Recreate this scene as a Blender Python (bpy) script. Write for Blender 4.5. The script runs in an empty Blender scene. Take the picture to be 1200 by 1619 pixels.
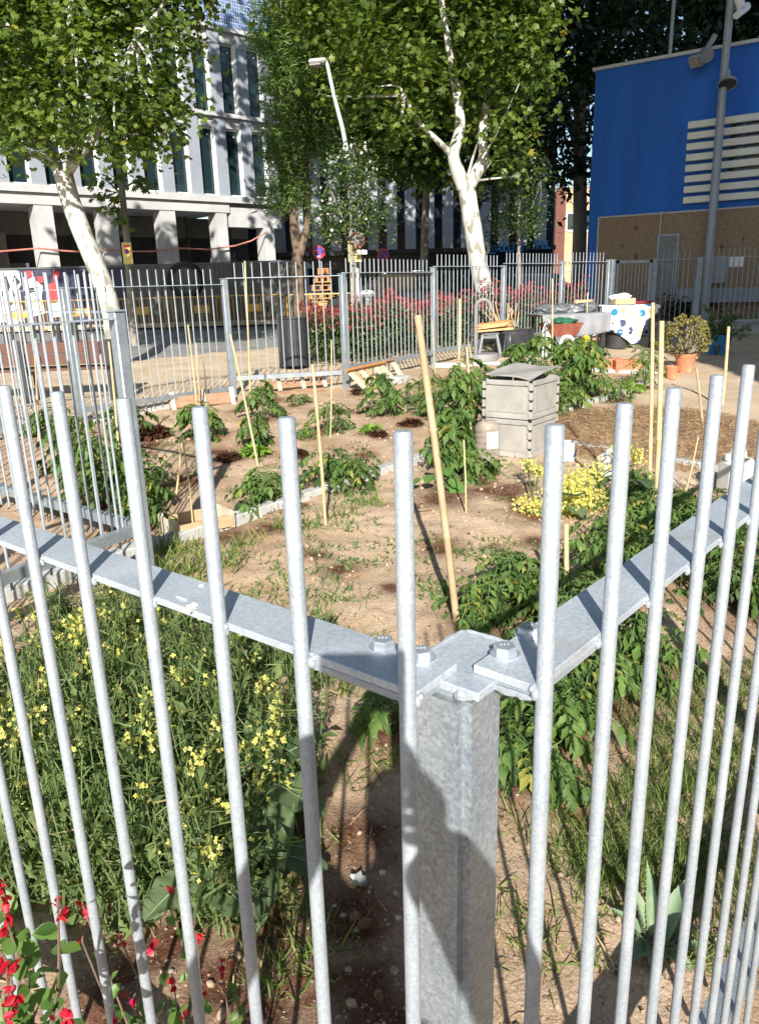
import bpy, bmesh, math, random
import numpy as np
from mathutils import Vector, Matrix, noise

random.seed(11)
rng = np.random.default_rng(7)
PI = math.pi
SC = bpy.context.scene
COL = SC.collection

# ------------------------------------------------------------------ camera, sky, sun, exposure
CZ = 1.88
FOC, PCX, PCY = 1200.0, 600.0, 809.5            # focal length and centre of the 1200 x 1619 photograph
dn = np.array([112.0, 3990.0, 1200.0]); dn /= np.linalg.norm(dn)
fw = np.array([0, 0, 1.0]) - dn[2] * dn; fw /= np.linalg.norm(fw)
up = -dn
rt = np.cross(fw, up)
if rt[0] < 0: rt = -rt
cam = bpy.data.cameras.new('camera'); camo = bpy.data.objects.new('camera', cam); COL.objects.link(camo)
cam.sensor_fit = 'HORIZONTAL'; cam.sensor_width = 36.0; cam.lens = 36.0
cam.clip_start = 0.02; cam.clip_end = 600
Wm = np.array([rt, fw, up])                      # photo axes (right, down, forward) to world
ax, ay, az = Wm @ np.array([1, 0, 0]), Wm @ np.array([0, -1, 0]), Wm @ np.array([0, 0, -1])
camo.matrix_world = Matrix(((ax[0], ay[0], az[0], 0), (ax[1], ay[1], az[1], 0), (ax[2], ay[2], az[2], CZ), (0, 0, 0, 1)))
SC.camera = camo

SUN_EL = math.radians(29.0)
world = bpy.data.worlds.new('World'); SC.world = world; world.use_nodes = True
wn = world.node_tree.nodes; wl = world.node_tree.links
sky = wn.new('ShaderNodeTexSky'); sky.sky_type = 'NISHITA'; sky.sun_disc = False
sky.sun_elevation = SUN_EL; sky.sun_rotation = math.radians(180)
sky.air_density = 1.0; sky.dust_density = 0.6; sky.ozone_density = 1.2
wl.new(sky.outputs[0], wn['Background'].inputs[0]); wn['Background'].inputs[1].default_value = 0.085
sl = bpy.data.lights.new('sun', 'SUN'); sl.energy = 5.0; sl.angle = math.radians(0.53); sl.color = (1.0, 0.96, 0.895)
so = bpy.data.objects.new('sun', sl); COL.objects.link(so)
so.rotation_euler = Vector((0.002, math.cos(SUN_EL), -math.sin(SUN_EL))).to_track_quat('-Z', 'Y').to_euler()
SC.view_settings.view_transform = 'Standard'; SC.view_settings.look = 'None'
SC.view_settings.exposure = 0.85; SC.view_settings.gamma = 1.0; SC.view_settings.use_curve_mapping = False
SC.render.engine = 'CYCLES'
SC.cycles.max_bounces = 6; SC.cycles.transparent_max_bounces = 6; SC.cycles.use_denoising = True

# ------------------------------------------------------------------ surveying helpers
def g(y):
    """height of the ground: it climbs gently away from the corner of the fence"""
    return .045 * min(max(y, -1), 12) + .008 * max(y - 12, 0)
def ray(x, y):
    return Wm @ np.array([(x - PCX) / FOC, (y - PCY) / FOC, 1.0])
def spot(x, y):
    r = ray(x, y); lo, hi = .05, 300
    for _ in range(50):
        m = (lo + hi) / 2
        if r[2] * m + CZ > g(r[1] * m): lo = m
        else: hi = m
    return Vector((r[0] * lo, r[1] * lo, r[2] * lo + CZ))
def aty(x, y, Y):
    r = ray(x, y); p = r * (Y / r[1]); return Vector((p[0], p[1], p[2] + CZ))
def on_plane(x, y, O, n):
    r = ray(x, y); t = (O[0] * n[0] + O[1] * n[1]) / (r[0] * n[0] + r[1] * n[1]); return Vector((r[0] * t, r[1] * t, r[2] * t + CZ))

# ------------------------------------------------------------------ materials
MATS = {}
def lin(c): return tuple(c) + (1.0,)
def M(name, c1, c2=None, rough=.6, metal=0.0, scale=12.0, detail=4.0, bump=0.0, bscale=None, lo=.35, hi=.65, stretch=None, spec=.5, spots=None):
    if name in MATS: return MATS[name]
    m = bpy.data.materials.new(name); m.use_nodes = True; nt = m.node_tree; N = nt.nodes; L = nt.links
    b = N['Principled BSDF']; b.inputs['Roughness'].default_value = rough; b.inputs['Metallic'].default_value = metal
    b.inputs['Specular IOR Level'].default_value = spec
    tc = N.new('ShaderNodeTexCoord'); src = tc.outputs['Object']
    if stretch:
        mp = N.new('ShaderNodeMapping'); mp.inputs['Scale'].default_value = stretch; L.new(src, mp.inputs[0]); src = mp.outputs[0]
    b.inputs['Base Color'].default_value = lin(c1)
    if c2 is not None:
        n = N.new('ShaderNodeTexNoise'); n.inputs['Scale'].default_value = scale; n.inputs['Detail'].default_value = detail
        n.inputs['Roughness'].default_value = .65
        L.new(src, n.inputs['Vector'])
        r = N.new('ShaderNodeValToRGB'); r.color_ramp.elements[0].position = lo; r.color_ramp.elements[1].position = hi
        r.color_ramp.elements[0].color = lin(c1); r.color_ramp.elements[1].color = lin(c2)
        L.new(n.outputs['Fac'], r.inputs['Fac']); out = r.outputs['Color']
        if spots:
            v = N.new('ShaderNodeTexNoise'); v.inputs['Scale'].default_value = spots[0]; v.inputs['Detail'].default_value = 3
            L.new(src, v.inputs['Vector'])
            r2 = N.new('ShaderNodeValToRGB'); r2.color_ramp.elements[0].position = spots[1]; r2.color_ramp.elements[1].position = spots[1] + .05
            L.new(v.outputs['Fac'], r2.inputs['Fac'])
            mx = N.new('ShaderNodeMixRGB'); L.new(r2.outputs['Color'], mx.inputs['Fac']); L.new(out, mx.inputs['Color1']); mx.inputs['Color2'].default_value = lin(spots[2])
            out = mx.outputs['Color']
        L.new(out, b.inputs['Base Color'])
    if bump:
        n2 = N.new('ShaderNodeTexNoise'); n2.inputs['Scale'].default_value = bscale or scale * 3; n2.inputs['Detail'].default_value = 5
        L.new(src, n2.inputs['Vector'])
        bp = N.new('ShaderNodeBump'); bp.inputs['Strength'].default_value = bump; bp.inputs['Distance'].default_value = .01
        L.new(n2.outputs['Fac'], bp.inputs['Height']); L.new(bp.outputs['Normal'], b.inputs['Normal'])
    MATS[name] = m
    return m

def LEAF(name, dark, light, trans=.3, rough=.45, hue=None):
    """foliage: the colour differs from leaf to leaf through the attribute 'v'"""
    if name in MATS: return MATS[name]
    m = bpy.data.materials.new(name); m.use_nodes = True; nt = m.node_tree; N = nt.nodes; L = nt.links
    b = N['Principled BSDF']; b.inputs['Roughness'].default_value = rough; b.inputs['Specular IOR Level'].default_value = .4
    a = N.new('ShaderNodeAttribute'); a.attribute_name = 'v'
    r = N.new('ShaderNodeValToRGB'); r.color_ramp.elements[0].color = lin(dark); r.color_ramp.elements[1].color = lin(light)
    if hue:
        e = r.color_ramp.elements.new(.93); e.color = lin(light); r.color_ramp.elements[2].color = lin(hue)
    L.new(a.outputs['Fac'], r.inputs['Fac']); L.new(r.outputs['Color'], b.inputs['Base Color'])
    t = N.new('ShaderNodeBsdfTranslucent'); g_ = N.new('ShaderNodeMixRGB'); g_.blend_type = 'MULTIPLY'; g_.inputs['Fac'].default_value = 1
    L.new(r.outputs['Color'], g_.inputs['Color1']); g_.inputs['Color2'].default_value = (1.6, 1.7, .7, 1)
    L.new(g_.outputs['Color'], t.inputs['Color'])
    mx = N.new('ShaderNodeMixShader'); mx.inputs['Fac'].default_value = trans
    L.new(b.outputs[0], mx.inputs[1]); L.new(t.outputs[0], mx.inputs[2]); L.new(mx.outputs[0], N['Material Output'].inputs['Surface'])
    MATS[name] = m
    return m

def galvanised(name='galvanised_steel', c0=(.37, .405, .435), c1=(.49, .53, .56), ns=240, vs=420, vf=.18, metal=.28):
    m = bpy.data.materials.new(name); m.use_nodes = True; nt = m.node_tree; N = nt.nodes; L = nt.links
    b = N['Principled BSDF']; b.inputs['Metallic'].default_value = metal
    tc = N.new('ShaderNodeTexCoord')
    n = N.new('ShaderNodeTexNoise'); n.inputs['Scale'].default_value = ns; n.inputs['Detail'].default_value = 6; n.inputs['Roughness'].default_value = .7
    v = N.new('ShaderNodeTexVoronoi'); v.inputs['Scale'].default_value = vs
    n3 = N.new('ShaderNodeTexNoise'); n3.inputs['Scale'].default_value = 9; n3.inputs['Detail'].default_value = 3
    for q in (n, v, n3): L.new(tc.outputs['Object'], q.inputs['Vector'])
    r = N.new('ShaderNodeValToRGB'); r.color_ramp.elements[0].position = .33; r.color_ramp.elements[1].position = .68
    r.color_ramp.elements[0].color = c0 + (1,); r.color_ramp.elements[1].color = c1 + (1,)
    L.new(n.outputs['Fac'], r.inputs['Fac'])
    mx = N.new('ShaderNodeMixRGB'); mx.blend_type = 'MULTIPLY'; mx.inputs['Fac'].default_value = vf
    bw_ = N.new('ShaderNodeRGBToBW'); L.new(v.outputs['Color'], bw_.inputs[0])
    L.new(r.outputs['Color'], mx.inputs['Color1']); L.new(bw_.outputs[0], mx.inputs['Color2'])
    r3 = N.new('ShaderNodeValToRGB'); r3.color_ramp.elements[0].position = .4; r3.color_ramp.elements[1].position = .7
    r3.color_ramp.elements[0].color = (.86, .88, .9, 1); r3.color_ramp.elements[1].color = (1.1, 1.1, 1.08, 1)
    L.new(n3.outputs['Fac'], r3.inputs['Fac'])
    m2 = N.new('ShaderNodeMixRGB'); m2.blend_type = 'MULTIPLY'; m2.inputs['Fac'].default_value = 1
    L.new(mx.outputs['Color'], m2.inputs['Color1']); L.new(r3.outputs['Color'], m2.inputs['Color2'])
    sn = N.new('ShaderNodeTexNoise'); sn.inputs['Scale'].default_value = 7; sn.inputs['Detail'].default_value = 6; L.new(tc.outputs['Object'], sn.inputs['Vector'])
    sr = N.new('ShaderNodeValToRGB'); sr.color_ramp.elements[0].position = .60; sr.color_ramp.elements[1].position = .72; sr.color_ramp.elements[0].color = (0, 0, 0, 1); sr.color_ramp.elements[1].color = (.5, .5, .5, 1); L.new(sn.outputs['Fac'], sr.inputs['Fac'])
    m3 = N.new('ShaderNodeMixRGB'); L.new(sr.outputs['Color'], m3.inputs['Fac']); L.new(m2.outputs['Color'], m3.inputs['Color1']); m3.inputs['Color2'].default_value = (.36, .34, .31, 1)
    L.new(m3.outputs['Color'], b.inputs['Base Color'])
    rr = N.new('ShaderNodeMapRange'); rr.inputs['To Min'].default_value = .38; rr.inputs['To Max'].default_value = .6
    L.new(n.outputs['Fac'], rr.inputs['Value']); L.new(rr.outputs[0], b.inputs['Roughness'])
    bp = N.new('ShaderNodeBump'); bp.inputs['Strength'].default_value = .35; bp.inputs['Distance'].default_value = .002
    L.new(n.outputs['Fac'], bp.inputs['Height']); L.new(bp.outputs['Normal'], b.inputs['Normal'])
    return m
GALV = galvanised()
GALVR = galvanised('rail_galvanised_steel', (.45, .49, .535), (.60, .645, .69), 200, 420, .15, .28)
GALVP = galvanised('spangled_galvanised_steel', (.34, .385, .42), (.57, .62, .66), 210, 230, .30, .58)

# ------------------------------------------------------------------ mesh builders
class B:
    """collects simple solids (world coordinates) that become ONE mesh"""
    def __init__(s): s.v = []; s.f = []
    def add(s, vs, fs):
        o = len(s.v); s.v += [tuple(p) for p in vs]; s.f += [tuple(i + o for i in f) for f in fs]; return s
    def box(s, c, size, x=(1, 0), z=None, bev=0.0):
        """box centred on c; x = horizontal direction of its length"""
        X = Vector((x[0], x[1], 0)).normalized(); Y = Vector((-X.y, X.x, 0)); Z = Vector((0, 0, 1))
        return s.obox(c, size, X, Y, Z, bev)
    def obox(s, c, size, X, Y, Z, bev=0.0, seg=1):
        c = Vector(c); a, b, d = (size[0] / 2, size[1] / 2, size[2] / 2)
        if bev <= 0:
            vs = [c + X * i * a + Y * j * b + Z * k * d for k in (-1, 1) for j in (-1, 1) for i in (-1, 1)]
            return s.add(vs, [(0, 2, 3, 1), (4, 5, 7, 6), (0, 1, 5, 4), (2, 6, 7, 3), (0, 4, 6, 2), (1, 3, 7, 5)])
        bm = bmesh.new(); bmesh.ops.create_cube(bm, size=1)
        for v in bm.verts: v.co = Vector((v.co.x * size[0], v.co.y * size[1], v.co.z * size[2]))
        bmesh.ops.bevel(bm, geom=bm.edges[:], offset=bev, segments=seg, affect='EDGES')
        bm.verts.index_update()
        s.add([c + X * v.co.x + Y * v.co.y + Z * v.co.z for v in bm.verts], [[v.index for v in f.verts] for f in bm.faces]); bm.free(); return s
    def tube(s, pts, rad, seg=8, caps=True):
        pts = [Vector(p) for p in pts]; n = len(pts)
        if not hasattr(rad, '__len__'): rad = [rad] * n
        vs = []; ref = None
        for i, p in enumerate(pts):
            t = (pts[min(i + 1, n - 1)] - pts[max(i - 1, 0)]).normalized()
            if ref is None: ref = Vector((1, 0, 0)) if abs(t.x) < .8 else Vector((0, 1, 0))
            a = (ref - t * ref.dot(t)).normalized(); ref = a; b = t.cross(a)
            for k in range(seg):
                w = 2 * PI * k / seg; vs.append(p + (a * math.cos(w) + b * math.sin(w)) * rad[i])
        fs = [(i * seg + k, i * seg + (k + 1) % seg, (i + 1) * seg + (k + 1) % seg, (i + 1) * seg + k) for i in range(n - 1) for k in range(seg)]
        if caps: fs += [tuple(range(seg))[::-1], tuple(range((n - 1) * seg, n * seg))]
        return s.add(vs, fs)
    def lathe(s, prof, c, seg=20, axis=Vector((0, 0, 1)), caps=False):
        c = Vector(c); axis = Vector(axis).normalized(); a = axis.orthogonal().normalized(); b = axis.cross(a); vs = []
        for r, h in prof:
            for k in range(seg):
                w = 2 * PI * k / seg; vs.append(c + axis * h + (a * math.cos(w) + b * math.sin(w)) * r)
        n = len(prof)
        fs = [(i * seg + k, i * seg + (k + 1) % seg, (i + 1) * seg + (k + 1) % seg, (i + 1) * seg + k) for i in range(n - 1) for k in range(seg)]
        if caps: fs += [tuple(range(seg))[::-1], tuple(range((n - 1) * seg, n * seg))]
        return s.add(vs, fs)
    def prism(s, poly, O, X, Y, N, t):
        """polygon in the plane (O, X, Y), pushed t along N"""
        O, X, Y, N = Vector(O), Vector(X), Vector(Y), Vector(N); n = len(poly)
        vs = [O + X * a + Y * b for a, b in poly] + [O + X * a + Y * b + N * t for a, b in poly]
        fs = [tuple(range(n))[::-1], tuple(range(n, 2 * n))] + [(i, (i + 1) % n, n + (i + 1) % n, n + i) for i in range(n)]
        return s.add(vs, fs)
    def blob(s, c, r, sx=1, sy=1, sz=1, rough=.25, sub=2):
        bm = bmesh.new(); bmesh.ops.create_icosphere(bm, subdivisions=sub, radius=1)
        o = Vector((random.random() * 50, random.random() * 50, 0)); vs = []
        for v in bm.verts:
            k = 1 + rough * noise.noise(v.co * 1.6 + o)
            vs.append(Vector(c) + Vector((v.co.x * sx, v.co.y * sy, v.co.z * sz)) * r * k)
        bm.verts.index_update(); s.add(vs, [[v.index for v in f.verts] for f in bm.faces]); bm.free(); return s

def wl_(o):
    p = Vector((0, 0, 0))
    while o is not None: p += o.location; o = o.parent
    return p
def link(name, me, parent=None, loc=(0, 0, 0)):
    o = bpy.data.objects.new(name, me); COL.objects.link(o); o.location = loc
    if parent is not None: o.parent = parent
    return o
def obj(name, b, mat, parent=None, smooth=False, loc=None, kind=None):
    """one mesh object out of a builder; a child keeps world placement, a top-level object gets its origin at loc"""
    off = wl_(parent) if parent is not None else Vector(loc if loc is not None else (0, 0, 0))
    me = bpy.data.meshes.new(name); me.from_pydata([(p[0] - off.x, p[1] - off.y, p[2] - off.z) for p in b.v], [], b.f)
    me.materials.append(mat)
    bm = bmesh.new(); bm.from_mesh(me); bmesh.ops.recalc_face_normals(bm, faces=bm.faces); bm.to_mesh(me); bm.free()
    if smooth:
        me.shade_smooth()
        try: me.set_sharp_from_angle(angle=math.radians(38))
        except Exception: pass
    o = link(name, me, parent, (0, 0, 0) if parent is not None else off)
    if kind: o['kind'] = kind
    return o
def thing(name, label, cat, loc, group=None):
    o = bpy.data.objects.new(name, None); COL.objects.link(o); o.location = loc; o.empty_display_size = .1
    return tag(o, label, cat, group)
def tag(o, label, cat, group=None):
    o['label'] = label; o['category'] = cat
    if group: o['group'] = group
    return o
def struct(o): o['kind'] = 'structure'; return o

# leaves -------------------------------------------------------------
T_LEAF = (np.array([[0, 0, 0], [.42, -.26, .07], [.46, 0, 0], [.42, .26, .07], [1, 0, -.12]]), np.array([[0, 1, 2], [0, 2, 3], [2, 4, 3], [1, 4, 2]]))
T_TOM = (np.array([[0, 0, 0], [.20, -.17, .05], [.34, -.13, .07], [.50, -.24, .07], [.5, 0, .0], [.20, .17, .05], [.34, .13, .07], [.50, .24, .07], [1, 0, -.26]]),
         np.array([[0, 1, 2], [0, 2, 4], [2, 3, 4], [3, 8, 4], [0, 6, 5], [0, 4, 6], [6, 4, 7], [7, 4, 8]]))
_o = [(0, 0), (.18, -.3), (.42, -.62), (.5, -.28), (.82, -.42), (.78, -.14), (1.05, 0), (.78, .14), (.82, .42), (.5, .28), (.42, .62), (.18, .3)]
T_PLANE = (np.array([[.4, 0, .06]] + [[a, b, -.12 * abs(b) - .1 * max(a - .6, 0)] for a, b in _o]), np.array([[0, i + 1, (i + 1) % 12 + 1] for i in range(12)]))
_ov = [(0, 0), (.12, -.16), (.32, -.30), (.58, -.31), (.82, -.18), (1, 0), (.82, .18), (.58, .31), (.32, .30), (.12, .16)]
T_OVAL = (np.array([[.5, 0, -.05]] + [[a, b, .22 * abs(b) - .15 * max(a - .6, 0)] for a, b in _ov]), np.array([[0, i + 1, (i + 1) % 10 + 1] for i in range(10)]))
T_QUAD = (np.array([[0, -.5, 0], [1, -.5, 0], [1, .5, 0], [0, .5, 0]]) * np.array([1, .8, 1]), np.array([[0, 1, 2], [0, 2, 3]]))
T_BLADE = (np.array([[0, -.5, 0], [0, .5, 0], [.55, -.4, .10], [.55, .4, .10], [1, 0, -.08]]) * np.array([1, .06, 1]), np.array([[0, 2, 1], [1, 2, 3], [2, 4, 3]]))
T_BROAD = (np.array([[0, -.5, 0], [0, .5, 0], [.55, -.4, .10], [.55, .4, .10], [1, 0, -.08]]) * np.array([1, .16, 1]), np.array([[0, 2, 1], [1, 2, 3], [2, 4, 3]]))
def _petals():
    v = []; f = []
    for k in range(4):
        a = k * PI / 2; c, s_ = math.cos(a), math.sin(a)
        q = [(0, 0, 0), (.6, -.42, .2), (1, 0, .15), (.6, .42, .2)]
        o = len(v); v += [(x * c - y * s_, x * s_ + y * c, z) for x, y, z in q]; f += [(o, o + 1, o + 2), (o, o + 2, o + 3)]
    return np.array(v), np.array(f)
T_FLOWER = _petals()
def scatter(name, tmpl, P, D, Nn, S, mat, parent=None, v=None, kind=None, loc=None, smooth=False):
    """many copies of a small leaf as one mesh. P places, D leaf directions, Nn rough normals, S sizes"""
    tv, tf = tmpl; P = np.asarray(P, float); K = len(P)
    D = np.asarray(D, float); D = D / (np.linalg.norm(D, axis=1, keepdims=True) + 1e-9)
    Nn = np.asarray(Nn, float); Z = Nn - (Nn * D).sum(1, keepdims=True) * D; Z = Z / (np.linalg.norm(Z, axis=1, keepdims=True) + 1e-9)
    Y = np.cross(Z, D); S = np.broadcast_to(np.asarray(S, float), (K,))
    off = wl_(parent) if parent is not None else Vector(loc if loc is not None else (0, 0, 0))
    V = P[:, None, :] + S[:, None, None] * (tv[None, :, 0:1] * D[:, None, :] + tv[None, :, 1:2] * Y[:, None, :] + tv[None, :, 2:3] * Z[:, None, :])
    V = V.reshape(-1, 3) - np.array(off); n = len(tv)
    F = (tf[None] + (np.arange(K) * n)[:, None, None]).reshape(-1, 3)
    me = bpy.data.meshes.new(name); me.vertices.add(len(V)); me.vertices.foreach_set('co', V.astype(np.float32).ravel())
    me.loops.add(F.size); me.loops.foreach_set('vertex_index', F.astype(np.int32).ravel())
    me.polygons.add(len(F)); me.polygons.foreach_set('loop_start', np.arange(0, F.size, 3, dtype=np.int32))
    try: me.polygons.foreach_set('loop_total', np.full(len(F), 3, dtype=np.int32))
    except Exception: pass
    if v is None: v = rng.random(K)
    at = me.attributes.new('v', 'FLOAT', 'POINT'); at.data.foreach_set('value', np.repeat(np.asarray(v, np.float32), n))
    me.materials.append(mat); me.update(calc_edges=True); me.validate()
    if smooth: me.shade_smooth()
    o = link(name, me, parent, (0, 0, 0) if parent is not None else off)
    if kind: o['kind'] = kind
    return o
def rdir(n, upb=0.0, seed=None):
    d = rng.normal(size=(n, 3)); d[:, 2] += upb; return d / (np.linalg.norm(d, axis=1, keepdims=True) + 1e-9)
# ------------------------------------------------------------------ palette
ASPH = M('asphalt', (.20, .19, .18), (.27, .26, .245), rough=.9, scale=.7, bump=.4, bscale=160, spots=(3.0, .62, (.16, .155, .15)))
CONC = M('kerb_concrete', (.36, .355, .34), (.50, .49, .46), rough=.85, scale=9, bump=.35, bscale=90, spots=(14, .64, (.25, .22, .19)))
WHITEWALL = M('white_render', (.42, .42, .41), (.50, .50, .49), rough=.8, scale=2.5)
FINPAINT = M('pale_grey_fin_cladding', (.25, .275, .31), (.285, .31, .345), rough=.55, scale=1.5)
BEAM = M('pale_concrete', (.40, .395, .385), (.50, .495, .48), rough=.85, scale=1.2, bump=.2, bscale=30)
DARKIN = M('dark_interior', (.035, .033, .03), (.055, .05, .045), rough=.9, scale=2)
def glass(name, c, rough=.06, spec=.5):
    return M(name, c, None, rough=rough, spec=spec)
GLASS = glass('dark_window_glass', (.012, .026, .03), .04, .6)
FRAME = M('white_window_frame', (.78, .79, .78), None, rough=.4)
BLUE = M('blue_render', (.012, .115, .48), (.017, .145, .60), rough=.75, stretch=(1, 1, .10), scale=2.6, bump=.25, bscale=70, spots=(.8, .66, (.010, .10, .42)))
PEBBLE = M('brown_pebble_dash', (.20, .14, .088), (.38, .275, .185), rough=.95, scale=26, detail=8, bump=.9, bscale=60, spots=(3, .66, (.13, .09, .055)))
CREAM = M('cream_slat_paint', (.68, .675, .60), (.75, .74, .66), rough=.5, scale=3)
GREYMET = M('grey_painted_metal', (.27, .30, .33), (.31, .34, .37), rough=.45, scale=5, metal=.2)
DARKMET = M('black_painted_metal', (.02, .021, .023), (.035, .036, .04), rough=.45, scale=8)
PEACH = M('peach_render', (.50, .31, .165), (.58, .38, .22), rough=.85, scale=1.2)
RUST = M('red_brown_paint', (.12, .035, .02), (.16, .05, .03), rough=.7, scale=3)
YEL = M('yellow_paint', (.48, .28, .045), (.56, .35, .08), rough=.5, scale=6)
WHITEP = M('white_plastic', (.74, .74, .72), (.80, .80, .78), rough=.4, scale=5)
NAVY = M('navy_hoarding_board', (.022, .022, .055), (.035, .034, .075), rough=.6, scale=2)
GREYB = M('grey_corrugated_sheet', (.07, .075, .075), (.10, .105, .10), rough=.5, scale=2)

# ------------------------------------------------------------------ the ground
def soil_mat():
    m = bpy.data.materials.new('sandy_garden_soil'); m.use_nodes = True; nt = m.node_tree; N = nt.nodes; L = nt.links
    b = N['Principled BSDF']; b.inputs['Roughness'].default_value = .95; b.inputs['Specular IOR Level'].default_value = .15
    tc = N.new('ShaderNodeTexCoord')
    def nz(s, d, r=.6):
        n = N.new('ShaderNodeTexNoise'); n.inputs['Scale'].default_value = s; n.inputs['Detail'].default_value = d; n.inputs['Roughness'].default_value = r
        L.new(tc.outputs['Object'], n.inputs['Vector']); return n.outputs['Fac']
    def ramp(f, p0, c0, p1, c1):
        r = N.new('ShaderNodeValToRGB'); r.color_ramp.elements[0].position = p0; r.color_ramp.elements[1].position = p1
        r.color_ramp.elements[0].color = lin(c0); r.color_ramp.elements[1].color = lin(c1); L.new(f, r.inputs['Fac']); return r.outputs['Color']
    def mix(f, a, c, t='MIX'):
        x = N.new('ShaderNodeMixRGB'); x.blend_type = t
        if isinstance(f, float): x.inputs['Fac'].default_value = f
        else: L.new(f, x.inputs['Fac'])
        for s_, q in (('Color1', a), ('Color2', c)):
            if isinstance(q, tuple): x.inputs[s_].default_value = lin(q)
            else: L.new(q, x.inputs[s_])
        return x.outputs['Color']
    bed = ramp(nz(2.2, 5), .36, (.45, .315, .205), .64, (.62, .465, .33))
    pale = ramp(nz(1.6, 5), .36, (.56, .44, .305), .66, (.68, .56, .41))
    a1 = N.new('ShaderNodeAttribute'); a1.attribute_name = 'pale'; a2 = N.new('ShaderNodeAttribute'); a2.attribute_name = 'damp_shade'
    c = mix(a1.outputs['Fac'], bed, pale)
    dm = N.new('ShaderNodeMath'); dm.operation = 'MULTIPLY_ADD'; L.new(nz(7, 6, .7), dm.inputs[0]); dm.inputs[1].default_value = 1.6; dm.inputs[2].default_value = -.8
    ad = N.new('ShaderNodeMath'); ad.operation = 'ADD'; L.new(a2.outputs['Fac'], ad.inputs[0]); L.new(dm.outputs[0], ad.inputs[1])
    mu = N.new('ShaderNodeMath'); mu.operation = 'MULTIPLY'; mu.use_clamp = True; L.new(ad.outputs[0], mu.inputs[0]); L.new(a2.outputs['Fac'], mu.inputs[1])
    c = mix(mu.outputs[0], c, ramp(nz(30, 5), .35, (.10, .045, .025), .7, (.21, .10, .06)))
    c = mix(ramp(nz(120, 6, .75), .40, (0, 0, 0), .60, (1, 1, 1)), mix(1.0, c, (.70, .64, .58), 'MULTIPLY'), c)
    c = mix(ramp(nz(45, 4, .7), .60, (0, 0, 0), .66, (.75, .75, .75)), c, mix(1.0, c, (1.25, 1.27, 1.3), 'MULTIPLY'))
    L.new(c, b.inputs['Base Color'])
    bp = N.new('ShaderNodeBump'); bp.inputs['Strength'].default_value = .9; bp.inputs['Distance'].default_value = .012
    L.new(nz(70, 8, .7), bp.inputs['Height']); L.new(bp.outputs['Normal'], b.inputs['Normal'])
    return m
SOIL = soil_mat()

def road_edge(x): return 15.2 + .95 * max(0, min(x + 4.6, 2.6)) + .10 * math.sin(x * 3.1) + .06 * math.sin(x * 8.3)
PATH0, PATHD = Vector((2.05, 8.6)), Vector((.66, .75))       # the kerb beside the sandy path
DAMP_SHADE = []                                                    # dark mulched patches round the plants, plus some painted shade (x, y, radius)
def damp_shade(p, r): DAMP_SHADE.append((p[0], p[1], r))
FENCE_LINE = [(-14, -3.6), (-3.4, 8.7), (-1.95, 10.4), (-.42, 10.8), (.98, 12.9), (2.4, 14.6), (3.85, 16.2), (5.1, 17.2), (20, 25)]
def beyond_fence(x, y):
    for (x0, y0), (x1, y1) in zip(FENCE_LINE, FENCE_LINE[1:]):
        if x0 <= x <= x1: return y - (y0 + (y1 - y0) * (x - x0) / (x1 - x0))
    return -1
def bumpz(x, y):
    p = Vector((x, y, 0))
    a = .026 * noise.noise(p * 1.4) + .020 * noise.noise(p * 4.5 + Vector((7, 0, 0)))
    return a + (.012 * noise.noise(p * 14) + .005 * noise.noise(p * 40) if y < 7 else 0)
def soil_sheet():
    xs = np.concatenate([np.arange(-9, -3, .12), np.arange(-3, 3.6, .034), np.arange(3.6, 12, .12)])
    ys = np.concatenate([np.arange(-3, .8, .16), np.arange(.8, 6.6, .034), np.arange(6.6, 18.6, .085)])
    nx, ny = len(xs), len(ys); V = []; pale = []; dmp_shade = []
    D = np.array(DAMP_SHADE) if DAMP_SHADE else np.zeros((1, 3)) + 99
    for y in ys:
        for x in xs:
            V.append((x, y, g(y) + bumpz(x, y)))
            q = Vector((x, y)) - PATH0; side = q.x * PATHD.y - q.y * PATHD.x
            pl = 0.0
            if beyond_fence(x, y) > 0: pl = 1.0
            elif y > 12.6: pl = .9
            elif side > 0 and y > 5.4 + .6 * abs(x - 2.2): pl = .8
            elif x > -.4 and x < 1.3 and 3.3 < y < 6.6: pl = .35
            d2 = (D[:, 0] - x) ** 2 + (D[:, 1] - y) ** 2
            pale.append(pl); dmp_shade.append(float(np.clip((1.25 - np.sqrt(d2) / D[:, 2]), 0, 1).max()))
    F = []
    for j in range(ny - 1):
        for i in range(nx - 1):
            if ys[j] > road_edge(xs[i]) and xs[i] < -1.7: continue
            a = j * nx + i; F.append((a, a + 1, a + nx + 1, a + nx))
    me = bpy.data.meshes.new('garden_soil'); me.from_pydata(V, [], F)
    for nm, d in (('pale', pale), ('damp_shade', dmp_shade)):
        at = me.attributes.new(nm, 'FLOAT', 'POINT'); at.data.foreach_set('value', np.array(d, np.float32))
    me.materials.append(SOIL); me.shade_smooth()
    return struct(link('garden_soil', me))

b = B(); xs = [-160, -40, -12, 0, 12, 40, 160]; ys = [-80, -30, -1.0, 3, 8, 12, 20, 40, 90, 250]
b.v = [(x, y, g(y) - .035) for y in ys for x in xs]
b.f = [(j * 7 + i, j * 7 + i + 1, j * 7 + i + 8, j * 7 + i + 7) for j in range(len(ys) - 1) for i in range(6)]
struct(obj('road', b, ASPH))
# pavement with a kerb in front of the hoarding and the far buildings
b = B(); b.box((-12, 33, g(33) + .04), (44, 13.4, .15), (1, .02)); struct(obj('pavement', b, BEAM))

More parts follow.
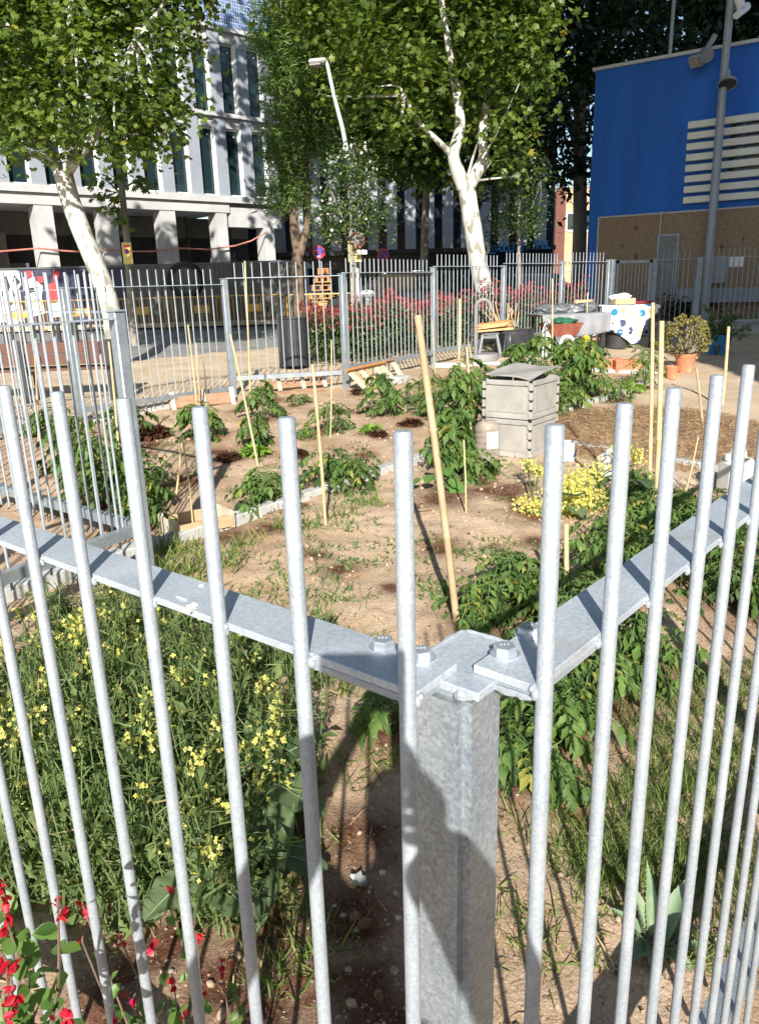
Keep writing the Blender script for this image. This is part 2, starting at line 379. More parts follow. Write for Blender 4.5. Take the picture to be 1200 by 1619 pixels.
def kerb_run(p0, p1, label, w=.09, h=.10, n=None, sink=.05, step=.5):
    p0, p1 = Vector(p0), Vector(p1); d = (p1 - p0); L = d.length; d.normalize(); n = max(1, round(L / step))
    root = bpy.data.objects.new('kerb', None); COL.objects.link(root); root.location = (p0.x, p0.y, g(p0.y)); struct(root)
    for i in range(n):
        c = p0 + d * (i + .5) * L / n; zc = g(c.y) + h / 2 - sink + random.uniform(-.006, .006)
        slope = Vector((d.x, d.y, g(c.y + d.y * .5) - g(c.y - d.y * .5))).normalized()
        Y = Vector((-d.y, d.x, 0)) ; Y = (Y + d.to_3d() * random.uniform(-.02, .02)).normalized(); Z = slope.cross(Y)
        q = B().obox((c.x, c.y, zc), (L / n - .012, w, h), slope, Y, Z, .008)
        obj('kerb_stone', q, CONC, root)
    return root

# ------------------------------------------------------------------ the white office building on the left
FO = Vector((-14.107, 30.0)); FD = Vector((.74907, .66249)); FN = Vector((FD.y, -FD.x))
def FP(u, z, out=0.0): p = FO + FD * u + FN * out; return Vector((p.x, p.y, z))
def fbox(b, u0, u1, z0, z1, o0, o1): return b.box(FP((u0 + u1) / 2, (z0 + z1) / 2, (o0 + o1) / 2), (u1 - u0, o1 - o0, z1 - z0), FD)
bld = thing('office_building', 'white office building under construction with tall narrow windows and open ground floor', 'building', FP(3, .7))
U0, U1 = -9.0, 13.2
b = B(); fbox(b, U0, U1, 5.62, 16.5, -9, -.36); fbox(b, U0, 10.3, 5.16, 5.62, -9, -.5); obj('wall', b, WHITEWALL, bld)
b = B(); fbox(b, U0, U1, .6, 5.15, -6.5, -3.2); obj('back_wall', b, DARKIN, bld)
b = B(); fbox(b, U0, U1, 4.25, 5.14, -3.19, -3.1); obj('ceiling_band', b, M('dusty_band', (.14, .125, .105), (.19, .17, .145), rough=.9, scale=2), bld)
for u in (2.9, 3.6, 5.9, 8.3, 8.9, 11.2):
    b = B(); fbox(b, u, u + .05, 2.9, 5.1, -1.6, -1.55); obj('hanging_rod', b, DARKIN, bld)
for u, w_, z_, h_ in ((.9, 1.1, .8, 2.3), (5.4, .5, .8, 2.9), (8.2, .9, .8, 1.9), (10.6, .4, .8, 3.2), (11.4, .5, .8, 2.8)):
    b = B(); fbox(b, u, u + w_, z_, z_ + h_, -2.6, -2.4); obj('inner_partition', b, M('grey_partition', (.10, .10, .105), (.15, .15, .15), rough=.8, scale=2), bld)
b = B(); fbox(b, -1.2, .9, .7, 4.2, -1.4, -1.3); obj('brown_sheet', b, M('brown_site_sheet', (.10, .08, .06), (.15, .125, .10), rough=.7, scale=3), bld)
b = B(); fbox(b, U0, 10.32, 5.15, 5.56, -.5, -.02); obj('beam', b, BEAM, bld)
b = B(); fbox(b, 10.34, U1, 4.56, 5.40, -.8, -.12); obj('beam', b, BEAM, bld)
for z in (5.57, 9.06, 12.42):
    b = B(); fbox(b, U0, U1 + .1, z, z + (.28 if z < 6 else .16), -.34, .12); obj('cornice', b, BEAM, bld)
for u in (-6.2, -3.5, -.9, 1.72, 4.28, 6.92, 9.62, 12.15):
    w = .55 if u > 9 else .70
    b = B(); fbox(b, u, u + w, .6, 5.14 if u < 9.7 else 4.55, -.75, -.06); obj('column', b, BEAM, bld)
fin = None
bay0 = 9.87 - 1.35 * 13
def wframe(u0, u1, z0, z1):
    b = B()
    for a, c, d, e in ((u0, u0 + .05, z0, z1), (u1 - .05, u1, z0, z1), (u0 + .052, u1 - .052, z0, z0 + .06), (u0 + .052, u1 - .052, z1 - .06, z1)):
        fbox(b, a, c, d, e, -.34, -.25)
    fbox(b, u1 - .018, u1 + .004, z0, z1, -.249, -.02)
    return b
for lev, (z0, z1) in enumerate(((5.86, 9.05), (9.23, 12.41))):
    for k in range(16):
        u = bay0 + k * 1.35
        b = B(); fbox(b, u, u + .55, z0, z1, -.34, .0); obj('fin', b, FINPAINT, bld)
        if u + 1.35 > U1: continue
        b = B(); fbox(b, u + .56, u + 1.34, z1 - .40, z1 - .003, -.34, -.10); obj('lintel', b, BEAM, bld)
        f = obj('window', wframe(u + .56, u + 1.34, z0 + .01, z1 - .41), FRAME, bld)
        b = B(); fbox(b, u + .615, u + 1.285, z0 + .075, z1 - .475, -.33, -.28); obj('pane', b, GLASS, f)
        if k > 8:
            b = B(); fbox(b, u + 1.08, u + 1.14, z1 - .72, z1 - .66, -.279, -.276); obj('sticker', b, WHITEP, f)
# netted guard rail on the terrace above the last cornice
NETB = M('blue_net_sheet', (.05, .16, .42), (.09, .24, .55), rough=.7, scale=4); NETW = M('white_net_cord', (.42, .46, .52), None, rough=.7)
b = B(); fbox(b, U0, U1, 12.6, 14.6, -.30, -.28); obj('net_sheet', b, NETB, bld)
b = B()
for i in range(75): fbox(b, 4 + i * .12, 4.03 + i * .12, 12.6, 14.6, -.2, -.19)
for i in range(16): fbox(b, 4, 13.1, 12.62 + i * .125, 12.648 + i * .125, -.188, -.18)
obj('net', b, NETW, bld)['kind'] = 'stuff'
# hose slung along the columns
pts = [on_plane(x, y, FP(0, 0, .15), FN) for x, y in ((-60, 396), (0, 397), (62, 392), (100, 396), (130, 398), (172, 394), (200, 397), (240, 397), (285, 392), (330, 394), (372, 388), (398, 380), (420, 367))]
tag(obj('cable', B().tube(pts, .035, 6), M('faded_red_cable', (.5, .16, .12), (.6, .26, .2), rough=.6, scale=3), None, True), 'faded red cable slung across the columns of the white building', 'cable')

# ------------------------------------------------------------------ the striped building in the middle
SY = 42.0
def sp(px, py): return aty(px, py, SY)
zs = sp(650, 393).z
sb = thing('striped_building', 'dark glass building with vertical white stripes behind the trees', 'building', (3, SY + 1, g(SY)))
b = B(); b.box((1.3, SY + 5, 9.5), (16.6, 9, 18)); obj('wall', b, M('black_glass_wall', (.012, .015, .022), (.02, .024, .034), rough=.25, scale=.6, spec=.3), sb)
b = B(); b.box((1.3, SY + .3, zs - .12), (16.6, .8, .22)); obj('canopy', b, M('black_canopy', (.015, .014, .014), None, rough=.6), sb)
STRIPE = M('stripe_panel_grey', (.26, .285, .32), (.30, .325, .36), rough=.5, scale=1)
x0 = sp(612, 390).x; pitch = (sp(671, 390).x - sp(612, 390).x) / 2
for k in range(-6, 9):
    for a, c in ((zs, zs + 2.0), (zs + 2.01, zs + 5.0), (zs + 5.01, zs + 9.0), (zs + 9.01, zs + 13.5)):
        b = B(); b.box((x0 + k * pitch + .27, SY + .35, (a + c) / 2), (.55, .3, c - a)); obj('panel', b, STRIPE, sb)
# the shop name over the entrance, too far and too hidden to read: a ring and a run of blue letter strokes
BLUEL = M('blue_letter', (.02, .22, .52), (.03, .30, .62), rough=.4, scale=4)
p = sp(763, 393); b = B(); b.tube([(p.x + .30 * math.cos(t), SY - .12, p.z + .30 * math.sin(t)) for t in np.linspace(0, 2 * PI, 17)], .09, 6); obj('letter', b, M('pale_letter', (.72, .70, .5), None, rough=.4), sb)
rs = random.Random(4)
for x in list(range(771, 788, 6)) + list(range(790, 832, 7)) + list(range(843, 868, 7)):
    p = sp(x, 394 if x < 790 else 391 if x < 840 else 386); h = .42; b = B(); w = .20
    b.box((p.x, SY - .12, p.z), (.055, .06, h))
    if rs.random() < .8: b.box((p.x + w * .55, SY - .12, p.z + rs.choice((-.18, 0, .18))), (w * .8, .06, .07))
    if rs.random() < .8: b.box((p.x + w * .95, SY - .12, p.z - .02), (.055, .06, h - .04))
    obj('letter', b, BLUEL, sb)

# peach house far behind
pk = aty(897, 440, 70); zt = aty(890, 296, 70).z
ph = thing('peach_house', 'sunlit peach house with red brown corner strip far behind the fence', 'building', (pk.x, 71, g(70)))
b = B(); b.box((pk.x + 3.5, 74, zt / 2), (8.2, 8, zt)); obj('wall', b, PEACH, ph)
b = B(); b.box((aty(883, 400, 70).x, 69.9, zt / 2), (.85, .3, zt)); obj('corner_strip', b, RUST, ph)
for z in (zt * .28, zt * .62): b = B(); b.box((pk.x + 3.7, 69.96, z), (7.6, .1, .12)); obj('string_course', b, M('pale_peach_trim', (.8, .62, .44), None, rough=.8), ph)
for x in (903, 925):
    p = aty(x, 350, 70); b = B(); b.box((p.x, 69.97, p.z), (.9, .08, 1.5)); w = obj('window', b, FRAME, ph); b = B(); b.box((p.x, 69.92, p.z), (.7, .04, 1.3)); obj('pane', b, GLASS, w)

# ------------------------------------------------------------------ the blue building on the right
BC3 = aty(926, 440, 21.0); BC = Vector((BC3.x, BC3.y)); r_ = ray(-1229, 497); BD = -Vector((r_[0], r_[1])).normalized(); BN = Vector((BD.y, -BD.x))
if BN.y > 0: BN = -BN
def BP(t, z, out=0.0): p = BC + BD * t + BN * out; return Vector((p.x, p.y, z))
def bw(px, py, out=0.0):
    p = on_plane(px, py, BC + BN * out, BN); q = Vector((p.x, p.y)) - BC; return q.dot(BD), p.z
def bbox(b, t0, t1, z0, z1, o0, o1, bev=0): return b.box(BP((t0 + t1) / 2, (z0 + z1) / 2, (o0 + o1) / 2), (t1 - t0, o1 - o0, z1 - z0), BD, bev=bev)
ZT = bw(930, 114)[1]; ZB = bw(946, 345)[1]; TB = bw(946, 400)[0]; LW = 15.0
bb = thing('blue_building', 'bright blue rendered building with brown pebble dashed base and cream louvres', 'building', BP(3, .6))
b = B(); bbox(b, 0, LW, .3, ZT, -9, 0); obj('wall', b, BLUE, bb)
b = B(); bbox(b, -.06, LW, ZT, ZT + .07, -9.1, .08); obj('roof_edge', b, M('pale_roof_trim', (.55, .55, .53), None, rough=.6), bb)
b = B(); bbox(b, TB, LW, .3, ZB, .0, .05); obj('base', b, PEBBLE, bb)
b = B(); bbox(b, TB - .03, LW, ZB, ZB + .035, .0, .07); bbox(b, TB - .035, TB, .3, ZB, .0, .07); obj('trim', b, M('pale_trim', (.5, .48, .44), None, rough=.6), bb)
t = bw(1041, 400)[0]; b = B(); bbox(b, t, t + .035, .5, ZB, .05, .085); b.blob(BP(t + .02, ZB, .08), .06, rough=.1); obj('cable_duct', b, M('grey_duct', (.4, .4, .39), None, rough=.6), bb)
t0, z1 = bw(1042, 374); t1, z0 = bw(1068, 470)
b = B(); bbox(b, t0, t0 + .05, z0, z1, .05, .10); bbox(b, t1 - .05, t1, z0, z1, .05, .10); bbox(b, t0, t1, z1, z1 + .05, .05, .10); bbox(b, t0 + .05, t1 - .05, z0, z1, .05, .06)
vent = obj('vent_grille', b, GREYMET, bb)
b = B(); n = 26
for i in range(n):
    z = z0 + (i + .5) * (z1 - z0) / n; b.obox(BP((t0 + t1) / 2, z, .085), (t1 - t0 - .11, .045, .012), BD.to_3d(), (BN.to_3d() + Vector((0, 0, -.7))).normalized(), (Vector((0, 0, 1)) + .7 * BN.to_3d()).normalized())
obj('slats', b, M('vent_slat_grey', (.36, .38, .40), None, rough=.5, metal=.2), vent)['kind'] = 'stuff'
lz1 = bw(1090, 199)[1]; lz0 = bw(1082, 317)[1]; lt0 = bw(1087, 260)[0]; lt1 = lt0 + 4.6
b = B(); bbox(b, lt0 + .9, lt1 - .4, lz0 + .5, lz1 - .05, -.2, .004); wo = obj('window', b, M('dark_louvre_window', (.012, .013, .016), None, rough=.2), bb)
b = B(); bbox(b, lt0 + 1.15, lt0 + 1.23, lz0 + .5, lz1 - .05, .004, .06); bbox(b, lt0 + 2.6, lt0 + 2.68, lz0 + .5, lz1 - .05, .004, .06); obj('frame', b, M('blue_window_frame', (.02, .07, .25), None, rough=.5), wo)
for i in range(8):
    z = lz0 + (lz1 - lz0) * (i / 7); b = B(); bbox(b, lt0 - i * .004, lt1, z - .075, z + .075, .06, .17, .01); obj('louvre_slat', b, CREAM, bb)
t0, z1 = bw(1076, 456); t1, z0 = bw(1215, 476)
b = B(); bbox(b, t0, t0 + 7, z0, z1, .05, .30); obj('ledge', b, M('grey_ledge', (.24, .27, .31), (.28, .31, .35), rough=.7, scale=2), bb)
t0, z1 = bw(1120, 405, .2); t1, z0 = bw(1146, 447, .2)
b = B(); bbox(b, t0, t1, z0, z1, .051, .22, .01); mb = obj('meter_cabinet', b, GREYMET, bb); b = B(); bbox(b, t0 + .06, t0 + .09, z0 + .25, z0 + .4, .221, .24); obj('handle', b, DARKMET, mb)
t0, z1 = bw(1153, 406, .06); t1, z0 = bw(1176, 421, .06)
for i in range(3):
    w = (t1 - t0) / 3; b = B(); bbox(b, t0 + i * w + .008, t0 + (i + 1) * w - .008, z0, z1, .051, .062); obj('notice', b, WHITEP, bb)
# floodlights on the roof edge
for px, py, tilt in ((1102, 96, -.3), (1116, 84, .5)):
    t, z = bw(px, py, .3); c = BP(t, z, .35); X = (BN.to_3d() * .8 + Vector((0, 0, -.6)) + BD.to_3d() * tilt).normalized(); Y = Vector((0, 0, 1)).cross(X).normalized(); Z = X.cross(Y)
    fl = thing('floodlight', 'square grey floodlight on the roof edge of the blue building' if tilt < 0 else 'white tubular floodlight beside the square one on the blue roof', 'light', c)
    if tilt < 0:
        b = B().obox(c, (.14, .30, .26), X, Y, Z, .02); obj('housing', b, GREYMET, fl)
        b = B().obox(c + X * .09, (.02, .25, .19), X, Y, Z); ln = obj('lens', b, M('lamp_lens', (.30, .27, .22), None, rough=.15), fl)
    else:
        b = B().tube([c - X * .10, c + X * .16], [.10, .15], 14); obj('housing', b, GREYMET, fl)
        b = B().tube([c - X * .05, c - X * .05 + Vector((.20, 0, .34))], .06, 10); obj('neck', b, GREYMET, fl)
    b = B().tube([c - X * .06, BP(t, ZT - .05, .0)], .03, 6); obj('bracket', b, GREYMET, fl)
p = bw(1036, 94); b = B().tube([BP(p[0], ZT, -1.2), BP(p[0] + .02, ZT + 5, -1.2)], .045, 8)
tag(obj('roof_mast', b, GREYMET, None, True, loc=BP(p[0], ZT, -1.2)), 'thin grey mast rising from the roof of the blue building', 'mast')

# tall block behind and to the right of the camera: it puts the blue building and the right-hand corner in shade
ab = thing('apartment_block', 'tall plain ochre apartment block standing behind the right hand fence', 'building', (14, -9, 0))
AX0, AX1, AY0, AY1, AZ = 5.15, 24, -14, -4, 38
b = B(); b.box(((AX0 + AX1) / 2, (AY0 + AY1) / 2, AZ / 2), (AX1 - AX0, AY1 - AY0, AZ)); obj('wall', b, M('ochre_render', (.5, .42, .32), (.56, .48, .38), rough=.9, scale=1), ab)
b = B(); b.box((0, 0, 0), (1.3, .08, 1.5)); wme = None
for i in range(8):
    for j in range(11):
        c = Vector((AX0 + 1.6 + i * 2.25, AY1 + .03, 2.2 + j * 3.05))
        if wme is None:
            o = obj('window', B().box(c, (1.3, .08, 1.5)), FRAME, ab); q = obj('pane', B().box(c + Vector((0, .05, 0)), (1.1, .03, 1.3)), GLASS, o); wme = (o, q, c)
        else:
            o = wme[0].copy(); COL.objects.link(o); o.location = wme[0].location + (c - wme[2]); q = wme[1].copy(); COL.objects.link(q); q.parent = o
# ------------------------------------------------------------------ across the road: hoarding, barriers, bollards, signs
HY = 26.6
hz = aty(200, 421, HY).z
hb = thing('hoarding', 'dark site hoarding with graffiti at its left end in front of the white building', 'fence', (-9, HY, g(HY)))
xs = np.arange(-16.6, -3.4, 1.2)
for i, x in enumerate(xs):
    navy = -12.4 < x < -8.3
    b = B(); b.box((x + .59, HY, (g(HY) + hz) / 2), (1.17, .05, hz - g(HY)), bev=.0)
    if not navy:
        for k in range(8): b.box((x + .08 + k * .145, HY - .035, (g(HY) + hz) / 2), (.05, .025, hz - g(HY) - .06))
    obj('board', b, NAVY if navy else (GREYB if x > -9 else M('pale_hoarding_board', (.36, .37, .38), (.45, .46, .46), rough=.6, scale=2)), hb)
b = B(); b.box((-10, HY - .02, hz + .03), (13.2, .10, .05)); obj('top_rail', b, GREYB, hb)
# graffiti on the left boards: white and black figures with red caps
GW, GK, GR = M('white_graffiti_paint', (.42, .46, .48), (.52, .56, .58), rough=.6, scale=5), M('black_graffiti_paint', (.02, .022, .025), None, rough=.6), M('red_graffiti_paint', (.5, .03, .035), (.58, .06, .06), rough=.6, scale=5)
def patch(pts, mat, out, name='painted_patch'):
    b = B(); P = [aty(x, y, HY - .06 - out) for x, y in pts]; n = len(P)
    b.add(P + [p + Vector((0, .004, 0)) for p in P], [tuple(range(n)), tuple(range(n, 2 * n))[::-1]] + [(i, i + n, (i + 1) % n + n, (i + 1) % n) for i in range(n)]); return obj(name, b, mat, hb)
patch([(0, 429), (30, 428), (34, 450), (20, 470), (28, 488), (2, 500)], GW, 0)
patch([(36, 446), (50, 438), (68, 452), (66, 470), (72, 495), (46, 502), (40, 478)], GW, .0)
patch([(4, 438), (10, 436), (16, 452), (12, 466), (5, 452)], GK, .006); patch([(22, 434), (32, 445), (26, 452), (20, 444)], GK, .006)
patch([(46, 455), (60, 453), (58, 460), (47, 463)], GK, .006); patch([(34, 470), (43, 472), (40, 484), (32, 480)], GK, .006)
patch([(38, 428), (52, 428), (54, 437), (40, 442)], GR, .006); patch([(58, 436), (68, 437), (68, 447), (60, 446)], GR, .006); patch([(76, 450), (88, 444), (94, 470), (80, 480)], GR, .0)
patch([(84, 428), (95, 428), (92, 440), (84, 444)], GR, .0); patch([(76, 480), (100, 476), (100, 500), (78, 502)], GW, .003)
patch([(54, 472), (64, 474), (60, 480)], GK, .006); patch([(10, 474), (22, 478), (14, 486)], GK, .006)
# dark round painted mark further right
p0 = aty(293, 442, HY - .07); b = B(); b.tube([(p0.x + .52 * math.cos(t), p0.y, p0.z + .5 * math.sin(t)) for t in np.linspace(0, 2 * PI, 21)], .10, 5, caps=False); obj('painted_ring', b, GK, hb)

def barrier(p, x, label, w=2.2, h=1.0, mat=YEL):
    r = thing('barrier', label, 'barrier', p, 'yellow pedestrian barriers along the road')
    X = Vector((x[0], x[1], 0)).normalized(); Y = Vector((-X.y, X.x, 0)); Z = Vector((0, 0, 1))
    c = lambda a, z, o=0: p + X * a + Y * o + Z * z
    b = B().tube([c(-w / 2, .12), c(-w / 2, h - .08), c(-w / 2 + .08, h), c(w / 2 - .08, h), c(w / 2, h - .08), c(w / 2, .12)], .022, 6); b.tube([c(-w / 2, .14), c(w / 2, .14)], .018, 6); obj('frame', b, mat, r)
    n = 17
    for i in range(1, n): obj('bar', B().tube([c(-w / 2 + w * i / n, .14), c(-w / 2 + w * i / n, h - .02)], .010, 5), mat, r)
    for s in (-1, 1): obj('foot', B().tube([c(s * w * .38, .14), c(s * w * .38, .02, -.25)], .018, 5).tube([c(s * w * .38, .14), c(s * w * .38, .02, .25)], .018, 5), mat, r)
    b = B(); b.obox(c(.1, .62, -.03), (.5, .015, .24), X, Y, Z); obj('plate', b, mat, r)
    return r
for i, (x, lab) in enumerate(((30, 'yellow barrier in front of the graffiti boards, at the far left'), (126, 'yellow barrier between the leaning plane trunk and the graffiti'), (222, 'yellow barrier below the yellow sign on the young tree'), (318, 'yellow barrier in front of the dark painted ring'), (400, 'yellow barrier at the right end of the dark hoarding'))):
    p = aty(x, 520, 25.2); barrier(Vector((p.x, 25.2, g(25.2))), (1, .02), lab)
p = aty(512, 495, 24); barrier(Vector((p.x, 24, g(24))), (1, .03), 'yellow barrier in front of the stacked orange pallets')
# stacked orange pallets
op = aty(503, 490, 25.4); ot = thing('pallet_stack', 'stepped stack of orange timber pallets behind a yellow barrier', 'pallets', Vector((op.x, 25.6, g(25))))
ORW = M('orange_timber', (.34, .15, .045), (.46, .23, .075), rough=.7, scale=6)
for i in range(7):
    b = B(); w = 1.15 - .13 * i; z = g(25) + .1 + i * .25
    b.box((op.x + .04 * i, 25.6, z), (w, .9, .035)); b.box((op.x + .04 * i, 25.6, z + .15), (w, .9, .03))
    for k in (-1, 0, 1): b.box((op.x + .04 * i + k * (w / 2 - .06), 25.2, z + .075), (.1, .1, .11))
    obj('pallet', b, ORW, ot)
for i, x in enumerate((8, 37, 65, 93, 121)):
    p = aty(x, 526, 21.5); q = Vector((p.x, 21.5, g(21.5)))
    b = B().lathe([(.055, -.05), (.055, .46), (.07, .47), (.07, .50), (.045, .54), (.0, .56)], q, 12)
    tag(obj('bollard', b, DARKMET, None, True, loc=q), ('black bollard at the road edge, leftmost of five', 'black bollard at the road edge, second from the left', 'black bollard at the road edge, middle of five', 'black bollard at the road edge, second from the leaning plane trunk', 'black bollard at the road edge, nearest the leaning plane trunk')[i], 'bollard', 'black bollards along the road')

def disc(c, r, t=.02, axis=(0, -1, 0), seg=24): return B().lathe([(0, 0), (r, 0), (r, t), (0, t)], c, seg, Vector(axis))
SRED, SBLUE = M('sign_red', (.62, .02, .06), None, rough=.4), M('sign_blue', (.03, .04, .32), None, rough=.4)
def no_parking(px, py, Y, label, r=.3, zpost=None, plate=True):
    c = aty(px, py, Y); base = Vector((c.x, Y, g(Y)))
    s = thing('road_sign', label, 'sign', base)
    obj('post', B().tube([base + Vector((0, .06, 0)), Vector((c.x, Y + .06, c.z + .2))], .03, 8), GREYMET, s)
    f = obj('sign_face', disc(c, r), SRED, s)
    obj('centre', disc(c + Vector((0, -.021, 0)), r * .74, .004), SBLUE, f)
    b = B(); b.obox(c + Vector((0, -.030, 0)), (r * 1.5, .004, r * .2), Vector((.7, 0, -.7)), Vector((0, 1, 0)), Vector((.7, 0, .7))); obj('slash', b, SRED, f)
    if plate: b = B(); b.box((c.x, Y - .03, c.z - r * .62), (r * .5, .006, r * .14)); obj('plate', b, WHITEP, f)
    return s
no_parking(504, 398, 26, 'round red and blue no parking sign above the orange pallets', .21)

# yellow notice on the young tree's post and on the street lamp
def notice(px0, py0, px1, py1, Y, label, cat='sign'):
    a = aty(px0, py0, Y); c = aty(px1, py1, Y); m = (a + c) / 2; w, h = abs(c.x - a.x), abs(a.z - c.z)
    s = thing('notice_board', label, cat, m)
    b = B(); b.box(m, (w, .02, h)); obj('board', b, M('pale_yellow_board', (.72, .60, .16), (.78, .66, .22), rough=.6, scale=4), s)
    return s, m, w, h
s, m, w, h = notice(192, 383, 211, 417, 19.3, 'yellow notice with red bar and round mark fixed to the thin young tree')
b = B(); b.box(m + Vector((0, -.016, h * .33)), (w * .62, .006, h * .11)); obj('red_bar', b, SRED, s)
d = obj('round_mark', disc(m + Vector((0, -.012, .04)), w * .27, .006), SRED, s); obj('centre', disc(m + Vector((0, -.02, .04)), w * .18, .004), SBLUE, d)

# street lamp in the middle
LY = 16.0
lp = [aty(x, y, LY) for x, y in ((566, 505), (563, 400), (559, 300), (551, 250), (541, 200), (528, 150), (517, 100), (515, 96))]; lp[0].z = g(LY) - .05
lt = thing('street_lamp', 'slender pale street lamp with bent top between the flowering tree and the plane tree', 'street lamp', Vector((lp[0].x, LY, g(LY))))
LAMPP = M('pale_lamp_paint', (.36, .38, .38), (.43, .45, .45), rough=.45, scale=4)
obj('pole', B().tube(lp, [.068, .056, .048, .045, .042, .038, .035, .032], 12), LAMPP, lt, True)
obj('base_sleeve', B().tube([Vector((lp[0].x, LY, g(LY))), Vector((lp[0].x - .02, LY, g(LY) + .9))], .10, 12), LAMPP, lt, True)
a, c = aty(516, 95, LY), aty(488, 98, LY); X = (c - a).normalized()
b = B().obox((a + c) / 2 + X * .0, ((c - a).length, .22, .08), X, Vector((0, 1, 0)), X.cross(Vector((0, 1, 0))), .03); hd = obj('lamp_head', b, LAMPP, lt)
b = B().obox((a + c) / 2 + X * .05 - Vector((0, 0, .06)), ((c - a).length * .6, .2, .02), X, Vector((0, 1, 0)), X.cross(Vector((0, 1, 0)))); obj('lens', b, M('lamp_lens', (.30, .27, .22)), hd)
s, m, w, h = notice(550, 381, 572, 413, LY - .25, 'pale yellow notice strapped to the street lamp pole')
c = aty(565, 379, LY - .42); rs_ = thing('road_sign', 'faded round sign with white plate on the street lamp pole', 'sign', c)
fs = obj('sign_face', disc(c, .15), M('faded_sign_red', (.30, .09, .06), (.38, .14, .10), rough=.6, scale=8), rs_); obj('centre', disc(c + Vector((0, -.021, 0)), .105, .004), M('faded_sign_centre', (.16, .15, .16), (.2, .18, .17), rough=.6, scale=8), fs)
b = B(); b.box(aty(572, 398, LY - .42), (.2, .012, .085)); obj('plate', b, WHITEP, rs_)
no_parking(606, 402, 30, 'dim round sign in the shade below the striped building', .22, plate=False)

# lamp post in front of the blue building
QY = 18.6
q = [aty(x, y, QY) for x, y in ((1113, 500), (1130, 300), (1146, 100), (1155, 0), (1168, -160))]; q[0] = Vector((q[0].x, QY, g(QY) - .1)); 
l2 = thing('street_lamp', 'tall grey lamp post with small round lamp in front of the blue building', 'street lamp', Vector((q[0].x, QY, g(QY))))
obj('pole', B().tube(q, [.11, .095, .085, .08, .07], 14), GREYMET, l2, True)
c = aty(1150, 130, QY - .15); ax_ = Vector((-.12, -.45, -.9)).normalized()
h_ = obj('lamp_head', B().lathe([(0, -.30), (.06, -.30), (.07, -.12), (.15, -.06), (.20, .0), (.20, .05), (.185, .05), (.185, .02), (0, .02)], c, 20, ax_), GREYMET, l2, True)
obj('lens', B().lathe([(0, .022), (.18, .022), (.18, .03), (0, .03)], c, 20, ax_), M('smoked_lens', (.05, .035, .03), None, rough=.15), h_)
obj('arm', B().tube([aty(1146, 118, QY), c - ax_ * .25], .03, 6), GREYMET, l2)
c = aty(1172, 14, QY)
cm = thing('security_camera', 'pair of white tubular floodlights on an arm near the lamp post top', 'light', c)
obj('arm', B().tube([aty(1153, 12, QY), c], .03, 6), GREYMET, cm)
obj('housing', B().tube([aty(1167, -6, QY - .1), aty(1172, 12, QY - .1)], [.10, .09], 10), WHITEP, cm)
obj('housing', B().tube([aty(1164, 24, QY - .2), aty(1181, 9, QY + .1)], [.07, .085], 10), WHITEP, cm)

# vehicles half hidden behind the hedge
def car(p, x, label, cat, L=4.2, W=1.75, H=1.45, paint=None, van=False):
    r = thing('parked_van' if van else 'parked_car', label, cat, p)
    X = Vector((x[0], x[1], 0)).normalized(); Y = Vector((-X.y, X.x, 0)); Z = Vector((0, 0, 1))
    prof = [(-.5, .18), (-.5, .42), (-.47, .58), (-.30, .64), (-.17, .97), (.18, 1.0), (.36, .93), (.46, .66), (.5, .55), (.5, .18)] if not van else [(-.5, .14), (-.5, .35), (-.46, .45), (-.36, .52), (-.27, .95), (-.2, 1.0), (.49, 1.0), (.5, .9), (.5, .14)]
    bm = bmesh.new()
    for s, in ((-1,), (1,)):
        for a, z in prof: bm.verts.new(p + X * a * L + Y * s * W / 2 * (1 if z < .66 else .84) + Z * z * H)
    bm.verts.ensure_lookup_table(); n = len(prof)
    bm.faces.new(bm.verts[:n]); bm.faces.new(bm.verts[n:][::-1])
    for i in range(n): bm.faces.new((bm.verts[i], bm.verts[(i + 1) % n], bm.verts[n + (i + 1) % n], bm.verts[n + i]))
    bmesh.ops.bevel(bm, geom=bm.edges[:], offset=.05, segments=2, affect='EDGES'); bm.verts.index_update()
    b = B(); b.add([v.co.copy() for v in bm.verts], [[v.index for v in f.verts] for f in bm.faces]); bm.free()
    body = obj('body', b, paint, r, True)
    gl = glass('car_glass', (.012, .015, .018), .05)
    for s in (-1, 1):
        b = B(); lo, hi = (.66, .93) if not van else (.58, .88)
        poly = [(-.25, lo), (-.155, hi), (.17, hi), (.33, hi - .03), (.40, lo)] if not van else [(-.33, lo), (-.26, hi), (-.1, hi), (-.1, lo)]
        b.prism([(a * L, z * H) for a, z in poly], p + Y * s * (W / 2 * (.95 if not van else .93)), X, Z, Y * s, .02 if not van else .05); obj('side_window', b, gl, r)
    a0, a1 = ((-.29, .66), (-.18, .95)) if not van else ((-.355, .55), (-.275, .93))
    m = p + X * (a0[0] + a1[0]) / 2 * L + Z * (a0[1] + a1[1]) / 2 * H; U = (X * (a1[0] - a0[0]) * L + Z * (a1[1] - a0[1]) * H); 
    b = B().obox(m + (Z - X).normalized() * .03, (U.length, W * .74, .02), U.normalized(), Y, U.normalized().cross(Y)); obj('windscreen', b, gl, r)
    for a in (-.32, .30):
        for s in (-1, 1):
            c = p + X * a * L + Y * s * (W / 2 - .06) + Z * .31
            w = obj('wheel', B().lathe([(0, -.1), (.27, -.1), (.31, -.06), (.31, .06), (.27, .1), (0, .1)], c, 18, Y), M('tyre_rubber', (.02, .02, .02), None, rough=.9), r, True)
            obj('rim', B().lathe([(0, .102), (.18, .102), (.2, .112), (0, .112)], c, 14, Y * s), GREYMET, w)
    for s in (-1, 1): b = B(); b.obox(p - X * L * .495 + Y * s * W * .34 + Z * H * .42, (.06, .3, .12), X, Y, Z, .015); obj('headlight', b, WHITEP, r)
    return r
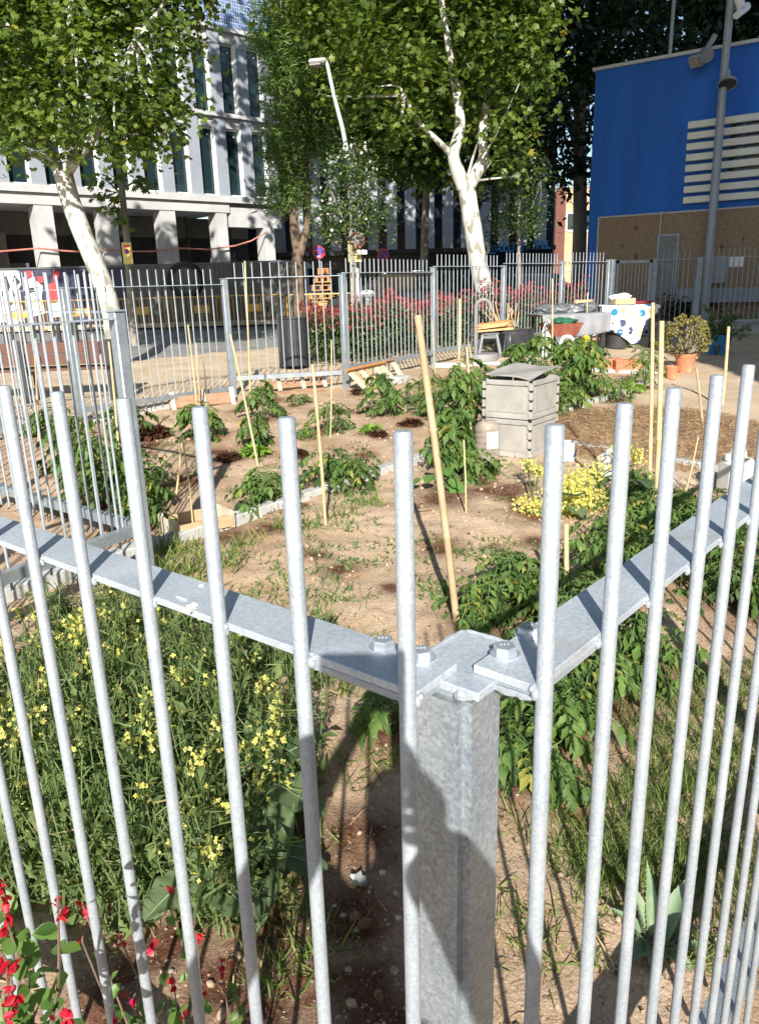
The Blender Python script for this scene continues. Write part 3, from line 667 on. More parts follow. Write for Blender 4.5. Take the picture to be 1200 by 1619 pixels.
p = aty(845, 470, 23.5); car(Vector((p.x - .3, 23.5, g(23.5))), (-1, -.05), 'dark parked car behind the red hedge near the blue building', 'car', paint=M('dark_car_paint', (.02, .025, .035), None, rough=.25, metal=.3))
p = aty(640, 470, 22.5); car(Vector((p.x, 22.5, g(22.5))), (1, .03), 'black parked car behind the red flowered hedge in the middle', 'car', 4.5, 1.8, 1.6, paint=M('black_car_paint', (.012, .013, .015), None, rough=.2, metal=.2))
p = aty(452, 450, 30); car(Vector((p.x - .2, 31, g(31))), (-.2, -1), 'white van parked behind the rough barked twin tree', 'van', 5, 1.9, 2.1, paint=M('white_car_paint', (.7, .71, .72), None, rough=.3), van=True)
p = aty(581, 464, 20.6); b = B(); b.blob(p, .17, 1.25, .9, .62, .08); b.box(p - Vector((0, 0, .45)), (.06, .06, .8)); o = obj('white_box', b, WHITEP, None, True, loc=p)
tag(o, 'small rounded white box on a stalk rising above the red hedge', 'box')

# ------------------------------------------------------------------ sandy path beyond the fence: bench, litter bin
BRN = M('brown_bench_plank', (.10, .042, .028), (.15, .065, .042), rough=.7, scale=7, stretch=(1, 8, 8), bump=.3)
bp_ = Vector((-4.72, 10.55, g(10.5))); bx = Vector((1, .12, 0)).normalized(); by = Vector((-bx.y, bx.x, 0))
be = thing('park_bench', 'brown slatted park bench with black iron legs on the sandy path', 'bench', bp_)
def bb_(a, o, z, sz, mat, nm, tilt=0.0):
    Zt = (Vector((0, 0, 1)) - by * -tilt).normalized(); obj(nm, B().obox(bp_ + bx * a + by * o + Vector((0, 0, z)), sz, bx, by, Zt, .006), mat, be)
for i in range(2):
    for k in range(5): bb_(-.98 + k * .49, -.28 - .02 * i, .56 + .155 * i, (.475, .04, .14), BRN, 'backrest_plank')
for i in range(3):
    bb_(0, -.18 + i * .15, .42, (2.4, .13, .035), BRN, 'seat_plank')
for s in (-1.05, 0, 1.13):
    b = B(); b.obox(bp_ + bx * s + by * -.32 + Vector((0, 0, .40)), (.09, .09, .80), bx, by, Vector((0, 0, 1))); b.obox(bp_ + bx * s + by * -.03 + Vector((0, 0, .37)), (.07, .55, .05), bx, by, Vector((0, 0, 1))); b.obox(bp_ + bx * s + by * .2 + Vector((0, 0, .18)), (.07, .07, .38), bx, by, Vector((0, 0, 1))); obj('leg', b, DARKMET, be)
bn = spot(467, 582); bn.z = g(bn.y)
bi = thing('litter_bin', 'round black slatted litter bin on the sandy path beyond the fence', 'bin', bn)
obj('drum', B().lathe([(.20, .06), (.205, .80), (.185, .80), (.18, .08), (0, .08)], bn, 24), DARKMET, bi, True)
for k in range(22):
    w = 2 * PI * k / 22; d = Vector((math.cos(w), math.sin(w), 0)); obj('slat', B().obox(bn + d * .225 + Vector((0, 0, .45)), (.014, .062, .76), d, Vector((-d.y, d.x, 0)), Vector((0, 0, 1))), M('bin_slat', (.022, .024, .027), (.035, .037, .04), rough=.45, scale=6), bi)
for z in (.07, .83): obj('ring', B().tube([bn + Vector((.235 * math.cos(t), .235 * math.sin(t), z)) for t in np.linspace(0, 2 * PI, 25)], .016, 6, False), DARKMET, bi)
obj('post', B().box(bn + Vector((-.245, 0, .44)), (.04, .05, .94)), DARKMET, bi)

# ------------------------------------------------------------------ the galvanised fence
R_BAR = .0073
MES = {}
def bar_mesh(h, seg):
    k = (round(h, 3), seg)
    if k not in MES:
        rb = R_BAR; b = B().lathe([(0, 0), (rb * .8, 0), (rb, .002), (rb, h - .0022), (rb * .86, h - .0005), (0, h)] if seg > 8 else [(rb, 0), (rb, h), (0, h + .001)], (0, 0, 0), seg)
        me = bpy.data.meshes.new('bar'); me.from_pydata(b.v, [], b.f); me.materials.append(GALV); me.shade_smooth()
        try: me.set_sharp_from_angle(angle=math.radians(40))
        except Exception: pass
        MES[k] = me
    return MES[k]
def weld_mesh():
    if 'w' not in MES:
        b = B(); random.seed(3); b.blob((0, 0, -.004), .0058, 1.1, .9, 1.2, .35); b.blob((.005, -.001, .002), .0042, 1, 1, 1, .3)
        me = bpy.data.meshes.new('weld'); me.from_pydata(b.v, [], b.f); me.materials.append(GALV); me.shade_smooth(); MES['w'] = me
    return MES['w']
def hex_bolt(c, parent, rot=0.0):
    c = Vector(c); b = B(); rr = .0107; h = .0075
    P = lambda r, z: [c + Vector((r * math.cos(rot + k * PI / 3), r * math.sin(rot + k * PI / 3), z)) for k in range(6)]
    v = P(rr, 0) + P(rr, h * .82) + P(rr * .88, h); b.add(v, [(k, (k + 1) % 6, 6 + (k + 1) % 6, 6 + k) for k in range(6)] + [(6 + k, 6 + (k + 1) % 6, 12 + (k + 1) % 6, 12 + k) for k in range(6)] + [tuple(range(12, 18))])
    b.lathe([(.0135, -.0012), (.0135, 0), (0, 0)], c, 18)
    o = obj('bolt', b, M('zinc_bolt', (.50, .54, .60), (.60, .64, .70), rough=.3, metal=.6, scale=60), parent, True)
    # raised figures on the head
    b = B()
    for k in range(3): b.box(c + Vector((-.0035 + k * .0032, .003, h + .0002)), (.0016, .0022, .0006))
    obj('head_mark', b, GALV, o)
def fence_panel(p0, p1, zr, zl, label, side=1, over=.185, under=.075, w=.06, first=.1, n=None, near=False, pitch=.117, trim=.03):
    """flat top rail, square lower rail and round bars welded to the outer edge. side = +1: bars stand left of p0>p1"""
    p0, p1 = Vector(p0[:2]), Vector(p1[:2]); d = (p1 - p0); L = d.length; d.normalize(); nrm = Vector((-d.y, d.x)) * side; d3, n3 = d.to_3d(), nrm.to_3d()
    r = thing('bar_fence', label, 'fence panel', Vector((p0.x, p0.y, g(p0.y))), 'galvanised bar fence panels round the garden')
    c = (p0 + p1) / 2
    obj('top_rail', B().obox((c.x, c.y, zr - .004), (L - 2 * trim, w, .008), d3, n3, Vector((0, 0, 1)), .0008 if near else 0), GALVR, r)
    obj('lower_rail', B().obox((c.x, c.y, zl - .03), (L - .06, w * .9, .06), d3, n3, Vector((0, 0, 1))), GALVP, r)
    m = n or int((L - .1) / pitch); st = first if n else (L - (m - 1) * pitch) / 2
    zb = zl - .06 - under; me = bar_mesh(zr + over - zb, 20 if near else 8); base = wl_(r)
    for k in range(m):
        q = p0 + d * (st + k * pitch) + nrm * (w / 2 + .0062)
        o = link('bar', me, r, Vector((q.x, q.y, zb)) - base); o.rotation_euler = (random.uniform(-.0025, .0025), random.uniform(-.0025, .0025), random.random() * 6)
        if near:
            q2 = q + d * (R_BAR * .75) - nrm * .006
            o = link('weld', weld_mesh(), r, Vector((q2.x, q2.y, zr - .003)) - base); o.rotation_euler = (0, 0, math.atan2(d.y, d.x) + random.uniform(-.4, .4)); s_ = random.uniform(.8, 1.25); o.scale = (s_, s_, random.uniform(.9, 1.4))
            q2 = q - d * (R_BAR * .75) - nrm * .006
            o = link('weld', weld_mesh(), r, Vector((q2.x, q2.y, zr - .005)) - base); o.rotation_euler = (0, 0, math.atan2(d.y, d.x) + PI + random.uniform(-.4, .4)); o.scale = (.7, .7, .9)
    return r
def fence_post(p, z0, z1, x, label, s=.06, cap=True):
    r = thing('fence_post', label, 'fence post', Vector((p[0], p[1], z0)), 'galvanised square posts of the garden fence')
    X = Vector((x[0], x[1], 0)).normalized(); Y = Vector((-X.y, X.x, 0))
    obj('tube', B().obox((p[0], p[1], (z0 - .1 + z1) / 2), (s, s, z1 - z0 + .1), X, Y, Vector((0, 0, 1)), .006), GALVP, r, True)
    if cap: obj('cap_plate', B().obox((p[0], p[1], z1 + .005), (s * 1.25, s * 1.15, .008), X, Y, Vector((0, 0, 1))), GALV, r)
    return r
# near corner
dA = Vector((-.784, .6205)).normalized(); dE = Vector((.657, .754)).normalized(); ZR = 1.56
nA = Vector((dA.y, -dA.x)); nA = -nA if nA.y > 0 else nA          # outward, towards the camera
nE = Vector((dE.y, -dE.x))
PA = Vector((.027, .550)) - nA * .03; PE = Vector((.123, .555)) - nE * .03
endA = PA + dA * 2.05; endE = PE + dE * 2.05
pa = fence_panel(PA, endA, ZR, .33, 'near fence panel running left from the bolted corner post', side=1 if Vector((-dA.y, dA.x)).dot(nA) > 0 else -1, first=.006, n=17, near=True, trim=.0, over=.217)
pe = fence_panel(PE, endE, ZR, .33, 'near fence panel running right from the bolted corner post', side=1 if Vector((-dE.y, dE.x)).dot(nE) > 0 else -1, first=.008, n=17, near=True, trim=.0, over=.217)
ridge = Vector((.068, .563)); pc = ridge + (dA + dE) * .0305
cp = thing('corner_post', 'nearest galvanised corner post with bolted cap plate in the middle of the photo', 'fence post', (pc.x, pc.y, 0), 'galvanised square posts of the garden fence')
obj('tube', B().obox((pc.x, pc.y, .76), (.062, .062, 1.57), dE.to_3d(), dA.to_3d(), Vector((0, 0, 1)), .0085, 4), GALVP, cp, True)
q = ridge + dA * .030 + dE * .052
obj('cap_plate', B().obox((q.x, q.y, 1.5475), (.098, .080, .0085), dE.to_3d(), dA.to_3d(), Vector((0, 0, 1)), .001), GALVR, cp)
for d, P, nn in ((dA, PA, nA), (dE, PE, nE)):
    q = P + d * .062 + nn * .001; obj('tab_plate', B().obox((q.x, q.y, 1.5475), (.118, .0565, .0080), d.to_3d(), nn.to_3d(), Vector((0, 0, 1)), .001), GALV, cp)
def bead(p0, p1, r, n):
    pts = [Vector(p0).lerp(Vector(p1), i / n) + Vector((random.uniform(-1, 1), random.uniform(-1, 1), random.uniform(-1, 1))) * r * .16 for i in range(n + 1)]
    obj('weld_bead', B().tube(pts, [r * random.uniform(.7, 1.1) * (.5 if i in (0, n) else 1) for i in range(n + 1)], 7), GALV, cp, True)
random.seed(5)
R3 = ridge.to_3d(); A3, E3 = dA.to_3d(), dE.to_3d(); zz = Vector((0, 0, 1))
bead(R3 + A3 * .012 + zz * 1.543, R3 + E3 * .010 + zz * 1.543, .0052, 6)
bead(Vector((.122, .556, 1.5465)), Vector((.080, .592, 1.5465)), .0034, 12)
bead(R3 + A3 * .069 + E3 * .005 + zz * 1.5512, R3 + A3 * .069 + E3 * .098 + zz * 1.5512, .0024, 14)
bead(R3 + E3 * .1005 - A3 * .006 + zz * 1.5512, R3 + E3 * .1005 + A3 * .066 + zz * 1.5512, .0026, 14)
for p, par in (((.0335, .6095), pa), ((0.0, .632), pa), ((.1085, .612), pe), ((.137, .650), pe)): hex_bolt((p[0], p[1], ZR + .0012), par, random.random())
SMEAR = M('white_dropping', (.80, .80, .78), None, rough=.8)
for (x, y), sc in (((.0, 0), 1),):
    for px, py, w_, h_ in ((301, 960, .008, .005), (306, 956, .005, .004), (288, 947, .008, .0014), (299, 968, .003, .004), (318, 926, .004, .0025)):
        r_ = ray(px, py); t_ = (ZR + .0004 - CZ) / r_[2]; c = Vector((r_[0] * t_, r_[1] * t_, ZR + .0004)); n_ = 9
        vs = [c + dA.to_3d() * (w_ * math.cos(k * 2 * PI / n_) * random.uniform(.4, 1.3)) + nA.to_3d() * (h_ * math.sin(k * 2 * PI / n_) * random.uniform(.6, 1.3)) for k in range(n_)]
        b = B().add(vs + [v + Vector((0, 0, .0008)) for v in vs], [tuple(range(n_)), tuple(range(n_, 2 * n_))] + [(k, (k + 1) % n_, n_ + (k + 1) % n_, n_ + k) for k in range(n_)]); obj('dropping', b, SMEAR, pa)
fence_post(endA + dA * .03, 0, 1.55, dA, 'fence post at the far end of the left hand near panel')
fence_post(endE + dE * .03, g(2.1), 1.55, dE, 'fence post at the far end of the right hand near panel')
endE2 = endE + dE * 2.1; fence_panel(endE + dE * .06, endE2, 1.62, .40, 'second fence panel along the right side, beyond the near one', side=-1)
LP = Vector((-1.415, 4.32)); BE_ = Vector((-2.47, 2.55)); endA2 = BE_ + Vector((.02, -.05))
fence_panel(endA + dA * .06, endA2, 1.6, .38, 'fence panel beyond the left near post, reaching the recessed corner', side=1)
fence_post(BE_, g(2.5), 1.66, dA, 'fence post at the outer end of the recessed corner')
dB = (BE_ - LP).normalized(); zB = aty(160, 503, 4.3).z
fence_panel(LP, BE_, zB, aty(203, 828, 4.3).z, 'recessed fence panel running from the lone left post towards the camera', side=1 if Vector((-dB.y, dB.x)).x < 0 else -1, over=.24, first=.15, n=15)
dD = Vector((-.784, .62)).normalized(); DE_ = LP + dD * 2.05; zD = aty(150, 491, 4.5).z
fence_panel(LP, DE_, zD, aty(190, 826, 4.35).z, 'recessed fence panel running left and away from the lone left post', side=1 if Vector((-dD.y, dD.x)).y < 0 else -1, over=.20)
lpz = aty(190, 492, 4.32).z
fence_post(LP, g(4.3), lpz, dD, 'lone left corner post standing in front of the leaning plane trunk', s=.070)
fence_post(DE_ + dD * .03, g(5.6), zD + .02, dD, 'fence post at the far left where the recessed panel ends')
fence_panel(DE_ + dD * .06, DE_ + dD * 2.1, zD + .1, .62, 'outermost left fence panel beyond the recessed corner', side=1)
# far fence
FP_ = [Vector(p) for p in ((-5.0, 7.0), (-3.4, 8.7), (-1.95, 10.4), (-.42, 10.8), (.98, 12.9), (2.4, 14.6), (3.85, 16.2), (5.1, 17.2))]
RAILPX = [(50, 458), (250, 451), (460, 436.5), (610, 430), (735, 420.5), (840, 416), (915, 413.5)]
LOWZ = [.52, .61, .735, .79, .82, .86, .90]
PLAB = ['far fence panel behind the brown bench', 'far fence panel across the leaning plane trunk', 'far fence panel in front of the black litter bin', 'far fence panel in front of the red hedge and street lamp', 'far fence panel crossing the white plane trunk', 'far fence panel behind the timber stack and the small flowering tree', 'far fence panel behind the two tables']
for k in range(7):
    a, c = FP_[k], FP_[k + 1]; m = (a + c) / 2; d = (c - a).normalized()
    fence_panel(a + d * .03, c - d * .03, aty(*RAILPX[k], m.y).z, LOWZ[k], PLAB[k], side=1, trim=.0)
POSTL = ['far fence post left of the brown bench', 'far fence post beside the end of the brown bench', 'far fence post left of the litter bin', 'far fence post between litter bin and leaning pallet', 'far fence post right of the leaning pallet', 'far fence post above the timber stack', 'far fence post behind the grey tarp table', 'corner post where the sunlit far fence meets the shaded one']
TOPPX = [None, (99, 455), (355, 441), (540, 433), (678, 423), (792, 420), (885, 413), (952, 411)]
for k, p in enumerate(FP_):
    z1 = aty(*TOPPX[k], p.y).z if TOPPX[k] else g(p.y) + 1.55
    d = (FP_[min(k + 1, 7)] - FP_[max(k - 1, 0)]).normalized()
    fence_post(p, g(p.y), z1, d, POSTL[k], s=.075)
# shaded fence with a gate on the right
G1, G2, G3, G4 = [Vector((aty(x, 440, y).x, y)) for x, y in ((968, 17.35), (1033, 17.4), (1103, 17.45), (1330, 17.6))]
zg = aty(1000, 411, 17.4).z
fence_panel(FP_[7] + Vector((.04, 0)), G1 - Vector((.05, 0)), zg, .9, 'short shaded fence panel left of the gate', side=1, trim=0)
fence_panel(G2 + Vector((.06, 0)), G3 - Vector((.06, 0)), zg, .9, 'shaded fence panel in front of the wall vent', side=1, trim=0)
fence_panel(G3 + Vector((.06, 0)), G4, zg + .02, .9, 'shaded fence panel right of the thick post, below the blue wall', side=1, trim=0)
for p, lab in ((G1, 'shaded gate post on the hinge side'), (G2, 'shaded gate post next to the wall vent'), (G3, 'thick shaded fence post beside the lamp post')):
    fence_post(p, g(p.y), zg + .02, (1, 0), lab, s=.13 if p is G3 else .10)
gt = thing('garden_gate', 'shaded metal bar gate in front of the brown wall', 'gate', Vector((G1.x, G1.y, g(17))))
for x in (G1.x + .10, G2.x - .10): obj('frame_bar', B().box((x, 17.36, g(17) + .85), (.06, .05, 1.6)), GALV, gt)
for z in (.12, 1.62): obj('frame_bar', B().box(((G1.x + G2.x) / 2, 17.36, g(17) + z), (G2.x - G1.x - .14, .05, .06)), GALV, gt)
nb = 9
for k in range(1, nb): obj('bar', B().tube([(G1.x + .1 + (G2.x - G1.x - .2) * k / nb, 17.36, g(17) + .15), (G1.x + .1 + (G2.x - G1.x - .2) * k / nb, 17.36, g(17) + 1.6)], .008, 6), GALV, gt)
b = B(); b.box((7.9, 17.75, g(17.6) + .10), (6.4, .2, .32)); tag(obj('plinth', b, CONC, None, loc=(7.9, 17.75, g(17.6))), 'low pale concrete plinth under the shaded fence on the right', 'plinth')
b = B(); b.box((8.5, 19.0, g(19) + .02), (9, 2.2, .06), (1, .0)); struct(obj('walkway', b, M('grey_walkway', (.20, .20, .20), (.25, .25, .25), rough=.9, scale=2)))
# ------------------------------------------------------------------ trees
PLANE = LEAF('plane_leaf', (.028, .062, .013), (.19, .26, .045), .42, hue=(.32, .29, .05))
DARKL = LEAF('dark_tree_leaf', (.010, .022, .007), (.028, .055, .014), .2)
FEATH = LEAF('feathery_leaf', (.06, .115, .03), (.22, .31, .085), .4)
MAGN = LEAF('glossy_small_leaf', (.024, .055, .014), (.11, .17, .045), .25, .35)
PETW = LEAF('white_blossom', (.55, .52, .45), (.78, .75, .70), .3)
BARK_P = M('plane_bark', (.44, .43, .38), (.56, .55, .50), rough=.85, scale=2.6, detail=5, bump=.5, bscale=9, spots=(7, .54, (.25, .24, .19)), stretch=(1, 1, .45))
BARK_D = M('rough_brown_bark', (.11, .075, .05), (.22, .155, .105), rough=.95, scale=9, bump=.9, bscale=22, stretch=(1, 1, .25))
BARK_G = M('grey_bark', (.20, .18, .15), (.30, .27, .22), rough=.9, scale=6, bump=.5, bscale=25, stretch=(1, 1, .4))
def crown(name, ells, n, size, tmpl, mat, parent, clus=.26, droop=-.25, shell=.55, per=26):
    """leaves in clumps spread through several ellipsoids (centre, radii)"""
    wts = np.array([e[1][0] * e[1][1] + e[1][0] * e[1][2] for e in ells]); wts = wts / wts.sum(); P = []; N_ = []; V = []
    for (c, r), w in zip(ells, wts):
        k = max(2, int(n * w / per)); u = rdir(k) * (shell + (1.04 - shell) * rng.random((k, 1)) ** .55); cc = u * np.array(r) + np.array(c)
        for q, un in zip(cc, u):
            m = int(per * rng.uniform(.6, 1.4)); o = rng.normal(size=(m, 3)) * clus * np.array([1, 1, .7]); P.append(q + o); N_.append(un[None] * .5 + rdir(m) * .55 + np.array([0, 0, .75])); V.append(np.clip(rng.normal(rng.uniform(.3, .65), .2, m), 0, 1))
    P = np.concatenate(P); N_ = np.concatenate(N_); V = np.concatenate(V); K = len(P); D = rdir(K); D[:, 2] = D[:, 2] * .5 + droop
    return scatter(name, tmpl, P, D, N_, size * rng.uniform(.65, 1.25, K), mat, parent, V)
def E_(px, py, Y, rx, ry=None, rz=None): return (tuple(aty(px, py, Y)), (rx, ry or rx, rz or rx * .8))
def smooth_path(pts, n=4):
    pts = [Vector(p) for p in pts]; out = []
    for i in range(len(pts) - 1):
        a, b_, c, d = pts[max(i - 1, 0)], pts[i], pts[i + 1], pts[min(i + 2, len(pts) - 1)]
        for k in range(n):
            t = k / n; out.append(.5 * ((2 * b_) + (c - a) * t + (2 * a - 5 * b_ + 4 * c - d) * t * t + (3 * b_ - a - 3 * c + d) * t ** 3))
    return out + [pts[-1]]
def limb(b, pix, Y, r0, r1, dy=0.0, seg=10, knob=.08):
    pts = smooth_path([aty(x, y, Y + dy * i / max(len(pix) - 1, 1)) for i, (x, y) in enumerate(pix)]); n = len(pts)
    rad = [(r0 + (r1 - r0) * i / (n - 1)) * (1 + knob * noise.noise(pts[i] * 2.2)) for i in range(n)]
    b.tube(pts, rad, seg); return pts
def tree(name, label, Y, trunk, r0, r1, limbs, ells, n, size, tmpl, leaf, bark, group=None, cat='tree', clus=.26, twigs=30, droop=-.25, extra=None, per=26, shell=.55):
    base = aty(*trunk[0], Y); base.z = g(Y) - .08; r = thing(name, label, cat, base, group)
    b = B(); pts = smooth_path([base] + [aty(x, y, Y) for x, y in trunk[1:]]); m = len(pts)
    rad = [(r0 + (r1 - r0) * i / (m - 1)) * (1 + .05 * noise.noise(pts[i] * 2.5)) for i in range(m)]; rad[0] *= 1.25; b.tube(pts, rad, 14); obj('trunk', b, bark, r, True)
    ends = [pts[-1]]
    for pix, a, c, dy in limbs:
        b = B(); ends.append(limb(b, pix, Y, a, c, dy)[-1]); obj('limb', b, bark, r, True)
    b = B()
    for k in range(twigs):
        c, rr = ells[k % len(ells)]; tgt = Vector(c) + Vector(rdir(1)[0]) * min(rr) * .85; s = min(ends, key=lambda e: (e - tgt).length); mid = (s + tgt) / 2 + Vector(rdir(1)[0]) * .15
        b.tube(smooth_path([s, mid, tgt], 3), [r1 * .20 * (1 - .12 * i) for i in range(7)], 5)
    if twigs: obj('branches', b, bark, r, True)
    crown('crown', ells, n, size, tmpl, leaf, r, clus, droop, shell=shell, per=per)
    return r
tree('plane_tree', 'leaning pale plane tree with forked trunk and full green crown on the left', 14.6,
     [(186, 590), (180, 520), (170, 470), (150, 415), (128, 362), (110, 312), (99, 270)], .18, .165,
     [([(99, 276), (84, 252), (62, 222), (42, 190), (18, 140), (0, 60)], .125, .05, .6), ([(101, 274), (122, 246), (150, 210), (185, 150), (215, 60)], .125, .05, -.4), ([(66, 228), (80, 190), (100, 120), (110, 20)], .07, .03, -.8)],
     [E_(60, 60, 14.6, 1.7, 2.0, 1.5), E_(190, 60, 14.4, 1.15, 1.5, 1.1), E_(140, 150, 13.8, 1.1, 1.0, .8), E_(232, 165, 14.2, .62, .8, .55), E_(20, 160, 14.2, 1.0, 1.0, .75), E_(255, 150, 14.0, .26, .4, .26), E_(262, 40, 14.8, .50, .7, .65),
      E_(185, 205, 14.0, .6, .6, .35), E_(45, 222, 13.6, .45, .4, .25), E_(150, -130, 15, 2.2, 2.2, 1.6), E_(-60, -40, 15, 2.2, 2.4, 2.0), E_(240, 215, 14.4, .35, .4, .3), E_(290, -20, 14.6, .4, .5, .5)], 23000, .118, T_PLANE, PLANE, BARK_P, clus=.24)
tree('plane_tree', 'tall white barked plane tree with twisted limbs in the centre right', 16.8,
     [(784, 580), (768, 470), (757, 420), (749, 370), (742, 325), (737, 288)], .195, .18,
     [([(733, 296), (722, 266), (717, 243), (727, 205), (726, 172), (716, 110), (704, 40), (690, -60)], .155, .05, -.3), ([(741, 294), (756, 268), (765, 246), (763, 205), (772, 150), (790, 70), (806, -20)], .145, .05, .4), ([(719, 250), (706, 236), (692, 222), (660, 190), (640, 150)], .085, .03, -.6)],
     [E_(690, 20, 16.8, 1.9, 2.0, 1.4), E_(580, 60, 18.8, 1.2, 1.4, 1.1), E_(630, 140, 16.6, .95, 1.0, .65), E_(770, 70, 17.6, 1.2, 1.4, 1.0), E_(820, 60, 16.8, .75, 1.0, 1.2), E_(795, 200, 16.6, .5, .6, .5), E_(645, 210, 16.4, .45, .5, .3),
      E_(740, -140, 17, 2.4, 2.4, 1.7), E_(560, -80, 18.8, 1.9, 2, 1.5), E_(838, 130, 16.6, .4, .5, .6), E_(500, 10, 18.9, .7, .8, .7), E_(540, 150, 18.6, .45, .5, .4), E_(810, 262, 16.7, .3, .4, .28), E_(860, 20, 17, .5, .6, .7), E_(690, 130, 17.8, .9, .8, .7), E_(735, 170, 18, .7, .7, .5)], 21000, .128, T_PLANE, PLANE, BARK_P, clus=.25)
tree('plane_tree', 'slender far plane tree with thin grey trunk in front of the striped building', 26,
     [(668, 470), (671, 400), (673, 330), (676, 270)], .14, .10, [([(676, 272), (660, 220), (630, 150), (600, 80)], .08, .03, .5), ([(676, 272), (700, 220), (720, 150)], .07, .03, .3)],
     [E_(570, 60, 26, 2.3, 2, 2.0), E_(640, 130, 26, 1.7, 1.6, 1.5), E_(585, 190, 25.6, 1.5, 1.5, 1.1), E_(690, 210, 25.6, 1.4, 1.4, 1.0), E_(530, 150, 26, 1.1, 1.2, 1.4), E_(655, 245, 25.4, 1.3, .8, .6), E_(620, 230, 25.2, 1.2, 1, .8), E_(730, 240, 25.6, 1.2, 1, .9), E_(700, 60, 27, 2.6, 2, 2.2), E_(590, -90, 27, 3, 2, 2)], 17000, .22, T_PLANE, PLANE, BARK_G, clus=.4, droop=-.3)
tree('feathery_tree', 'rough barked twin stemmed tree with feathery drooping foliage beside the white building', 24,
     [(474, 480), (470, 430), (472, 395)], .19, .17, [([(471, 402), (465, 365), (463, 330), (458, 260), (455, 180), (452, 90), (450, 0)], .14, .05, .0), ([(474, 402), (482, 372), (487, 340), (487, 290), (482, 230)], .13, .04, .2)],
     [E_(440, 300, 23.8, .55, .7, .5), E_(440, 262, 23.8, .42, .6, .4), E_(462, 225, 24, .8, 1, .7), E_(455, 160, 24, .65, .9, .8), E_(480, 130, 24, 1.0, 1, 1.1), E_(470, 50, 24, 1.3, 1.2, 1.2), E_(510, 200, 24, .7, .7, .8), E_(452, 60, 24, .6, .7, .7), E_(470, 300, 24, .4, .4, .5)], 19000, .21, T_BROAD, FEATH, BARK_D, clus=.20, droop=-.35, per=44)
tree('young_tree', 'thin young tree with sparse leaves carrying the yellow notice', 19.5, [(207, 500), (205, 440), (201, 380), (195, 320), (189, 255), (186, 200)], .10, .06, [([(199, 350), (190, 335), (176, 325)], .03, .012, -.2), ([(194, 310), (175, 290), (160, 280)], .03, .012, .1), ([(193, 300), (215, 285), (236, 280)], .03, .012, .2)],
     [E_(178, 318, 19.3, .32, .3, .28), E_(165, 285, 19.5, .3, .3, .2), E_(222, 284, 19.5, .32, .3, .15), E_(190, 340, 19.3, .18, .2, .25)], 260, .15, T_PLANE, PLANE, BARK_G, clus=.13, twigs=0, per=10)
for k, (px, py, Y, lab, s) in enumerate(((555, 318, 15.6, 'small round tree with white blossoms around the street lamp', 1.0), (820, 322, 19.5, 'small white flowered tree in front of the blue shop letters', 1.02))):
    x2 = px + (1 if k else 2)
    r = tree('blossom_tree', lab, Y, [(x2, 490), (x2, 430), (px, 380), (px, 330), (px, 285)], .055, .03, [([(px, 370), (px - 20, 330), (px - 35, 290)], .022, .01, .1), ([(px, 365), (px + 22, 325), (px + 35, 285)], .022, .01, -.1), ([(px, 340), (px + 4, 290), (px + 2, 250)], .022, .01, .0)],
             [E_(px, py - 12, Y, .72 * s, .7 * s, .8 * s), E_(px - 4, py + 32, Y, .72 * s, .7 * s, .45 * s), E_(px + 4, py - 55, Y, .42 * s, .45 * s, .5 * s)], 4200, .085, T_LEAF, MAGN, BARK_G, group='small white flowered trees', twigs=16, clus=.16, droop=.1, per=22, shell=.3)
    P = []; 
    for c, rr in [E_(px, py - 12, Y, .8 * s, .75 * s, .86 * s), E_(px - 4, py + 32, Y, .78 * s, .75 * s, .5 * s), E_(px + 4, py - 55, Y, .45 * s, .5 * s, .55 * s)]:
        P.append(rdir(60) * np.array(rr) * rng.uniform(.75, 1.05, (60, 1)) + np.array(c))
    P = np.concatenate(P); scatter('blossoms', T_FLOWER, P, rdir(len(P)), rdir(len(P)) + np.array([0, -.8, .5]), rng.uniform(.02, .036, len(P)), PETW, r)
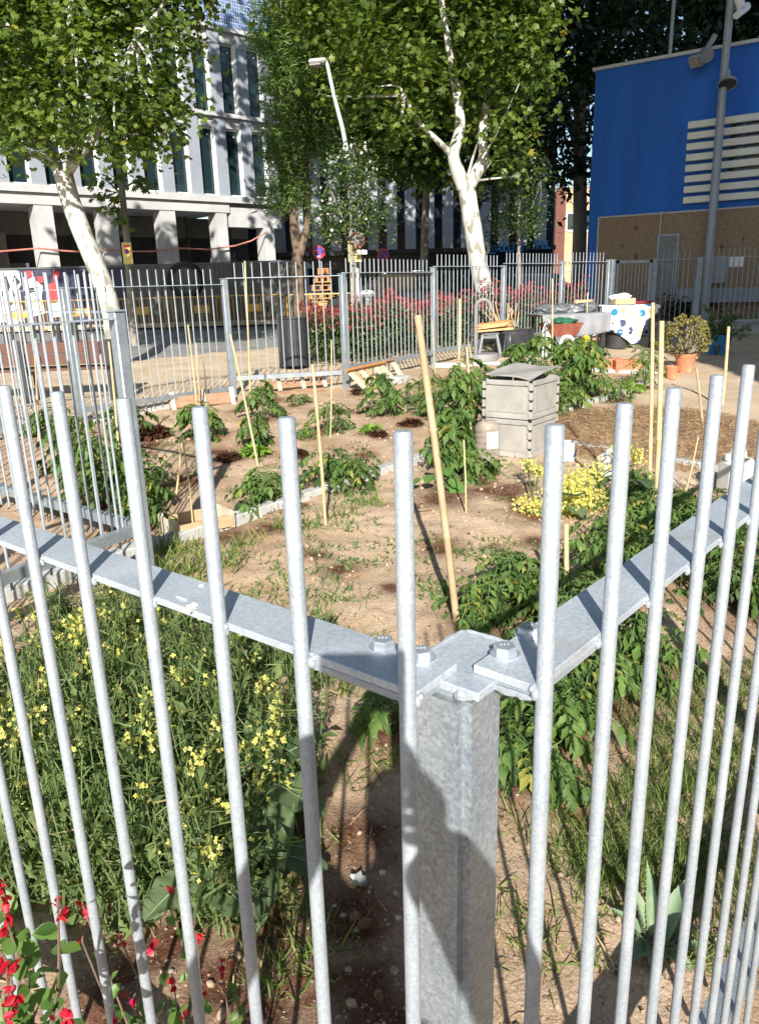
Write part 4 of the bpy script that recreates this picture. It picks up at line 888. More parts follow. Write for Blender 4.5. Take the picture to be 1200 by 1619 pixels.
DT = (('dark_tree', 'dark broad tree in the shade with its trunk just left of the blue building', 27, [(912, 460), (916, 390), (917, 300), (917, 200), (920, 100)], .25, .2, [([(917, 250), (900, 190), (880, 120), (860, 40)], .14, .06, .3), ([(917, 200), (930, 120), (950, 60)], .14, .06, .3)],
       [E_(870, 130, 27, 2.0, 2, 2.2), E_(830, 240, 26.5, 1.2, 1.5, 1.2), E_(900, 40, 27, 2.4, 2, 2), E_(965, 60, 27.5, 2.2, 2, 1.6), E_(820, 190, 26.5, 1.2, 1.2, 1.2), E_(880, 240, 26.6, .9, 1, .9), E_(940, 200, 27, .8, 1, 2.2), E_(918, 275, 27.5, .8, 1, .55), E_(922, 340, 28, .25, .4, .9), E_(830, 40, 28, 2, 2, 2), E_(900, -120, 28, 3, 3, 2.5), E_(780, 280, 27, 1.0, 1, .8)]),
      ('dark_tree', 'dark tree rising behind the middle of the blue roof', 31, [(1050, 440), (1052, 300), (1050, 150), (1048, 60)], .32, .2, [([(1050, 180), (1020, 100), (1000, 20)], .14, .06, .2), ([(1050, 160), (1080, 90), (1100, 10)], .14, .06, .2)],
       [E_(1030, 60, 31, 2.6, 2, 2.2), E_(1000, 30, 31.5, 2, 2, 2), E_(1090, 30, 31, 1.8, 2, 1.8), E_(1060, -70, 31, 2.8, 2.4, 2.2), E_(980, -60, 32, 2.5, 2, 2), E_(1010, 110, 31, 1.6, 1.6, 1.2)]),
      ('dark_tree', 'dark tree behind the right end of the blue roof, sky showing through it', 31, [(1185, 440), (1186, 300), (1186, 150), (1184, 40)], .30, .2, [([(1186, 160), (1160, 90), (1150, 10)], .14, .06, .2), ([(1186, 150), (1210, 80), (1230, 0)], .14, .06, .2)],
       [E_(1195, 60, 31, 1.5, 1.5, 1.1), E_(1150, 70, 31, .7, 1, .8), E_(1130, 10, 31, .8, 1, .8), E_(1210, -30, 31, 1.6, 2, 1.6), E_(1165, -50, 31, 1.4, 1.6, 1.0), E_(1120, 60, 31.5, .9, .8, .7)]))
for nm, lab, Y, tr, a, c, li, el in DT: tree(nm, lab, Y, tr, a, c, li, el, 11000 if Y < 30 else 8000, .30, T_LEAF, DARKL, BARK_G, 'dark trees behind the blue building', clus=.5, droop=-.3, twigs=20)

# the tops of the two planes, above the photograph: they shade the road and the far fronts
for r_, ells in ((bpy.data.objects['plane_tree'], [((-6.4, 15.2, 8.2), (2.8, 1.8, 1.5)), ((-8, 15, 12), (4, 3, 3)), ((-5, 15.5, 11), (2.5, 3, 2.5))]), (bpy.data.objects['plane_tree.001'], [((2, 17.5, 14), (4.2, 3, 4)), ((4.5, 17.5, 12), (2.5, 3, 3))]), (bpy.data.objects['plane_tree.002'], [((1, 26, 17), (5, 3, 5)), ((6, 27, 16), (4, 3, 5)), ((-4, 26, 16), (3, 3, 4))])):
    crown('upper_crown', ells, 5600, .36, T_PLANE, PLANE, r_, .5, -.25)
# hedge of red flowering sage beyond the fence
HEDGE = LEAF('sage_hedge_leaf', (.030, .058, .018), (.105, .15, .048), .25)
REDF = LEAF('red_sage_flower', (.19, .022, .022), (.34, .06, .055), .2)
def hedge(lab, x0, x1, n, yoff=1.0, dep=2.2, h=.95):
    cx = (x0 + x1) / 2; fy = lambda x: np.interp(x, [-2, -.42, .98, 2.4, 3.85, 5.1], [11.5, 11.6, 13.3, 15.0, 16.6, 17.8])
    r = thing('flowering_hedge', lab, 'hedge', Vector((cx, float(fy(cx)) + yoff + 1, g(14))))
    X = rng.uniform(x0, x1, n); t = rng.random(n); Y = fy(X) + yoff + dep * t
    top = h * (.84 + .42 * np.array([noise.noise(Vector((x * 1.7, y * 1.7, 0))) for x, y in zip(X, Y)])); Z = np.array([g(y) for y in Y]) + top * rng.random(n) ** .6
    D = rdir(n, .7); scatter('foliage', T_LEAF, np.stack([X, Y, Z], 1), D, rdir(n, .6), rng.uniform(.05, .10, n), HEDGE, r, rng.random(n))
    m = n // 4; i = rng.integers(0, n, m); q = np.stack([X[i] + rng.normal(0, .04, m), Y[i], np.array([g(y) for y in Y[i]]) + top[i] * (1.12 - .42 * rng.random(m) ** 1.7) + .02], 1)
    scatter('flowers', T_FLOWER, q, rdir(m, .3), rdir(m, .4) + np.array([0, -.4, 0]), rng.uniform(.022, .045, m), REDF, r, rng.random(m))
hedge('long hedge of red flowering sage behind the litter bin and leaning pallet', -1.25, 2.1, 15000, yoff=1.6)
hedge('red flowering sage hedge behind the timber stack and tables', 2.15, 5.0, 8500, .5, 1.4, 1.1)

# ------------------------------------------------------------------ things in the garden
WOOD = M('pale_new_timber', (.42, .29, .155), (.52, .38, .22), rough=.7, scale=5, stretch=(1, 6, 6), bump=.3, bscale=30)
WOODO = M('orange_timber', (.55, .22, .04)); WOODB = M('weathered_timber', (.25, .14, .08), (.35, .21, .125), rough=.8, scale=5, stretch=(1, 6, 6), bump=.4, bscale=30)
WOODW = M('cream_end_grain', (.50, .43, .30), (.58, .52, .39), rough=.7, scale=8)
BAMB = M('bamboo_cane', (.50, .375, .19), (.62, .49, .28), rough=.45, scale=5, spots=(7, .63, (.36, .22, .09)), stretch=(1, 1, .4))
BAMD = M('old_bamboo', (.38, .265, .15), (.50, .375, .23), rough=.6, scale=6, spots=(6, .58, (.20, .11, .06)))
def cane(bp, tp, r, label, dY=0.0, mat=None, taper=.85, node=.24):
    a = spot(*bp); a.z -= .06; c = aty(tp[0], tp[1], a.y + dY); L = (c - a).length; n = max(2, int(L / node)); pts = []; rad = []
    for i in range(n + 1):
        t = i / n
        for o, k in ((-.012, 1.0), (0, 1.22), (.012, 1.0)):
            tt = t + o / L
            if 0 <= tt <= 1: pts.append(a.lerp(c, tt) + Vector((math.sin(t * 3) * .006, 0, 0))); rad.append(r * (1 + (taper - 1) * t) * (k if 0 < i < n else 1.0))
    o = obj('bamboo_cane', B().tube(pts, rad, 10), mat or BAMB, None, True, loc=a); return tag(o, label, 'cane', 'bamboo canes standing in the beds')
cane((725, 990), (660, 498), .019, 'thickest bamboo cane, leaning left with a split brown top, in the middle bed', .1, BAMD, .95, .5)
cane((515, 828), (494, 577), .012, 'bamboo cane at the edge of the kerb left of the middle bed', .0)
cane((722, 672), (727, 472), .017, 'straight bamboo cane left of the grey crates, in dark foliage', 0)
cane((745, 690), (738, 548), .013, 'shorter bamboo cane touching the left of the grey crates', 0)
cane((737, 815), (733, 695), .007, 'thin stake by the staked tomato in front of the water bottle', 0)
cane((409, 735), (364, 528), .011, 'bamboo cane leaning left over the green lettuce', .1)
cane((396, 650), (387, 412), .011, 'tall thin cane behind the far fence lettuce', .0)
cane((312, 648), (297, 513), .012, 'cane at the far left fence, taller of a close pair', 0)
cane((316, 646), (310, 542), .012, 'cane at the far left fence, shorter of a close pair', 0, BAMD)
cane((522, 690), (524, 537), .008, 'thin cane right of the leaning pallet end, far bed', 0)
cane((1036, 850), (1046, 507), .0185, 'right one of two tall pale canes in the right hand bed', 0)
cane((1026, 800), (1032, 478), .015, 'left one of two tall pale canes in the right hand bed', 0)
cane((1142, 640), (1152, 516), .020, 'short thick cane behind the right hand bars', 0)
cane((1114, 690), (1101, 581), .014, 'brown tipped cane standing in the straw heap', .0, BAMD)
cane((1083, 775), (1104, 690), .006, 'very thin leaning cane near the white jerrycan', 0)
cane((893, 950), (895, 828), .014, 'short flat stake behind the bar right of the corner post', 0, None, 1, .6)
cane((873, 590), (873, 440), .012, 'cane in the big tomato in front of the grey tarp', 0)
cane((925, 560), (929, 462), .011, 'thin cane in front of the join of the two tables', 0)
cane((913, 555), (936, 487), .014, 'cane leaning right beside the paw print cloth', 0)
cane((655, 980), (640, 880), .012, 'short cane stump behind the bar left of the corner post', .05, BAMD)
cane((275, 790), (288, 690), .010, 'thin cane near the wooden tray', 0)
cane((188, 720), (172, 540), .012, 'cane leaning among the dark tomatoes behind the lone left post', 0)
cane((688, 592), (683, 505), .008, 'pale stake beside the far fence post right of the pallet', 0)
cane((748, 575), (740, 540), .010, 'short bent cane at the foot of the bent grey pipe', .0)
cane((305, 830), (290, 700), .007, 'thin twig stake rising from the wooden tray', .1)
cane((60, 700), (55, 560), .011, 'cane seen through the far left bars', 0, BAMD)

# grey folding crates
CRATE = M('weathered_grey_plastic', (.30, .28, .25), (.39, .365, .33), rough=.75, scale=4, bump=.25, bscale=40, spots=(2.5, .62, (.30, .27, .235)))
CRD = M('dark_gap', (.02, .02, .02), None, rough=.8)
cf = spot(838, 727); cX = Vector((-.82, .57, 0)).normalized(); cY = Vector((.62, .785, 0)).normalized(); cLx, cLy, cH = .49, .56, .352
for lev in range(2):
    z0 = g(6.9) + .0 + lev * (cH + .004); o = Vector((cf.x, cf.y, z0)); Z = Vector((0, 0, 1))
    r = thing('folding_crate', ('lower grey folding crate standing on the soil, with the water bottle against it', 'upper grey folding crate stacked on the lower one under a loose lid')[lev], 'crate', o, 'two stacked grey crates')
    nX, nY = -cY, -cX
    nX = (nX - cX * nX.dot(cX)).normalized(); nY = (nY - cY * nY.dot(cY)).normalized()
    for face, (X, L, N_, q) in enumerate(((cX, cLx, nX, o), (cY, cLy, nY, o), (cX, cLx, -nX, o + cY * cLy), (cY, cLy, -nY, o + cX * cLx))):
        def pl(a0, a1, b0, b1, d0, d1, nm, mat=CRATE, par=r, bev=.004):
            return obj(nm, B().obox(q + X * (a0 + a1) / 2 + Z * (b0 + b1) / 2 + N_ * (d0 + d1) / 2, (a1 - a0, abs(d1 - d0), b1 - b0), X, N_, Z, bev), mat, par)
        w = pl(.03, L - .03, .02, cH - .02, -.022, -.012, 'wall_panel', bev=0)
        pl(.07, L - .05, .055, cH - .062, -.013, -.006, 'raised_field', CRATE, w, .003)
        pl(.035, L - .035, cH - .05, cH - .004, -.02, .002, 'rim', CRATE, w)
        pl(.035, L - .035, .0, .035, -.02, .002, 'rim', CRATE, w)
        for a in (.04, L - .085): pl(a, a + .035, cH - .042, cH - .012, .002, .007, 'clip', CRATE, w, .002)
        # hinge knuckles up the corner with dark gaps between
        for k in range(4):
            pl(.0, .034, .008 + k * .086, .008 + k * .086 + .066, -.024, .004, 'hinge', CRATE, w, .003)
        pl(.008, .022, .0, cH, -.022, -.006, 'hinge_gap', CRD, w, 0)
    obj('floor', B().obox(o + cX * cLx / 2 + cY * cLy / 2 + Z * .012, (cLx - .06, cLy - .07, .012), cX, cX.cross(Z), Z), CRD, r)
lo = Vector((cf.x, cf.y, g(6.9) + 2 * cH + .01)); ld = B(); bm = bmesh.new()
lidz = lambda a, c: .012 + .050 * c + .03 * a * (1 - c) - .020 * (1 - a) * (1 - c) + .012 * math.sin(a * 5 + c * 3)
nu = 9; vs = []
for t in (0, .012):
    for i in range(nu):
        for j in range(nu):
            a, c = i / (nu - 1), j / (nu - 1); p = lo + cX * (cLx * (a * .9 + .06)) + cY * (cLy * (c * 1.03 + .03)); vs.append(p + Vector((0, 0, lidz(a, c) + t)))
bm.free(); I = lambda k, i, j: k * nu * nu + i * nu + j; fs = []
for i in range(nu - 1):
    for j in range(nu - 1): fs += [(I(0, i, j), I(0, i, j + 1), I(0, i + 1, j + 1), I(0, i + 1, j)), (I(1, i, j), I(1, i + 1, j), I(1, i + 1, j + 1), I(1, i, j + 1))]
for i in range(nu - 1):
    for j, fl in ((0, 1), (nu - 1, 0)): fs.append((I(0, i, j), I(0, i + 1, j), I(1, i + 1, j), I(1, i, j))); fs.append((I(0, j, i), I(0, j, i + 1), I(1, j, i + 1), I(1, j, i)))
tag(obj('crate_lid', B().add(vs, fs), M('grey_sheet_lid', (.27, .255, .235), (.36, .34, .31), rough=.8, scale=5, bump=.3, bscale=40, spots=(3, .6, (.22, .20, .18))), None, loc=lo), 'warped grey sheet lying as a lid on the upper crate', 'lid')

# water bottle
CLEAR = bpy.data.materials.new('cloudy_clear_plastic'); CLEAR.use_nodes = True; q_ = CLEAR.node_tree.nodes['Principled BSDF']
q_.inputs['Base Color'].default_value = (.40, .34, .27, 1); q_.inputs['Roughness'].default_value = .25; q_.inputs['Alpha'].default_value = .5
wp = spot(770, 728); prof = []; n = 30
for i in range(n + 1):
    t = i / n; z = t * .37; r_b = .115 if t < .80 else .115 * math.sqrt(max(1 - ((t - .8) / .24) ** 2, .05)); prof.append((r_b * (1 - .05 * (math.sin(t * 46) > .2) * (t < .8)), z))
wb = thing('water_bottle', 'large ribbed clear plastic water bottle cut open beside the crates', 'bottle', wp)
obj('bottle_body', B().lathe([(0, .003)] + prof, wp, 28), CLEAR, wb, True)
b = B(); lz = .17
b.lathe([(.1165, .14), (.1165, .27)], wp, 28); lab_ = B()
vs = []; fs = []
for k in range(9):
    w = -1.75 + k * .13
    for z in (.13, .285): vs.append(wp + Vector((.118 * math.cos(w), .118 * math.sin(w), z)))
for k in range(8): fs.append((2 * k, 2 * k + 2, 2 * k + 3, 2 * k + 1))
obj('paper_label', B().add(vs, fs), M('bleached_paper_label', (.62, .55, .46), (.70, .64, .55), rough=.7, scale=9), wb)
# white bucket with a blue swoosh
bk = spot(898, 728); br = thing('bucket', 'small white bucket with a blue swoosh behind the bar right of the crates', 'bucket', bk)
obj('pail', B().lathe([(0, .004), (.062, .004), (.072, .16), (.076, .165), (.076, .172), (.068, .172), (.058, .012)], bk, 24), WHITEP, br, True)
vs = []; fs = []
for k in range(10):
    w = -1.25 + k * .11; t = k / 9; vs.append(bk + Vector((.0725 * math.cos(w), .0725 * math.sin(w), .055 + .05 * t * t - .018 * math.sin(t * PI)))); vs.append(bk + Vector((.0735 * math.cos(w), .0735 * math.sin(w), .055 + .07 * t * t + .022 * math.sin(t * PI))))
for k in range(9): fs.append((2 * k, 2 * k + 2, 2 * k + 3, 2 * k + 1))
obj('swoosh', B().add(vs, fs), M('bucket_blue', (.02, .12, .38), None, rough=.4), br)
# white jerrycan
jp = spot(1160, 778); jX = Vector((.95, .3, 0)).normalized(); jY = Vector((-jX.y, jX.x, 0)); jr = thing('jerrycan', 'dirty white plastic jerrycan with moulded handle beyond the right hand bars', 'jerrycan', jp)
DIRTYW = M('dirty_white_plastic', (.50, .48, .43), (.62, .60, .56), rough=.5, scale=4, spots=(6, .6, (.42, .39, .33)))
obj('body', B().obox(jp + Vector((0, 0, .14)), (.24, .19, .27), jX, jY, Vector((0, 0, 1)), .035), DIRTYW, jr, True)
obj('handle', B().tube(smooth_path([jp + jX * -.07 + Vector((0, 0, .26)), jp + jX * -.06 + Vector((0, 0, .325)), jp + jX * .05 + Vector((0, 0, .325)), jp + jX * .07 + Vector((0, 0, .265))]), .016, 8), DIRTYW, jr, True)
obj('spout', B().lathe([(.028, 0), (.028, .045), (.02, .05), (0, .05)], jp + jX * -.09 + Vector((0, 0, .265)), 12), DIRTYW, jr, True)
# crumpled white sack in the yellow broccoli
sk = spot(962, 760); b = B(); b.blob(sk + Vector((0, 0, .12)), .12, .75, .8, 1.1, .5, 3); tag(obj('white_sack', b, DIRTYW, None, True, loc=sk), 'crumpled white plastic sack behind the yellow flowering broccoli', 'sack')

# wooden tray at the kerb
tp = spot(312, 836); tX = Vector((.80, .60, 0)).normalized(); tY = Vector((-tX.y, tX.x, 0)); tr = thing('wooden_tray', 'open shallow wooden fruit tray lying by the kerb at the left', 'tray', tp); Z = Vector((0, 0, 1))
for s in (-1, 1):
    obj('side_board', B().obox(tp + tY * s * .145 + Z * .055, (.44, .010, .085), tX, tY, Z), WOOD, tr); obj('end_board', B().obox(tp + tX * s * .22 + Z * .06, (.012, .30, .12), tX, tY, Z), WOODW, tr)
for k in range(3): obj('floor_slat', B().obox(tp + tY * (k - 1) * .095 + Z * .012, (.44, .085, .006), tX, tY, Z), WOOD, tr)
for sx in (-1, 1):
    for sy in (-1, 1): obj('corner_block', B().obox(tp + tX * sx * .205 + tY * sy * .13 + Z * .065, (.022, .022, .13), tX, tY, Z), WOODW, tr)

# timber along the far fence
def board(a, c, w, t, label, mat=None, tilt=.5, z=.05, ends=()):
    a, c = spot(*a), spot(*c); a.z += z; c.z += z; X = (c - a).normalized(); Y = Vector((-X.y, X.x, 0)).normalized(); Zt = X.cross(Y); Y2 = (Y * math.cos(tilt) + Zt * math.sin(tilt)).normalized(); Z2 = X.cross(Y2)
    m = (a + c) / 2; r = thing('timber_board', label, 'board', m); obj('plank', B().obox(m, ((c - a).length, w, t), X, Y2, Z2), mat or WOODB, r)
    for e in ends: obj('cross_batten', B().obox(a.lerp(c, e) - Z2 * -.0 + (Z2 if Z2.y < 0 else -Z2) * (t / 2 + .013), (.055, w * 1.75, .022), X, Y2, Z2), WOODW, r)
    return r
board((268, 646), (372, 636), .15, .022, 'brown board with three white battens lying along the left far fence', tilt=1.1, z=.07, ends=(.06, .52, .96))
board((410, 622), (520, 612), .11, .022, 'brown board with white battens lying left of the far fence post', tilt=1.0, z=.09, ends=(.28, .62, .93))
board((408, 626), (512, 617), .05, .04, 'long brown batten on the soil in front of the litter bin', tilt=.1, z=.02)
board((590, 560), (684, 546), .07, .04, 'weathered beam lying along the lower rail behind the leaning pallet', tilt=1.2, z=.22)
board((480, 600), (555, 590), .09, .02, 'rough plank lying behind the far fence post', tilt=1.1, z=.05)
pp = spot(600, 612); pX = (FP_[4] - FP_[3]).normalized().to_3d(); pY = Vector((-pX.y, pX.x, 0)); pZ = (Vector((0, 0, 1)) * .80 + pY * .6).normalized(); pN = pX.cross(pZ)
pr_ = thing('timber_pallet', 'broken timber pallet leaning on the far fence with slanting slats', 'pallet', pp)
for (a, w_) in ((-.40, .10), (-.31, .06), (-.14, .10), (.0, .075), (.24, .10), (.40, .10), (.62, .10)):
    lean = Vector((-.22, 0, 0)) if a < .55 else Vector((-.05, 0, 0)); dd = (pZ + pX * -.38 * (1 if a < .55 else .1)).normalized()
    obj('slat', B().obox(pp + pX * (a + .08) + dd * .17, (w_, .022, .34), pX, pN, dd), WOODW if w_ > .09 else WOOD, pr_)
obj('bearer', B().obox(pp + pX * -.06 + pZ * .335 + pN * .03, (.95, .07, .035), (pX + Vector((0, 0, .02))).normalized(), pN, pZ), WOODO, pr_)
obj('bearer', B().obox(pp + pX * .55 + pZ * .36 + pN * .03 - Vector((0, 0, 0)), (.26, .06, .03), pX, pN, pZ), WOODB, pr_)
b = B(); q = spot(632, 605); b.obox(q + Vector((0, 0, .05)), (.28, .20, .10), pX, pY, Vector((0, 0, 1)), .01); tag(obj('concrete_block', b, CONC, None, loc=q), 'grey concrete block behind the leaning pallet slats', 'block')

# bent grey pipe with a round foot
hp = Vector((aty(752, 560, 13.6).x, 13.6, g(13.6))); hk = thing('bent_pipe', 'grey steel pipe bent over at the top like a walking stick, on a round foot', 'pipe', hp); ht = aty(752, 485, 13.6).z
pts = [hp + Vector((0, 0, 0)), Vector((hp.x, 13.6, ht - .1))] + [Vector((hp.x + .125 - .125 * math.cos(t), 13.6, ht + .12 * math.sin(t))) for t in np.linspace(0, PI, 9)] + [Vector((hp.x + .25, 13.6, ht - .06))]
PIPE = M('dull_grey_paint', (.19, .18, .17), (.24, .23, .22), rough=.6, scale=6)
obj('pipe', B().tube(pts, .036, 12), PIPE, hk, True); obj('foot_plate', B().lathe([(0, .11), (.04, .11), (.29, .10), (.31, .06), (.31, -.02)], hp + Vector((.12, .1, 0)), 24), PIPE, hk, True)
# plastic stool, timber on it, black covered block
sp_ = Vector((aty(772, 556, 13.9).x, 13.9, g(13.9))); st = thing('plastic_stool', 'grey plastic stool under the end of the timber stack', 'stool', sp_); SG = M('grey_stool_plastic', (.13, .135, .145), (.17, .175, .185), rough=.45, scale=5)
obj('seat', B().box(sp_ + Vector((0, 0, .42)), (.30, .30, .035), (1, .3), bev=.012), SG, st)
for sx in (-1, 1):
    for sy in (-1, 1): obj('leg', B().tube([sp_ + Vector((sx * .20, sy * .19, 0)), sp_ + Vector((sx * .165, sy * .16, .2)), sp_ + Vector((sx * .125, sy * .125, .41))], [.035, .034, .03], 6), SG, st)
for sx, sy in ((0, -1), (0, 1), (1, 0), (-1, 0)): obj('apron', B().box(sp_ + Vector((sx * .14, sy * .14, .375)), (.25 if sx == 0 else .02, .02 if sx == 0 else .25, .06), (1, 0)), SG, st)
kp = Vector((aty(812, 552, 14.0).x, 14.0, g(14))); b = B(); b.box(kp + Vector((0, 0, .24)), (.56, .5, .48), (.9, .35), bev=.06); 
for k in range(5): b.tube([kp + Vector((-.2 + .1 * k, -.29 + .03 * k, .44)), kp + Vector((-.23 + .115 * k, -.31 + .03 * k, .02))], [.012, .03], 5)
tag(obj('covered_block', b, M('black_sheeting', (.025, .026, .028), (.05, .05, .052), rough=.35, scale=5, bump=.6, bscale=14), None, True, loc=kp), 'block wrapped in black plastic sheeting between the stool and the wheelbarrow', 'block')
for k in range(9):
    z = g(14) + .47 + (k // 3) * .045 + .012 * (k % 3); a = aty(746 + 5 * (k % 3), 520, 14.0); c = aty(808 - 4 * (k % 4), 520, 14.1); y = 13.8 + .12 * (k % 3)
    a = Vector((a.x, y, z)); c = Vector((c.x, y + .15, z + .02 * (k % 2) + .03)); X = (c - a).normalized(); Y = Vector((-X.y, X.x, 0)).normalized()
    tag(obj('plank', B().obox((a + c) / 2, ((c - a).length, .11, .032), X, Y, X.cross(Y)), WOODO if k % 3 else M('tan_timber', (.52, .30, .12), (.62, .40, .19), rough=.7, scale=6), None, loc=(a + c) / 2), 'orange brown plank in the stack on the grey stool', 'plank', 'planks stacked on the grey stool')
rs = random.Random(8); b0 = Vector((aty(800, 505, 14.4).x, 14.4, g(14.4) + .55))
for k in range(16):
    a = b0 + Vector((rs.uniform(-.25, .2), rs.uniform(-.05, .05), -.05)); c = a + Vector((rs.uniform(-.3, .15), rs.uniform(0, .1), rs.uniform(.25, .5)))
    tag(obj('kindling_stick', B().tube([a, c], .010, 5), WOOD, None, loc=a), 'thin pale stick fanned out above the timber stack', 'stick', 'pale sticks fanned out above the timber stack')

# tables
def cloth(name, O, X, W, depth, drop, mat, label, cat, wave=.03, nx=44, ny=30, thick=.004, sag=.0):
    """cloth over a table top: row 0 lies at the back edge, then over the front edge and down by drop(u)"""
    Y = Vector((-X.y, X.x, 0)); V = []; UV = []
    for j in range(ny):
        for i in range(nx):
            u = i / (nx - 1); tot = depth + drop(u); s = tot * j / (ny - 1); fold = math.sin(u * 17 + 1.3) * .6 + math.sin(u * 31) * .4
            if s < depth: p = O + X * (u - .5) * W + Y * (depth - s) + Vector((0, 0, .008 * noise.noise(Vector((u * 6, s * 6, 3))) - sag * math.sin(PI * s / depth) * math.sin(PI * u)))
            else: h = s - depth; p = O + X * ((u - .5) * W) - Y * (.012 + (wave * fold + .01) * min(h / .2, 1)) - Vector((0, 0, h))
            V.append(p); UV.append((u * W, s))
    F = [(j * nx + i, j * nx + i + 1, (j + 1) * nx + i + 1, (j + 1) * nx + i) for j in range(ny - 1) for i in range(nx - 1)]
    off = O; me = bpy.data.meshes.new(name); me.from_pydata([tuple(p - off) for p in V], [], F); uv = me.uv_layers.new(name='UVMap')
    for l in me.loops: uv.data[l.index].uv = UV[l.vertex_index]
    me.materials.append(mat); me.shade_smooth(); o = link(name, me, None, off); m = o.modifiers.new('thickness', 'SOLIDIFY'); m.thickness = thick; return tag(o, label, cat)
def table(c, x, W, D_, label, H=.74):
    r = thing('garden_table', label, 'table', c); X = Vector((x[0], x[1], 0)).normalized(); Y = Vector((-X.y, X.x, 0))
    obj('table_top', B().obox(c + Vector((0, 0, H - .015)), (W, D_, .03), X, Y, Vector((0, 0, 1))), WOODB, r)
    for sx in (-1, 1):
        for sy in (-1, 1): obj('leg', B().obox(c + X * sx * (W / 2 - .08) + Y * sy * (D_ / 2 - .07) + Vector((0, 0, (H - .03) / 2)), (.045, .045, H - .03), X, Y, Vector((0, 0, 1))), DARKMET, r)
    return r, X, Y
t1c = Vector((3.50, 14.15, g(14.1))); r1, X1, Y1 = table(t1c, (1, .28), 1.28, .65, 'table under the wrinkled grey tarpaulin', .72)
TARP = M('grey_tarpaulin', (.21, .215, .225), (.27, .275, .285), rough=.55, scale=4, bump=.4, bscale=9)
cloth('tarpaulin', t1c - Y1 * .33 + Vector((0, 0, .725)), X1, 1.36, .66, lambda u: .10 + .04 * math.sin(u * 20) if u < .40 else .42 - .14 * (u - .4), TARP, 'wrinkled grey tarpaulin draped over the left table', 'tarpaulin', .035)
b = B()
for k in range(4): b.blob(t1c + X1 * (-.42 + .27 * k) + Vector((0, .05, .79 + .02 * (k % 2))), .17, 1.2, .9, .62, .45, 3)
tag(obj('plastic_bundle', b, M('smoky_plastic_film', (.09, .095, .10), (.16, .165, .17), rough=.4, scale=7, bump=.7, bscale=14), None, True, loc=t1c + Vector((0, 0, .74))), 'crumpled bundle of smoky plastic film lying on the grey tarpaulin', 'bundle')
q = t1c - X1 * .62 - Y1 * .30; tag(obj('white_sheet', B().prism([(-.05, .02), (.10, .0), (.12, .62), (.0, .66), (-.08, .4)], q - Y1 * .06, X1, Vector((0, 0, 1)), Y1, .006), WHITEP, None, loc=q), 'white sheet hanging from the left end of the tarpaulin', 'sheet')
# wheelbarrow below
wp_ = t1c - X1 * .30 - Y1 * .38; wr = thing('wheelbarrow', 'rusty red wheelbarrow with green bag parked under the tarpaulin edge', 'wheelbarrow', wp_)
obj('tray', B().add([wp_ + X1 * a + Y1 * c + Vector((0, 0, z)) for a, c, z in ((-.34, -.2, .58), (.30, -.2, .58), (.30, .28, .58), (-.34, .28, .58), (-.20, -.12, .36), (.2, -.12, .36), (.2, .2, .36), (-.2, .2, .36))], [(0, 1, 5, 4), (1, 2, 6, 5), (2, 3, 7, 6), (3, 0, 4, 7), (4, 5, 6, 7)]), M('rusty_red_tray', (.20, .055, .03), (.30, .10, .06), rough=.7, scale=8), wr)
obj('legs', B().tube(smooth_path([wp_ - X1 * .17 - Y1 * .16, wp_ - X1 * .10 - Y1 * .16 + Vector((0, 0, .30)), wp_ + X1 * .0 - Y1 * .16 + Vector((0, 0, .36)), wp_ + X1 * .12 - Y1 * .16 + Vector((0, 0, .30)), wp_ + X1 * .2 - Y1 * .16]), .028, 8), WHITEP, wr, True)
obj('handle', B().tube([wp_ - X1 * .45 - Y1 * .22, wp_ - X1 * .46 - Y1 * .22 + Vector((0, 0, .55)), wp_ - X1 * .3 - Y1 * .2 + Vector((0, 0, .62))], .016, 6), DARKMET, wr, True)
obj('wheel', B().lathe([(.10, -.04), (.18, -.04), (.19, 0), (.18, .04), (.10, .04), (.03, .02), (0, .02)], wp_ + Y1 * .45 + Vector((0, 0, .19)), 18, X1), M('tyre_rubber', (.02, .02, .02)), wr, True)
b = B(); b.blob(wp_ + Vector((0, .02, .60)), .22, 1.1, .8, .38, .4, 3); tag(obj('green_bag', b, M('green_bag_plastic', (.015, .085, .04), (.03, .13, .07), rough=.35, scale=6, bump=.4, bscale=14), None, True, loc=wp_ + Vector((0, 0, .58))), 'dark green plastic bag lying in the wheelbarrow', 'bag')
b = B(); q = wp_ + X1 * .10 - Y1 * .3; b.blob(q + Vector((0, 0, .06)), .09, 1.3, 1, .7, .3); tag(obj('red_cloth', b, M('red_cloth', (.5, .03, .04), None, rough=.8), None, True, loc=q), 'small red cloth on the ground under the wheelbarrow', 'cloth')
t2c = Vector((4.78, 15.1, g(15))); r2, X2, Y2 = table(t2c, (1, .16), 1.12, .7, 'table under the white paw print cloth', .80)
PAW = bpy.data.materials.new('paw_print_cloth'); PAW.use_nodes = True; nt = PAW.node_tree; N = nt.nodes; L = nt.links; bs = N['Principled BSDF']; bs.inputs['Roughness'].default_value = .8
uvn = N.new('ShaderNodeUVMap'); uvn.uv_map = 'UVMap'
def vor(scale, lo, hi, rnd):
    v = N.new('ShaderNodeTexVoronoi'); v.inputs['Scale'].default_value = scale; v.inputs['Randomness'].default_value = rnd; va = N.new('ShaderNodeVectorMath'); va.operation = 'ADD'; va.inputs[1].default_value = (3.7, 1.25, 0); L.new(uvn.outputs[0], va.inputs[0]); L.new(va.outputs[0], v.inputs['Vector'])
    r = N.new('ShaderNodeValToRGB'); r.color_ramp.elements[0].position = lo; r.color_ramp.elements[1].position = hi; r.color_ramp.elements[0].color = (1, 1, 1, 1); r.color_ramp.elements[1].color = (0, 0, 0, 1); L.new(v.outputs['Distance'], r.inputs['Fac']); return v, r
